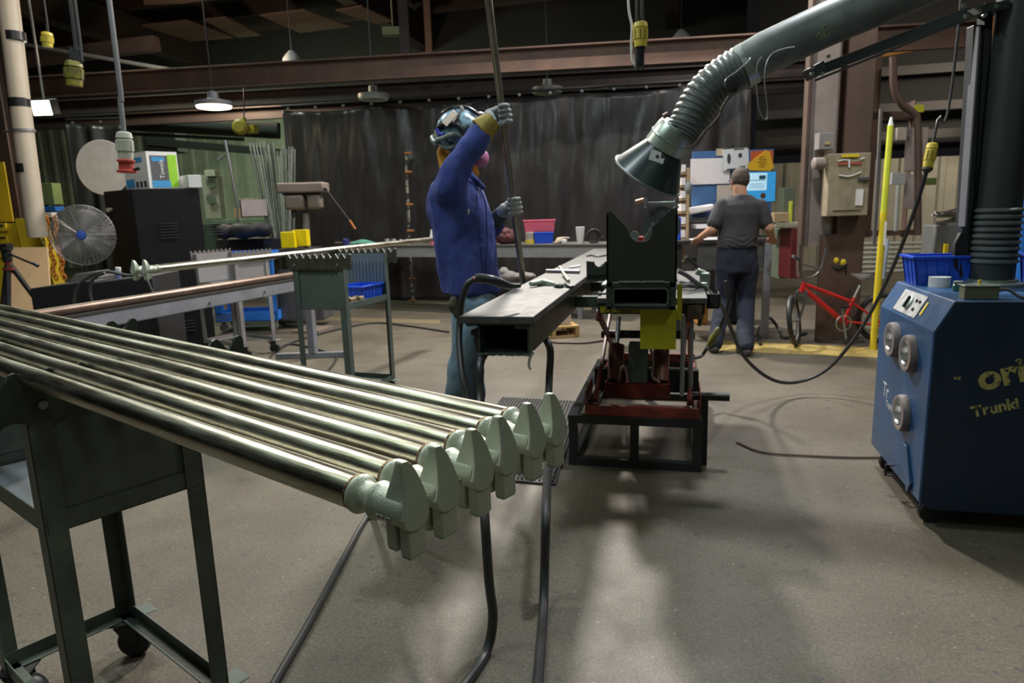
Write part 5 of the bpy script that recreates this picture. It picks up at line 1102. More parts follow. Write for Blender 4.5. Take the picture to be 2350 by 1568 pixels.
# ================================================================== BACK BENCH
GF = mat('bench grey', (.30, .30, .31), .5, 0, (.2, .2, .21), 5, .7)
zb_ = .93; A0 = PZ(742, 563, zb_); A1 = PZ(1412, 560, zb_)
A0 = PZ(905, 563, zb_); dv = (A1-A0).normalized(); A0 = A0 - dv*.95
mm = fr(dv, None, UP, A0); W_ = (A1-A0).length
o = thing('long_bench', 'long grey steel bench in front of the black curtain, strewn with small things', 'workbench', A0+dv*W_/2)
MB(mm).box((0, -.02, -.02), (W_, .62, 0)).build('bench_top', mat('bench top', (.10, .095, .09), .6), o, smooth=0, bevel=.002)
MB(mm).box((0, 0, -.165), (W_, .02, -.02)).box((0, .55, -.165), (W_, .57, -.02)).build('front_channel', GF, o, smooth=0, bevel=.002)
for x in (.06, W_*.5, W_-.5): 
    for y in (.02, .52): MB(mm).box((x, y, -zb_), (x+.06, y+.05, -.02)).build('leg', GREYM, o, smooth=0)
dvz = lambda px, off=.2: None
def bp(px, off=.15):
    """point on the bench top at picture column px"""
    best = min(range(401), key=lambda i: abs(proj(A0+dv*(W_*i/400)+mm.to_3x3() @ V((0, off, 0)))[0]-px)); return A0+dv*(W_*best/400)+mm.to_3x3() @ V((0, off, 0))
def proj(p):
    v = ROT.transposed() @ (V(p)-V((0, 0, CAMH))); return 1175+F*v.x/-v.z, 784-F*v.y/-v.z
def ph(px): return 1/ (F/ ((-(ROT.transposed() @ (bp(px)-V((0, 0, CAMH)))).z)))    # metres per pixel
def bbox_on(px0, px1, h, dep, m, name, label, cat, off=.15, z=0, bevel=.004, lid=None):
    a, b_ = bp(px0, off), bp(px1, off); M_ = fr(RIGHT, None, UP, (a+b_)/2+UP*z); w = (b_-a).length
    o = MB(M_).box((-w/2, 0, 0), (w/2, dep, h)).build(name, m, None, bevel=bevel, smooth=0); return tag(o, label, cat), M_, w
P_ = mat('pink plastic', (.68, .12, .20), .5)
bt1 = bp(1247, .15)
def tote(px0, px1, z, h, dep, m, label, grp=None):
    a, b_ = bp(px0), bp(px1); w = (b_-a).length; M_ = fr(RIGHT, None, UP, (a+b_)/2+UP*z); o = thing('small_tote', label, 'box', (a+b_)/2+UP*z, grp)
    MB(M_).hexa([(-w*.46, .01, 0), (w*.46, .01, 0), (w*.46, dep-.01, 0), (-w*.46, dep-.01, 0)], [(-w/2, 0, h), (w/2, 0, h), (w/2, dep, h), (-w/2, dep, h)]).build('box_body', m, o, bevel=.004, smooth=0)
    MB(M_).box((-w*.52, -.008, h-.02), (w*.52, dep+.008, h)).build('lid', m, o, bevel=.004, smooth=0); return o
tote(1228, 1268, 0.0005, .145, .18, BLUEP, 'small blue box on the bench under the pink box')
tote(1207, 1272, .148, .155, .18, P_, 'pink plastic box sitting on top of the blue box')
def cylon(px, r, h, m, name, label, cat, off=.12, prof=None, mats=None):
    c = bp(px, off); o = thing(name, label, cat, c); MB().lathe(prof or [(0, r*.85), (h*.98, r), (h, r*.9)], c, UP, 20).build(name+'_body', m, o); return o, c
o, c = cylon(1332, .055, .215, WHITE, 'cup', 'tall white tumbler standing on the back bench', 'cup', prof=[(0, .036), (.01, .040), (.20, .056), (.205, .056), (.205, .02)])
o, c = cylon(1217, .06, .15, mat('clear jar', (.45, .42, .36), .25), 'jar', 'pale jar with yellow contents beside the blue box', 'jar'); MB().lathe([(.003, .063), (.05, .064)], c, UP, 20).build('yellow_contents', YELC, o)
o, c = cylon(994, .04, .2, WHITE, 'bottle', 'white bottle on the bench just left of the welder', 'bottle', prof=[(0, .04), (.12, .042), (.15, .03), (.2, .028), (.205, .01)]); MB().lathe([(.0, .045), (.045, .045)], c, UP, 20).build('pink_band', P_, o)
for px, lab, i in ((889, 'first from the left', 0), (904, 'second from the left', 1), (921, 'third from the left', 2), (935, 'rightmost', 3)):
    c = bp(px, .10); r = .034
    if i < 2: pr = [(0, r), (.02, r), (.025, r*.75), (.05, r*.75), (.055, r), (.085, r), (.085, r*.6)]
    else: pr = [(0, r), (.03, r*1.1), (.045, r*.6), (.06, r*.9), (.07, r*.85), (.078, r*.4)]
    tag(MB().lathe(pr, c, UP, 16).build('pipe_fitting', mat('pale fitting', (.5, .49, .46), .4, .3) if i == 0 else bpy.data.materials['pale fitting']), 'pale metal pipe fitting on the back bench, %s of four' % lab, 'fitting', 'pale fittings on the back bench')
def lump(pts, name, m, label, cat, vox=.012, seed=1.0, amp=.008):
    q = MB()
    for p_, r in pts: q.ell(p_, r)
    return tag(remesh(q, vox, name, m, None, 5, lambda c, n: amp*noise.noise(c*22+V((seed, 0, 0)))), label, cat)
c = bp(832, .1); lump([(c+UP*.03, (.16, .10, .045)), (c+RIGHT*.12+UP*.02, (.08, .08, .03)), (c-RIGHT*.12+UP*.02, (.08, .07, .03)), (c+UP*.055, (.07, .06, .03))], 'shop_rag', mat('teal cloth', (.12, .36, .28), .9), 'crumpled teal rag lying on the back bench', 'rag')
c = bp(1160, .12); lump([(c+UP*.10, (.15, .10, .11)), (c+RIGHT*.08+UP*.08, (.09, .09, .08)), (c-RIGHT*.09+UP*.12, (.07, .08, .07))], 'maroon_bag', mat('maroon cloth', (.13, .025, .035), .8, 0, (.03, .02, .02), 14, .8), 'dark red crumpled bag on the bench behind the held tube', 'bag', amp=.02)
q = MB(); c = bp(1133, .06)+UP*.09; q.tube([c+RIGHT*.05*cos(t_)+UP*.09*sin(t_)+FWD*.02*sin(2*t_) for t_ in [2*pi*i/20 for i in range(21)]], .012, 8); tag(q.build('tan_rope_loop', mat('tan rope', (.3, .25, .2), .8)), 'tan hose loop leaning on the dark red bag', 'hose')
c = bp(1283, .10); lump([(c+UP*.03, (.055, .05, .035)), (c+RIGHT*.05+UP*.07, (.10, .03, .018)), (c-RIGHT*.03+UP*.015, (.05, .05, .02))], 'tan_glove', mat('tan leather', (.36, .29, .22), .8), 'tan leather glove lying on the bench right of the blue box', 'glove', amp=.006)
tag(MB().lathe([(0, .02), (.01, .032), (.05, .034), (.055, .02)], bp(1296, .06), UP, 16).build('roll_end', WHITE), 'small white roll on the bench below the tan glove', 'roll')
c = bp(1364, .10)+UP*.09; q = MB()
for k in range(4): q.tube([c+(RIGHT*cos(t_)+UP*sin(t_))*(.082-.008*k)+FWD*.02*k for t_ in [2*pi*i/24 for i in range(25)]], .011, 8)
q.tube(bez([c+RIGHT*.08-UP*.02, c+RIGHT*.12+UP*.0, c+RIGHT*.13+UP*.09], 5), .009, 8)
tag(q.build('cable_coil', RUBBER), 'black coiled cable standing on the bench right of the white tumbler', 'cable')
c = bp(775, .1)+UP*.03; tag(MB().cyl(c-RIGHT*.16, c+RIGHT*.16, .026).cyl(c+RIGHT*.15, c+RIGHT*.17, .04).build('dark_roller', mat('roller brown', (.10, .06, .05), .5)), 'dark brown roller lying on the left end of the bench', 'tool')
c = bp(733, .1); tag(MB().lathe([(0, .05), (.08, .05), (.1, .03)], c, UP, 16).build('blue_jar', mat('navy plastic', (.03, .04, .2), .5)), 'small navy blue jar left of the dark roller', 'jar')
c = bp(1130, .0) ; p = D(1165, 635, 8.4); lump([(V((p.x, p.y, p.z)), (.14, .1, .07)), (p+RIGHT*.2, (.16, .1, .05)), (p-RIGHT*.04+UP*.05, (.07, .07, .07))], 'grey_bundle', mat('grey cloth', (.18, .17, .165), .9), 'grey crumpled bundle on the low shelf under the back bench', 'cloth')
# low shelf under bench
a = D(1140, 655, 8.5); b_ = D(1230, 652, 8.3); o = fbox(1120, 660, 1270, 652, 8.35, .35, BLACKM, 'under_shelf', 'dark low shelf under the back bench', 'shelf'); 
# pallet with boxes
P0 = PZ(1305, 775, 0); o = thing('wooden_pallet', 'yellow wood pallet on the floor behind the beam, left of the lift', 'pallet', P0)
mm = fr(RIGHT*.97+FWD*.2, None, UP, P0)
q = MB(mm)
for y in (0, .27, .54): q.build('stringer', WOOD, o, smooth=0) if False else None
for y in (0, .30, .62): MB(mm).box((-.45, y, .015), (.12, y+.09, .10)).build('stringer', WOOD, o, smooth=0) if False else MB(mm).box((-.45, y, .0), (.12, y+.10, .018)).build('bottom_board', WOOD, o, smooth=0)
for x in (-.45, -.18, .08): MB(mm).box((x, 0, .018), (x+.04, .72, .105)).build('stringer', WOOD, o, smooth=0)
for y in (0, .15, .30, .45, .60): MB(mm).box((-.45, y, .105), (.12, y+.11, .125)).build('top_board', WOOD, o, smooth=0)
for i, (x, y, z, w, d_, h, m, lab) in enumerate(((-.13, .10, .126, .19, .25, .13, mat('tan carton', (.52, .42, .33), .8), 'tan carton on the pallet, lower of two'), (-.14, .10, .257, .20, .25, .12, mat('pinkish carton', (.55, .40, .30), .8), 'pinkish tan carton on the pallet, stacked on another'), (-.30, .15, .126, .12, .2, .12, WHITE, 'white carton on the pallet, left of the stacked ones'))):
    tag(MB(mm).box((x, y, z), (x+w, y+d_, z+h)).build('carton', m, bevel=.003, smooth=0), lab, 'box')
tag(MB().tube(bez([PZ(1080, 760, .012), PZ(1170, 764, .012), PZ(1260, 784, .012), PZ(1300, 787, .012), PZ(1355, 786, .012), PZ(1450, 770, .012)], 6), .01, 8).build('extension_cord', mat('dark red cord', (.07, .03, .03), .6)), 'thin dark cord crossing the floor in front of the pallet', 'cable')
tag(MB().tube(bez([PZ(600, 860, .012), PZ(640, 800, .012), PZ(740, 765, .012), PZ(850, 742, .012), PZ(920, 746, .012), PZ(1030, 762, .012)], 8), .011, 8).build('extension_cord', CABLE), 'black cable curving over the floor behind the second cart', 'cable')
tag(MB().tube(bez([PZ(660, 860, .012), PZ(636, 815, .012), PZ(668, 790, .012), PZ(760, 812, .012), PZ(768, 830, .012), PZ(745, 858, .012)], 8), .011, 8).build('extension_cord', CABLE), 'black cable looping around the tee foot of the stand post', 'cable')
# ================================================================== LEFT STAND: channel with brown pipe
CH = thing('channel_support', 'long grey steel channel on a tee footed post, at the left behind the six tubes', 'pipe support', (-3.6, 5.0, .7))
z_ = .78; pa, pb = PZ(400, 690, z_), PZ(668, 645, z_); cdv = (pb-pa).normalized(); pa2 = pa-cdv*1.9; pb2 = pb+cdv*.35
mm = fr(cdv, None, UP, pa2); Lc = (pb2-pa2).length
MB(mm).box((0, 0, -.10), (Lc, .008, 0)).box((0, 0, -.008), (Lc, .06, 0)).box((0, 0, -.10), (Lc, .06, -.092)).build('channel', GREYM, CH, smooth=0, bevel=.001)
MB(mm).box((0, -.004, .0), (Lc, .10, .016)).build('top_strip', mat('dark strip', (.05, .045, .04), .5), CH, smooth=0)
ft = PZ(757, 828, 0); xx = (ft-pa2).dot(cdv)
q = MB(); px_ = pa2+cdv*(Lc-.12); f0 = V((px_.x, px_.y, 0))+FWD*.03
q.box((f0.x-.035, f0.y-.035, .05), (f0.x+.035, f0.y+.035, z_-.10)); q.build('post', GREYM, CH, smooth=0, bevel=.004)
MB().bar(V((f0.x, f0.y, .027))-RIGHT*.36, V((f0.x, f0.y, .027))+RIGHT*.34, .055, .053).build('foot_bar', GREYM, CH, smooth=0, bevel=.003)
r_ = .03; p0_ = pa2+UP*(.016+r_)+mm.to_3x3() @ V((0, .045, 0))
BRP = mat('brown mill pipe', (.21, .14, .11), .38, .6, (.10, .07, .055), 9, .7)
tag(MB().cyl(p0_-cdv*.2, p0_+cdv*(Lc-.1), r_, n=20).build('mill_pipe', BRP), 'long brown pipe lying along the grey channel support at the left', 'steel tube')
p = pa2+cdv*(Lc*.53); MB().cyl(mm @ V((Lc*.62, -.002, -.06)), mm @ V((Lc*.62, -.012, -.06)), .012, n=8).cyl(mm @ V((Lc*.80, -.002, -.05)), mm @ V((Lc*.80, -.012, -.05)), .012, n=8).build('bolt', SILVER, CH)
# ================================================================== LEFT BACKGROUND
# black cabinet
Rc = PZ(497, 790, 0); Cc = D(310, 500, 7.15); Cc.z = 0; Lc_ = D(245, 500, 7.55); Lc_.z = 0; zt_ = D(472, 432, 7.46).z
back = (Lc_-Cc); o = thing('equipment_cabinet', 'tall black steel cabinet with small vent slots behind the left carts', 'cabinet', (Rc+Cc)/2)
R3 = Rc+back
MB().hexa([Cc+UP*.01, Rc+UP*.01, R3+UP*.01, Lc_+UP*.01], [Cc+UP*zt_, Rc+UP*zt_, R3+UP*zt_, Lc_+UP*zt_]).build('cabinet_body', mat('cabinet black', (.009, .0085, .010), .6, 0, (.014, .013, .015), 3, .6, spec=.18), o, bevel=.006, smooth=0)
fdir = (Rc-Cc).normalized(); mf = fr(fdir, None, UP, Cc-FWD*.004); Wf = (Rc-Cc).length
for u0, v0 in ((.22, 1.18), (.66, 1.20)):
    q = MB(mf); w, h = .17, .15
    for k in range(6): q.box((u0, -.006, v0+k*h/5), (u0+w, .0, v0+k*h/5+.006))
    q.build('vent_slots', mat('vent line', (.05, .048, .052), .5), o, smooth=0)
for u0, v0 in ((.25, .18), (.62, .20)):
    q = MB(mf); 
    for k in range(4): q.box((u0, -.006, v0+k*.035), (u0+.2, .0, v0+k*.035+.01))
    q.build('vent_slots', bpy.data.materials['vent line'], o, smooth=0)
c = D(254, 482, 7.45); MB().cyl(c-FWD*.05, c+FWD*.05, .022).build('lock', mat('lock cream', (.4, .37, .3), .4), o)
MB().bar(Rc+UP*.02-FWD*.003, Rc+UP*zt_-FWD*.003, .012, .012).build('edge_strip', GREYM, o)
# boxes on the cabinet
zc_ = zt_+.008
def D_at(px, dd): p = D(px, 430, dd); p.z = zc_; return p
o = thing('towel_box', 'white and lime printed cardboard box of towels standing on the black cabinet', 'box', D_at(345, 7.6))
c0 = D_at(344, 7.30); l0 = D_at(290, 7.62); r0 = D_at(414, 7.5); bk = l0+(r0-c0); H_ = .375
MB().hexa([c0, r0, bk, l0], [c0+UP*H_, r0+UP*H_, bk+UP*H_, l0+UP*H_]).build('carton', WHITE, o, smooth=0)
rd = (r0-c0); rl = rd.length; mr = fr(rd, None, UP, c0)
ld = (c0-l0); ll = ld.length; ml = fr(ld, None, UP, l0)
pr = MB(mr).box((.03, -.002, .01), (rl-.09, -.0005, H_-.04)).build('printed_panel', mat('charcoal print', (.10, .10, .11), .6), o, smooth=0)
MB(mr).box((rl-.10, -.003, .01), (rl-.01, -.001, H_-.03)).build('lime_panel', mat('lime print', (.30, .62, .03), .6), o, smooth=0)
MB(mr).box((.03, -.004, .01), (rl-.09, -.002, .08)).box((.045, -.004, H_-.10), (rl-.13, -.002, H_-.055)).build('blue_panel', mat('sky print', (.05, .30, .62), .6), o, smooth=0)
up_m = mr @ Matrix.Translation((.155, -.005, .10)) @ Matrix(((0, -1, 0, 0), (0, 0, -1, 0), (1, 0, 0, 0), (0, 0, 0, 1)))
text('Towels', .065, up_m, WHITE, 'printed_lettering', o, extrude=.0005, align='LEFT')
q = MB(ml); q.box((ll*.45, -.002, H_-.10), (ll*.8, -.0005, H_-.05)).box((.02, -.002, .02), (ll*.4, -.0005, .11)).build('blue_print', bpy.data.materials['sky print'], o, smooth=0)
q = MB(ml)
for k in range(3): q.box((ll*(.45+.17*k), -.002, .02), (ll*(.56+.17*k), -.0005, .08))
q.build('black_print', INK, o, smooth=0)
c0 = D_at(434, 7.40); r0 = D_at(464, 7.45); l0 = D_at(415, 7.6); bk = l0+(r0-c0); H_ = .13
tag(MB().hexa([c0, r0, bk, l0], [c0+UP*H_, r0+UP*H_, bk+UP*H_, l0+UP*H_]).build('carton', WHITE, bevel=.004, smooth=0), 'small plain white box beside the printed towel box on the black cabinet', 'box')
# white disc, fan
c = D(238, 385, 8.9); tag(MB().lathe([(0, .02), (0.004, .335), (.012, .34), (.016, .335), (.02, .02)], c, -FWD, 48).build('round_reflector', mat('white fabric', (.90, .84, .80), .8)), 'large white round disc propped behind the black cabinet', 'disc')
MB().cyl(V((c.x, c.y+.0, 0)), V((c.x, c.y+.0, c.z)), .014).build('stand_pole', BLACKM, bpy.data.objects['round_reflector'])
FN = thing('cooling_fan', 'round grey pedestal fan with a blue hub in front of the black cabinet', 'fan', D(193, 700, 7.5))
c = D(193, 540, 7.1); nf = (-FWD*.96-RIGHT*(-.25)+UP*.03).normalized(); s1 = nf.cross(UP).normalized(); s2 = nf.cross(s1); Rf = .30
FW = mat('fan wire', (.33, .32, .32), .35, .5)
q = MB()
for k in range(1, 19): rr_ = Rf*k/18; q.tube([c+(s1*cos(t_)+s2*sin(t_))*rr_+nf*(.09-.055*(k/18)**2) for t_ in [2*pi*i/40 for i in range(41)]], .0021 if k < 18 else .006, 5, cap=False)
for k in range(80):
    t_ = 2*pi*k/80; q.tube([c+(s1*cos(t_)+s2*sin(t_))*rr_+nf*(.09-.055*(rr_/Rf)**2) for rr_ in (.05, .12, .2, .26, Rf)], .0024 if k % 8 else .0042, 5, cap=False)
q.build('fan_guard', FW, FN)
q = MB()
for k in range(40): t_ = 2*pi*k/40; q.tube([c+(s1*cos(t_)+s2*sin(t_))*Rf+nf*.035, c+(s1*cos(t_)+s2*sin(t_))*Rf*.98-nf*.05, c+(s1*cos(t_)+s2*sin(t_))*Rf*.5-nf*.10], .0022, 4, cap=False)
q.build('rear_guard', FW, FN)
for k in range(3):
    q = MB(); a_ = 2*pi*k/3+.3; vs = []
    for i in range(7):
        rr_ = .05+.21*i/6
        for j in range(5):
            t_ = a_+(-.55+1.1*j/4)*(1-.3*i/6); vs.append(c+(s1*cos(t_)+s2*sin(t_))*rr_+nf*(-.02+.05*(j/4-.5)))
    q._add(vs, [(i*5+j, i*5+j+1, (i+1)*5+j+1, (i+1)*5+j) for i in range(6) for j in range(4)]); q.build('fan_blade', mat('blade grey', (.22, .21, .2), .5), FN, solid=.003)
MB().lathe([(0, .001), (-.0, .035), (.02, .045), (.03, .04), (.035, .001)], c+nf*.07, nf, 24).build('hub_badge', mat('hub blue', (.05, .12, .55), .4), FN)
MB().cyl(c-nf*.02, c-nf*.16, .07).cyl(V((c.x, c.y, .0))-nf*.1, V((c.x, c.y, c.z))-nf*.1, .02).lathe([(0, .2), (.02, .2), (.04, .04)], V((c.x, c.y, 0))-nf*.1, UP, 24).build('motor_and_stand', BLACKM, FN)
# yellow tool cabinet
YT = mat('yellow cabinet enamel', (.62, .44, .02), .4, 0, (.45, .32, .02), 6, .5)
o = thing('tool_cabinet', 'yellow tool cabinet with two open drawer fronts at the left edge', 'cabinet', D(60, 700, 8.0))
mm = fr(RIGHT, None, UP, D(-20, 820, 8.0)); mm.translation.z = 0
x1_ = (D(88, 600, 8.0)-mm.translation).dot(RIGHT); zt1 = D(60, 512, 8.0).z
x1_ -= .16; MB(mm).box((-.1, 0, .08), (x1_, .5, zt1)).build('cabinet_body', YT, o, bevel=.005, smooth=0)
for k, (y0, y1) in enumerate(((512, 530), (540, 558), (566, 590))):
    za, zb2 = D(30, y1, 8.0).z, D(30, y0, 8.0).z; dr = MB(mm).box((-.05, -.03, za), (x1_-.13, 0, zb2)).build('drawer', YT, o, bevel=.004, smooth=0)
    MB(mm).box((-.03, -.05, zb2-.03), (x1_-.15, -.03, zb2-.012)).build('handle', BLACKM, dr)
o = thing('chain_rack', 'yellow upright rack hung with orange chains between the tool cabinet and the fan', 'rack', D(120, 700, 7.9))
mm = fr(RIGHT, None, UP, D(82, 800, 7.9)); mm.translation.z = 0; za = D(100, 500, 7.9).z
MB(mm).hexa([(.10, 0, 0), (.42, 0, 0), (.42, .2, 0), (.10, .2, 0)], [(0, 0, za), (.24, 0, za), (.24, .2, za), (0, .2, za)]).build('rack_body', YT, o, bevel=.005)
for k, (px, m) in enumerate(((88, DKY), (106, ORANGE), (125, ORANGE))):
    pts = []; q = MB()
    for i in range(16):
        c = D(px+i*1.4+3*sin(i*1.3), 502+i*(9 if k < 3 else 6), 7.84); q.tube([c+(RIGHT*cos(t_)*.018*(1 if i % 2 else .4)+UP*sin(t_)*.034+FWD*cos(t_)*.014*(0 if i % 2 else 1)) for t_ in [2*pi*j/10 for j in range(11)]], .009, 6)
    tag(q.build('hanging_chain', m), ('olive chain hanging at the left of the yellow rack', 'bright orange chain hanging down the middle of the yellow rack', 'bright orange chain hanging nearest the fan')[k], 'chain')
fbox(98, 500, 118, 488, 8.0, .1, WHITE, 'paper_tag', 'small white card on top of the yellow chain rack', 'card', .004)
# yellow upright post far left and clutter
fbox(-12, 510, 8, 372, 8.6, .02, YT, 'yellow_post', 'yellow upright post at the very left edge above the tool cabinet', 'post')
fbox(-10, 700, 16, 380, 8.4, .1, mat('grey brown post', (.16, .13, .13), .6), 'grey_post', 'grey brown post at the extreme left edge', 'post') if False else None
o = thing('plywood_board', 'tan board leaning upright behind the camera tripod', 'board', D(70, 700, 6.9))
a, b_, c, d_ = D(20, 720, 6.5), D(118, 735, 6.5), D(108, 568, 6.9), D(24, 568, 6.9); MB().hexa([a, b_, b_+FWD*.02, a+FWD*.02], [d_, c, c+FWD*.02, d_+FWD*.02]).build('board_sheet', mat('tan sheet', (.50, .33, .18), .7, 0, (.45, .3, .16), 3, .5), o, smooth=0)
o = thing('camera_tripod', 'black camera tripod with a pan handle at the left edge', 'tripod', D(15, 700, 5.6)); c = D(18, 600, 5.6)
MB().cyl(c, c+UP*.09, .035).cyl(c+UP*.09, c+UP*.12, .05).box(c+V((-.05, -.03, .12)), c+V((.05, .03, .14))).build('tripod_head', BLACKP, o)
MB().cyl(c+UP*.07, D(86, 610, 5.5), .009).cyl(D(76, 604, 5.5), D(88, 611, 5.5), .014).build('pan_handle', BLACKP, o)
for t_ in ((95, 760), (20, 800), (-60, 760)): f = PZ(t_[0], t_[1]+40, .0) if False else V((c.x, c.y, 0))+RIGHT*((t_[0]-18)*.0058)+FWD*(-.25 if t_[0] == 20 else .2); MB().cyl(c, f, .022, .012, n=10).build('leg', BLACKP, o)
MB().cyl(c-UP*.10, c-UP*.0, .028).lathe([(0, .045), (.02, .045)], c-UP*.07, UP, 20).build('centre_column', mat('reddish ring', (.2, .03, .02), .5), o)
# black welding case with cable loops
o = thing('black_equipment_case', 'low wide black equipment case behind the six tubes at the left', 'equipment case', D(220, 720, 5.0))
a = D(85, 668, 5.2); b_ = D(215, 655, 5.2); c = D(350, 625, 5.0); 
bm_ = mat('case black', (.016, .016, .018), .55)
Wc = D(355, 640, 5.2)
mm = fr(RIGHT, None, UP, D(80, 740, 5.2)); xb = (Wc-mm.translation).dot(RIGHT); q = MB(mm); z1_ = D(85, 662, 5.2).z-mm.translation.z; z2_ = D(350, 630, 5.2).z-mm.translation.z; z0_ = -mm.translation.z
q.hexa([(0, 0, z0_), (xb*.52, 0, z0_), (xb*.52, .4, z0_), (0, .4, z0_)], [(0, 0, z1_), (xb*.52, 0, z1_+.05), (xb*.52, .4, z1_+.05), (0, .4, z1_)]).hexa([(xb*.5, -.03, z0_), (xb, -.03, z0_), (xb, .4, z0_), (xb*.5, .4, z0_)], [(xb*.5, -.03, z2_-.05), (xb, -.03, z2_), (xb, .4, z2_), (xb*.5, .4, z2_-.05)]).build('case_body', bm_, o, bevel=.01)
MB(mm).hexa([(xb*.22, .1, z1_), (xb*.5, .1, z1_+.05), (xb*.5, .35, z1_+.05), (xb*.22, .35, z1_)], [(xb*.28, .14, z1_+.09), (xb*.47, .14, z1_+.11), (xb*.47, .3, z1_+.11), (xb*.28, .3, z1_+.09)]).build('case_lid', mat('lid grey', (.07, .065, .065), .5), o, bevel=.01)
tag(MB().tube(bez([D(168, 705, 5.0), D(175, 665, 5.0), D(205, 635, 5.0), D(245, 624, 5.0), D(290, 632, 5.0), D(330, 636, 5.0), D(350, 672, 5.0)], 8), .011, 8).tube(bez([D(212, 700, 4.95), D(206, 665, 4.95), D(215, 640, 4.95), D(240, 626, 4.95)], 8), .011, 8).build('looped_cable', mat('dark cable loop', (.05, .05, .05), .5)), 'dark cable arching over the black equipment case', 'cable')
o = thing('spray_can', 'small pale cap spray can standing on the black equipment case', 'can', D(271, 634, 5.3)); MB().cyl(D(271, 640, 5.3), D(271, 622, 5.3), .022).build('can_body', mat('can blue', (.15, .2, .35), .4), o); MB().cyl(D(271, 622, 5.3), D(271, 614, 5.3), .02).build('cap', WHITE, o)
# carts, bags and drill press in the left centre
def tub_cart(px0, px1, ytop, ybot, d, label, m, dep=.45):
    a, b_ = D(px0, ybot, d), D(px1, ybot, d); w = (b_-a).length; mm = fr(RIGHT, None, UP, V((a.x, a.y, 0))); h = D(px0, ytop, d).z; o = thing('utility_cart', label, 'cart', (a+b_)/2)
    for z in (.13, h-.10): 
        MB(mm).box((0, 0, z), (w, dep, z+.02)).box((0, 0, z), (w, .02, z+.12)).box((0, dep-.02, z), (w, dep, z+.12)).box((0, 0, z), (.02, dep, z+.12)).box((w-.02, 0, z), (w, dep, z+.12)).build('tray', m, o, smooth=0, bevel=.006)
    for x in (0, w-.09):
        for y in (0, dep-.07): MB(mm).box((x, y, .2), (x+.09, y+.07, h-.05)).build('leg', m, o, smooth=0, bevel=.006)
    for x in (.07, w-.07):
        for y in (.06, dep-.06): MB(mm).lathe([(-.015, .04), (-.012, .05), (.012, .05), (.015, .04)], (x, y, .055), (0, 1, 0), 20).box((x-.02, y-.02, .06), (x+.02, y+.02, .13)).build('wheel', mat('grey wheel', (.2, .2, .2), .5), o)
    return o
tub_cart(492, 634, 585, 712, 8.2, 'light blue plastic two tray cart beside the black cabinet', BLUEC)
fbox(640, 738, 735, 590, 8.4, .4, mat('dark grey machine', (.10, .10, .105), .5), 'floor_machine', 'dark grey machine on the floor between the blue cart and second rack cart', 'machine', .02)
tag(MB().bar(PZ(652, 742, .03), PZ(724, 744, .03), .10, .05).build('white_foot_bar', WHITE, bevel=.01), 'white steel foot bar on the floor under the dark grey machine', 'foot bar')
o = fbox(505, 640, 640, 545, 9.0, .4, mat('black bench', (.03, .03, .032), .6), 'dark_workbench', 'black cloth covered table behind the third rack cart', 'table', .01)
q = MB(); c = D(560, 530, 8.8); q.ell(c, (.30, .14, .10)).ell(D(600, 527, 8.8), (.14, .14, .10)).ell(D(515, 532, 8.8), (.1, .12, .10)); tag(remesh(q, .02, 'black_duffel', mat('black nylon', (.014, .014, .017), .7), None, 4, lambda c, n: .012*noise.noise(c*9)), 'black padded equipment bags lying on the cloth covered table', 'bag')
o = thing('flat_panel', 'white square light panel above the black bags', 'panel', D(583, 500, 8.9)); fbox(553, 499, 613, 455, 8.9, .03, BLACKP, 'panel_frame', '', '', .004, o); fbox(556, 497, 611, 457, 8.88, .01, mat('panel white', (.62, .52, .52), .6), 'panel_face', '', '', 0, o)
# light stand with angled head
tag(MB().cyl(D(516, 322, 9.2), D(545, 470, 9.2), .018).cyl(D(498, 370, 9.2), D(521, 352, 9.2), .014).cyl(D(545, 470, 9.2), D(546, 560, 9.2), .014).build('light_stand', SILVER), 'thin grey slanting light stand left of the rod bundle', 'stand')
# rod bundle
random.seed(12)
RODM = mat('grey green rod', (.32, .36, .31), .4, .3, (.14, .16, .14), 20, .7)
for i in range(34):
    f_ = i/33; tx = 572+104*f_+random.uniform(-3, 3); ty = (326 if f_ < .55 else 338)+random.uniform(-4, 10); bx = 622+48*f_+random.uniform(-5, 5)
    dd = 9.0+random.uniform(-.12, .12); tag(MB().cyl(D(tx, ty, dd), D(bx, 560, dd), .0095, n=6).build('steel_rod', RODM), 'thin grey green rod in the splayed bundle standing behind the drill press', 'rod', 'rods in the bundle behind the drill press')
o = thing('rod_tub', 'dark tub holding the foot of the rod bundle', 'bin', D(645, 600, 9.0)); fbox(612, 640, 676, 545, 8.8, .4, BLACKM, 'tub_body', '', '', .01, o)
# drill press
DPM = mat('drill press brown grey', (.24, .19, .16), .45, 0, (.18, .14, .12), 5, .6)
o = thing('drill_press', 'brown grey bench drill press with a wide belt cover and orange tipped lever', 'drill press', D(705, 565, 8.2))
mm = fr(RIGHT, None, UP, D(696, 443, 8.1)); 
a, b_ = D(643, 443, 8.1), D(748, 420, 8.1); w = (b_-a).dot(RIGHT)
MB(mm).box((-w*.5, -.12, 0), (w*.5, .16, .115)).build('belt_cover', DPM, o, bevel=.02)
MB(mm).box((-.20, -.10, -.19), (.02, .10, -.02)).box((.05, -.08, -.19), (.21, .08, -.02)).build('motor_and_head', mat('dp dark', (.17, .135, .11), .5), o, bevel=.03)
MB(mm).box((-.22, -.07, -.02), (.18, .07, .005)).cyl((-.12, -.02, -.28), (-.12, -.02, -.18), .03).build('spindle', BLACKM, o)
MB().cyl(D(702, 490, 8.12), D(708, 640, 8.12), .04, n=18).build('column', mat('dp column', (.28, .26, .27), .35, .5), o)
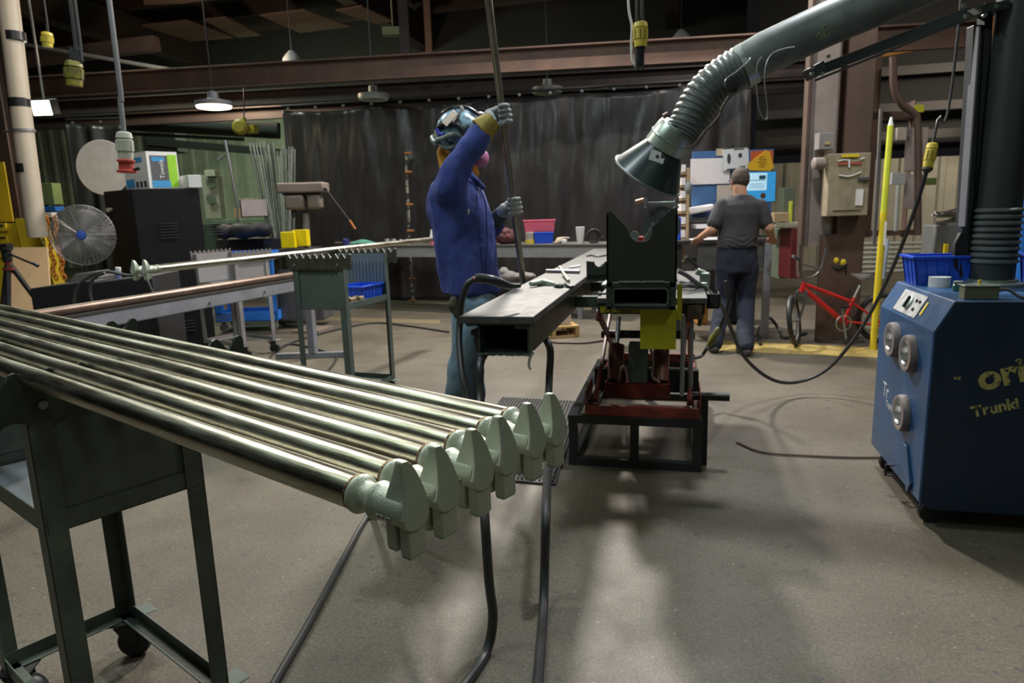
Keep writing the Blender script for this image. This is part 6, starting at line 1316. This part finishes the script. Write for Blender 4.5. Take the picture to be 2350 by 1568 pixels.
p = D(708, 640, 8.12); MB().box((p.x-.18, p.y-.18, 0), (p.x+.18, p.y+.2, .04)).cyl((p.x, p.y, .03), p, .04).build('base', DPM, o)
MB().cyl(D(748, 434, 8.0), D(802, 506, 7.95), .006).cyl(D(745, 431, 8.0), D(750, 436, 8.0), .02).build('feed_lever', BLACKM, o)
MB().cyl(D(802, 506, 7.95), D(815, 526, 7.95), .014).build('lever_grip', mat('grip orange', (.42, .14, .03), .5), o)
for i, (px0, px1, y0, y1, lab) in enumerate(((646, 674, 570, 532, 'yellow plastic cup bin in front of the drill press, left one'), (673, 702, 566, 527, 'yellow plastic cup bin in front of the drill press, right one'))):
    tag(fbox(px0, y0, px1, y1, 7.85+.1*i, .14, mat('bin yellow', (.80, .62, .0), .45), 'yellow_bin', lab, 'bin', .006), lab, 'bin', 'yellow bins at the drill press')
fbox(640, 585, 712, 570, 7.8, .5, BLACKM, 'machine_table', 'dark small table under the yellow bins', 'table')
MB_ = None
# far left wall things
o = thing('chain_hoist', 'yellow chain hoist hanging in the dim left background', 'hoist', D(560, 295, 11)); MB().lathe([(0, .04), (.02, .11), (.12, .12), (.15, .08)], D(557, 293, 11), -FWD, 20).cbox(D(577, 297, 11), (.16, .12, .12)).cyl(D(560, 282, 11), D(560, 270, 11), .03).build('hoist_body', mat('dim hoist yellow', (.25, .22, .02), .5), o); MB().cyl(D(560, 272, 11), D(560, 200, 11), .01).build('hoist_chain', BLACKM, o)
fbox(538, 500, 575, 478, 11.5, .3, CARD, 'cardboard_box', 'brown cardboard box on the far shelf left of the white light panel', 'box')
fbox(470, 512, 640, 503, 11.3, .5, mat('shelf green', (.10, .2, .13), .6), 'far_shelf', 'green shelf in the far left background under the cardboard box', 'shelf')
fbox(470, 690, 560, 512, 11.6, .4, mat('green dark cabinet', (.04, .07, .05), .7), 'low_cabinet', 'dark green cabinet below the far shelf', 'cabinet')
for i, (px, lab) in enumerate(((482, 'pale twin speaker like case on the far shelf beside the cabinet'),)):
    o = thing('round_dial_case', lab, 'case', D(px, 470, 11.4)); fbox(472, 503, 498, 402, 11.4, .2, mat('pale case', (.33, .36, .27), .6), 'case_body', '', '', .01, o)
    for py in (420, 456): MB().lathe([(0, .07), (.01, .08), (.012, .03)], D(485, py, 11.36), -FWD, 20).build('dial', mat('dial dark', (.12, .16, .12), .5), o)
for px0, py0, px1, py1, d, m, lab in ((470, 405, 492, 390, 11.3, mat('pale bar', (.45, .47, .36), .6), 'pale block on top of the far dial case'), (100, 470, 118, 420, 9.8, mat('lime box2', (.25, .33, .12), .5), 'green box behind the cream pipe'), (102, 486, 126, 474, 9.6, BLUEC, 'small blue box behind the cream pipe')):
    o = fbox(px0, py0, px1, py1, d, .2, m, 'storage_box', lab, 'box')
    if px0 < 200: e_ = D(px0+6, py0, d+.08); MB().cyl((e_.x, e_.y, 0), e_, .02).build('support_post', BLACKM, o)
tag(MB().bar(D(130, 272, 13), D(640, 300, 13), .2, .28).build('far_beam', mat('far beam', (.04, .05, .045), .7), smooth=0), 'dark far beam crossing the green left background', 'beam')
tag(MB().bar(D(150, 300, 13.5), D(560, 320, 13.5), .05, .06).bar(D(340, 325, 14), D(660, 352, 14), .1, .14).build('far_beam', mat('far beam b', (.03, .04, .03), .7), smooth=0), 'thin dark far beam below the larger one on the green background', 'beam')
fbox(330, 350, 400, 300, 14, .5, WD, 'roof_heater', 'dark boxy heater hanging in the far left background', 'heater', .01)
# ================================================================== PEOPLE
def loft(q, secs, n=24, m=None):
    """closed body of elliptical sections: (centre, half width, half depth)"""
    vs = []
    for c, rx, ry in secs: vs += [V(c)+RIGHT*rx*cos(2*pi*k/n)+FWD*ry*sin(2*pi*k/n) for k in range(n)]
    L_ = len(secs); fs = [(i*n+k, i*n+(k+1) % n, (i+1)*n+(k+1) % n, (i+1)*n+k) for i in range(L_-1) for k in range(n)]
    q._add(vs, fs+[tuple(range(n-1, -1, -1)), tuple(range((L_-1)*n, L_*n))]); return q
def wrinkle(a, s, seed=0.0):
    return lambda c, n: a*(noise.noise(V((c.x*s+seed, c.y*s, c.z*s*.55)))+.5*noise.noise(V((c.x*s*2.3, c.y*s*2.3+seed, c.z*s*1.3))))
def fist(q, c, axis, out, back, rt, fr_=.0115, sp=.0225, thumb=1, k=1.0):
    """glove closed round a bar at c: out = direction wrist -> knuckles, back = towards the back of the hand"""
    axis, out, back = V(axis).normalized(), V(out).normalized(), V(back).normalized(); R = rt+fr_
    lens = (1.0, 1.06, 1.0, .86)
    for i in range(4):
        o = c+axis*((i-1.5)*sp)*thumb; l = lens[i]; 
        pts = [o-out*.030+back*(R+.010), o+out*.010+back*(R+.006), o+out*(R+.012)*l+back*.010, o+out*(R+.002)*l-back*.016, o+out*.008-back*(R+.001), o-out*.012*l-back*(R-.003)]
        for a_, b_ in zip(pts[:-1], pts[1:]): q.cap(a_, b_, fr_*(1.1 if a_ is pts[0] else 1.0), fr_*(.98), n=10)
    # palm
    pm = c-out*.040+back*(R+.006)
    for i in range(4): q.cap(c+axis*((i-1.5)*sp*.9)-out*.005+back*(R+.010), c+axis*((i-1.5)*sp*.62)-out*.075+back*(R+.002), .0155, .018, n=12)
    # thumb leaves the side of the palm and closes over the bar
    t0 = c+axis*(-2.0*sp)*thumb-out*.062+back*R*.6; t1 = c+axis*(-2.15*sp)*thumb-out*.030-back*.008; t2 = c+axis*(-1.9*sp)*thumb+out*.000-back*(R+.002); t3 = c+axis*(-1.5*sp)*thumb+out*.022-back*(R+.004)
    q.cap(t0, t1, .0155, .0135).cap(t1, t2, .0145, .0130).cap(t2, t3, .0130, .0115)
    return c-out*.085+back*R*.6
# ------------------------------------------------ welder
dw = 4.0
def w(px, py, dd=0.0): return D(px, py, dw+dd)
WE = thing('person', 'welder in blue shirt with raised patterned helmet and pink respirator, holding up a tube', 'person', PZ(1065, 1000, 0))
fl = PZ(1040, 1000, 0); fl2 = PZ(1052, 985, 0)
tubeA, tubeB = D(1153, 262, 3.82), D(1179, 474, 3.98)
td = (tubeB-tubeA).normalized()
RT = .0185
HT = thing('raised_tube', 'slim steel tube held upright by the welder, running out of the picture top', 'steel tube', tubeB)
MB().cyl(tubeA-td*1.55, tubeB+td*.62, RT, n=24).build('pipe', mat('held tube steel', (.36, .34, .29), .32, .9, (.22, .19, .15), 14, .7), HT)
HJ, HK = w(1078, 672), w(1070, 690)
# body: one continuous skin
q = MB()
hc = w(1062, 338)
q.ell(hc, (.088, .078, .115)); q.ell(hc+RIGHT*.045-UP*.04, (.055, .06, .075)); q.ell(hc+RIGHT*.095-UP*.01, (.016, .016, .022)); q.ell(hc-FWD*.078-RIGHT*.005, (.02, .010, .032)); q.ell(hc+FWD*.078-RIGHT*.005, (.02, .010, .032))
q.cap(w(1045, 375), w(1048, 420), .062, .07)
loft(q, [(w(1085, 690), .12, .15), (w(1078, 620), .125, .155), (w(1066, 560), .115, .145), (w(1056, 490), .13, .165), (w(1048, 440), .13, .18), (w(1047, 415), .07, .12)])
nsh, fsh = w(1030, 432, -.17), w(1062, 432, .17)
nel, nwr = w(1078, 340, -.20), w(1124, 290, -.18); fel, fwr = w(1108, 560, .24), w(1150, 497, .10)
q.cap(nsh, nel, .058, .046).cap(nel, nwr, .046, .032).cap(fsh, fel, .058, .045).cap(fel, fwr, .045, .032)
nh, nk, na = w(1080, 690, -.09), w(1068, 820, -.10), V((fl.x, fl.y, .09)); fh, fk, fa = w(1092, 690, .09), w(1082, 820, .10), V((fl2.x+.06, fl2.y+.14, .09))
q.cap(nh, nk, .085, .055).cap(nk, na, .055, .04).cap(fh, fk, .085, .055).cap(fk, fa, .055, .04)
for a_ in (na, fa): q.cap(a_-UP*.03, a_+RIGHT*.14-UP*.055, .035, .03)
remesh(q, .011, 'body', SKIN, WE, 4)
# jacket
q = MB()
loft(q, [(w(1078, 672), .170, .185), (w(1076, 640), .172, .185), (w(1070, 580), .172, .18), (w(1062, 520), .180, .19), (w(1052, 480), .180, .20), (w(1046, 450), .168, .205), (w(1044, 425), .14, .195), (w(1046, 405), .08, .13), (w(1050, 392), .07, .085)])
q.cap(nsh-UP*.01, w(1048, 395, -.20), .095, .082).cap(w(1048, 395, -.20), nel, .082, .070).cap(nel, w(1104, 308, -.19), .070, .056)
q.cap(fsh-UP*.01, fel, .092, .07).cap(fel, w(1143, 508, .12), .07, .05)
jk = remesh(q, .011, 'work_shirt', SHIRT, WE, 5, lambda c, n: wrinkle(.016, 7, 3)(c, n)+.011*noise.noise(V((c.dot(RIGHT)*15+c.z*2, c.dot(FWD)*12, c.z*4)))+.005*abs(noise.noise(V((c.x*30, c.y*30, c.z*16)))))
# placket and pocket seams
q = MB(); pts = [w(1118, 440, -.10), w(1128, 500, -.12), w(1128, 570, -.13), w(1122, 640, -.14), w(1120, 672, -.14)]
MB().tube(bez([w(1100, 425, -.14), w(1114, 470, -.165), w(1117, 540, -.155), w(1116, 610, -.15), w(1114, 665, -.15)], 6), .0035, 6).build('placket_seam', mat('navy seam', (.012, .02, .08), .9), WE)
q = MB(); q.cap(w(1070, 392, -.06), w(1108, 430, -.09), .022, .016).cap(w(1070, 392, -.06), w(1040, 388, -.05), .022, .02); remesh(q, .008, 'collar', SHIRT, WE, 3)
tag_ = MB().ell(w(1074, 486, -.195), (.012, .004, .018), n=8).build('shirt_tag', mat('tag pale', (.5, .45, .42), .7), WE)
# trousers
q = MB(); loft(q, [(w(1090, 735), .115, .155), (w(1087, 700), .135, .165), (w(1082, 660), .13, .16), (w(1079, 640), .12, .15)])
q.cap(nh-UP*.03, nk, .112, .088).cap(nk, na+UP*.02, .088, .075).cap(fh-UP*.03, fk, .112, .088).cap(fk, fa+UP*.02, .088, .072)
remesh(q, .012, 'jeans', DENIM, WE, 5, wrinkle(.014, 9, 8))
for a_ in (na, fa):
    q = MB(); q.cap(a_-UP*.04, a_+RIGHT*.15-UP*.055, .042, .036).cap(a_, a_-UP*.04, .05, .045)
    remesh(q, .012, 'boot', mat('brown boot', (.06, .04, .03), .7) if 'brown boot' not in bpy.data.materials else bpy.data.materials['brown boot'], WE, 3)
q = MB(); q.cap(w(1042, 690, -.17), w(1048, 722, -.17), .025, .02).cap(w(1038, 700, -.17), w(1040, 712, -.17), .03, .02); remesh(q, .008, 'key_pouch', mat('olive dark pouch', (.07, .07, .04), .8), WE, 2)
MB().lathe([(0, .150), (.035, .150)], w(1081, 668), UP, 30, sx=.92, sy=1.1, xa=RIGHT).build('belt', BLACKP, WE)
# neck cover / balaclava
q = MB(); q.cap(w(1024, 352), w(1042, 400), .055, .075).cap(w(1062, 385), w(1085, 398), .05, .038).ell(hc+RIGHT*.02-UP*.05, (.088, .085, .085)); remesh(q, .010, 'orange_hood', mat('orange cloth', (.55, .27, .03), .85, 0, (.4, .17, .02), 10, .6), WE, 3)
# respirator
q = MB(); q.lathe([(0, .03), (.006, .045), (.02, .045), (.026, .036)], w(1101, 365, -.09), (-FWD*.85+RIGHT*.5), 24); q.build('respirator_filter', mat('pink filter', (.62, .22, .45), .7), WE)
q = MB(); q.lathe([(0, .03), (.006, .045), (.02, .045), (.026, .036)], w(1104, 364, .06), (FWD*.7+RIGHT*.6), 24); q.build('respirator_filter', bpy.data.materials['pink filter'], WE)
remesh(MB().ell(w(1097, 362), (.045, .055, .05)), .008, 'respirator_mask', mat('mask grey', (.12, .06, .08), .6), WE, 2)
# helmet: shell flipped up over the head
HM = mat('patterned helmet shell', (.22, .36, .46), .25, 0, (.03, .05, .08), 16, 1.0, lo=.44, hi=.56)
hcen = w(1056, 304); tl = Matrix.Rotation(radians(-13.8), 3, 'Z').inverted() @ Matrix.Rotation(radians(28), 3, 'Y')
q = MB(); q.ell(hcen, (.138, .118, .128), m=tl, n=28); q.ell(hcen+RIGHT*.05+UP*.012, (.105, .105, .088), m=tl, n=24)
hs = remesh(q, .008, 'helmet_shell', HM, WE, 3)
q = MB(); MB().tube([hcen+(tl @ V((.150*cos(t_)*.93, .0, .145*sin(t_)*.95)))-FWD*.0+(tl @ V((0, -.10, 0)))*0 for t_ in [radians(60+4*i) for i in range(26)]], .012, 8).build('shell_ridge', BLACKP, hs)
q = MB(); q.tube(bez([w(1003, 294, -.07), w(1022, 283, -.115), w(1050, 288, -.125), w(1066, 312, -.115)], 6), .012, 8); q.tube(bez([w(1040, 250, -.03), w(1060, 248, -.03), w(1050, 270, -.10), w(1040, 285, -.12)], 6), .010, 8); q.build('shell_band', BLACKP, hs)
mm = fr(RIGHT*.6+UP*.6, None, -FWD*.9-RIGHT*.3+UP*.3, w(1033, 272, -.125)); MB(mm).box((-.045, -.02, 0), (.045, .02, .004)).build('lens_patch', mat('peach patch', (.85, .62, .5), .4), hs, bevel=.003)
# headgear
q = MB(); q.tube(bez([w(998, 322, -.08), w(1015, 318, -.12), w(1040, 308, -.13), w(1062, 318, -.11)], 6), .014, 8); q.tube(bez([w(1000, 300, -.05), w(1008, 330, -.09), w(1030, 340, -.11), w(1052, 330, -.11)], 6), .011, 8)
q.ell(w(1034, 311, -.135), .018); q.build('head_band', mat('grey green strap', (.16, .19, .17), .5), WE)
MB().cap(w(995, 318, -.06), w(998, 326, -.09), .022, .018).build('adjuster_knob', GALV, WE)
MB().tube(bez([w(1003, 296, -.08), w(1008, 306, -.09), w(1018, 310, -.11)], 5), .011, 8).build('blue_pad', mat('royal pad', (.04, .05, .45), .6), WE)
MB().ell(w(1100, 262, .05), (.03, .03, .012)).build('visor_edge', mat('peach edge', (.6, .42, .33), .4), hs)
# gloves
ang_out = (RIGHT*.96+UP*.12)
q = MB(); cG = D(1153, 262, 3.82); wr = fist(q, cG, td, ang_out, FWD, RT, .0112, .0265, thumb=-1)
q.cap(wr+RIGHT*.01, w(1128, 284, -.17), .034, .036)
remesh(q, .0038, 'glove', GLOVE, WE, 2, wrinkle(.002, 40))
a_, b_ = w(1134, 276, -.17), w(1098, 306, -.18); ax = (b_-a_).normalized()
MB().lathe([(0, .040), (.004, .052), (.09, .074), (.095, .070), (.09, .062)], a_, ax, 28).build('gauntlet_cuff', LEATHER, WE)
cG2 = D(1179, 474, 3.98); q = MB(); wr = fist(q, cG2, td, (RIGHT*.7-FWD*.6+UP*.1), (FWD*.7+RIGHT*.65), RT, .0112, .0262, thumb=-1)
q.cap(wr, w(1150, 492, .10), .032, .04)
remesh(q, .0038, 'glove', mat('pale glove', (.46, .48, .46), .8, 0, (.22, .24, .22), 22, .8), WE, 2, wrinkle(.002, 40))
q = MB(); q.cap(w(1150, 492, .10), w(1140, 505, .12), .046, .055); remesh(q, .008, 'gauntlet_cuff', mat('dark cuff', (.05, .055, .05), .8), WE, 3)
# ------------------------------------------------ man at the desk
dg = 6.45
def g(px, py, dd=0.0): return D(px, py, dg+dd)
GM = thing('person', 'man in charcoal tee shirt and dark jeans standing with his back turned at the desk', 'person', PZ(1690, 797, 0))
LA, RA = PZ(1640, 788, .09), PZ(1712, 795, .09)
q = MB(); hc = g(1698, 414, .03)
q.ell(hc, (.080, .095, .108)); q.ell(hc-UP*.035+FWD*.03-RIGHT*.01, (.065, .08, .08)); q.ell(hc-RIGHT*.076-UP*.01, (.012, .02, .030)); q.ell(hc+RIGHT*.078-UP*.01, (.012, .02, .030)); q.ell(hc+FWD*.11-RIGHT*.03-UP*.02, (.015, .02, .02))
q.cap(g(1697, 428), g(1700, 456), .060, .066)
ls, rs = g(1657, 470), g(1744, 472); le, re = g(1634, 528, -.03), g(1764, 524, -.05); lw, rw = g(1606, 546, .22), g(1772, 545, .22)
loft(q, [(g(1692, 600), .155, .11), (g(1692, 570), .155, .11), (g(1695, 520), .15, .11), (g(1699, 480), .165, .115), (g(1700, 460), .15, .09), (g(1699, 450), .07, .07)])
q.cap(ls, le, .055, .046).cap(le, lw, .044, .030).cap(rs, re, .058, .048).cap(re, rw, .046, .03)
# hands with fingers
def open_hand(q, wr, dr, side, up):
    dr, side, up = dr.normalized(), side.normalized(), up.normalized()
    for i in range(4):
        k = wr+dr*.075+side*(i-1.5)*.021; l = (.034, .040, .037, .028)[i]
        q.cap(wr+dr*.02+side*(i-1.5)*.014, k, .014, .0115, n=10).cap(k, k+dr*l-up*.012, .010, .0092, n=10).cap(k+dr*l-up*.012, k+dr*(l*1.5)-up*.032, .0092, .008, n=10)
    q.cap(wr+dr*.02+side*.03, wr+dr*.055+side*.055-up*.01, .0125, .0105, n=10).cap(wr+dr*.055+side*.055-up*.01, wr+dr*.085+side*.058-up*.025, .0105, .009, n=10)
open_hand(q, lw, (lw-le)+FWD*.02, RIGHT*.8+FWD*.1, UP); open_hand(q, rw, (rw-re)*1.0, -RIGHT, UP)
lk, rk = g(1662, 690, .03), g(1710, 692, .02)
q.cap(g(1668, 600), lk, .08, .055).cap(lk, LA, .055, .038).cap(g(1716, 600), rk, .08, .055).cap(rk, RA, .055, .038)
for a_ in (LA, RA): q.cap(a_-UP*.04, a_+FWD*.12-UP*.055, .034, .03)
remesh(q, .009, 'body', SKIN, GM, 3)
q = MB(); q.ell(hc+UP*.016-FWD*.012, (.0865, .096, .106)); hair = remesh(q, .008, 'hair', HAIR, GM, 2)
for v_ in hair.data.vertices:
    zz = v_.co.z+wloc(hair).z; 
    if zz < hc.z-.055: v_.co.z += (hc.z-.055-zz)*.85
    pp = v_.co+wloc(hair)-hc; fy = pp.dot(FWD)
    if fy > .02 and pp.z < .06: v_.co -= FWD*(fy-.02)*.9
MB().tube(bez([hc-RIGHT*.085-UP*.0+FWD*.0, hc-RIGHT*.082+FWD*.09, hc-RIGHT*.04+FWD*.12], 5), .003, 6).build('glasses', BLACKP, GM)
q = MB(); loft(q, [(g(1692, 568), .192, .14), (g(1692, 550), .190, .14), (g(1696, 520), .182, .135), (g(1699, 490), .192, .14), (g(1700, 470), .19, .13), (g(1700, 458), .15, .10), (g(1699, 447), .085, .08)])
q.cap(ls-UP*.005, g(1640, 512, -.02), .070, .070).cap(rs-UP*.005, g(1757, 512, -.03), .072, .070)
remesh(q, .010, 'tee_shirt', mat('charcoal tee', (.042, .040, .045), .9, 0, (.032, .030, .034), 6, .7), GM, 5, lambda c, n: wrinkle(.010, 8, 5)(c, n)+(.003*sin(c.z*150+9*noise.noise(c*7)) if c.z < g(1692, 540).z else 0))
q = MB(); loft(q, [(g(1690, 625), .18, .13), (g(1691, 600), .192, .135), (g(1692, 575), .185, .13), (g(1692, 560), .175, .125)])
q.cap(g(1668, 612), lk, .105, .083).cap(lk, LA+UP*.0, .083, .068).cap(g(1716, 612), rk, .105, .083).cap(rk, RA+UP*.0, .083, .07)
remesh(q, .011, 'jeans', mat('dark navy denim', (.013, .017, .034), .9, 0, (.008, .012, .024), 8, .7), GM, 5, wrinkle(.010, 10, 2))
for a_ in (LA, RA):
    q = MB(); q.cap(a_-UP*.04-FWD*.02, a_+FWD*.16-UP*.055, .045, .04).cap(a_, a_-UP*.04, .05, .045); remesh(q, .010, 'shoe', mat('grey boot', (.09, .085, .08), .7) if 'grey boot' not in bpy.data.materials else bpy.data.materials['grey boot'], GM, 3)
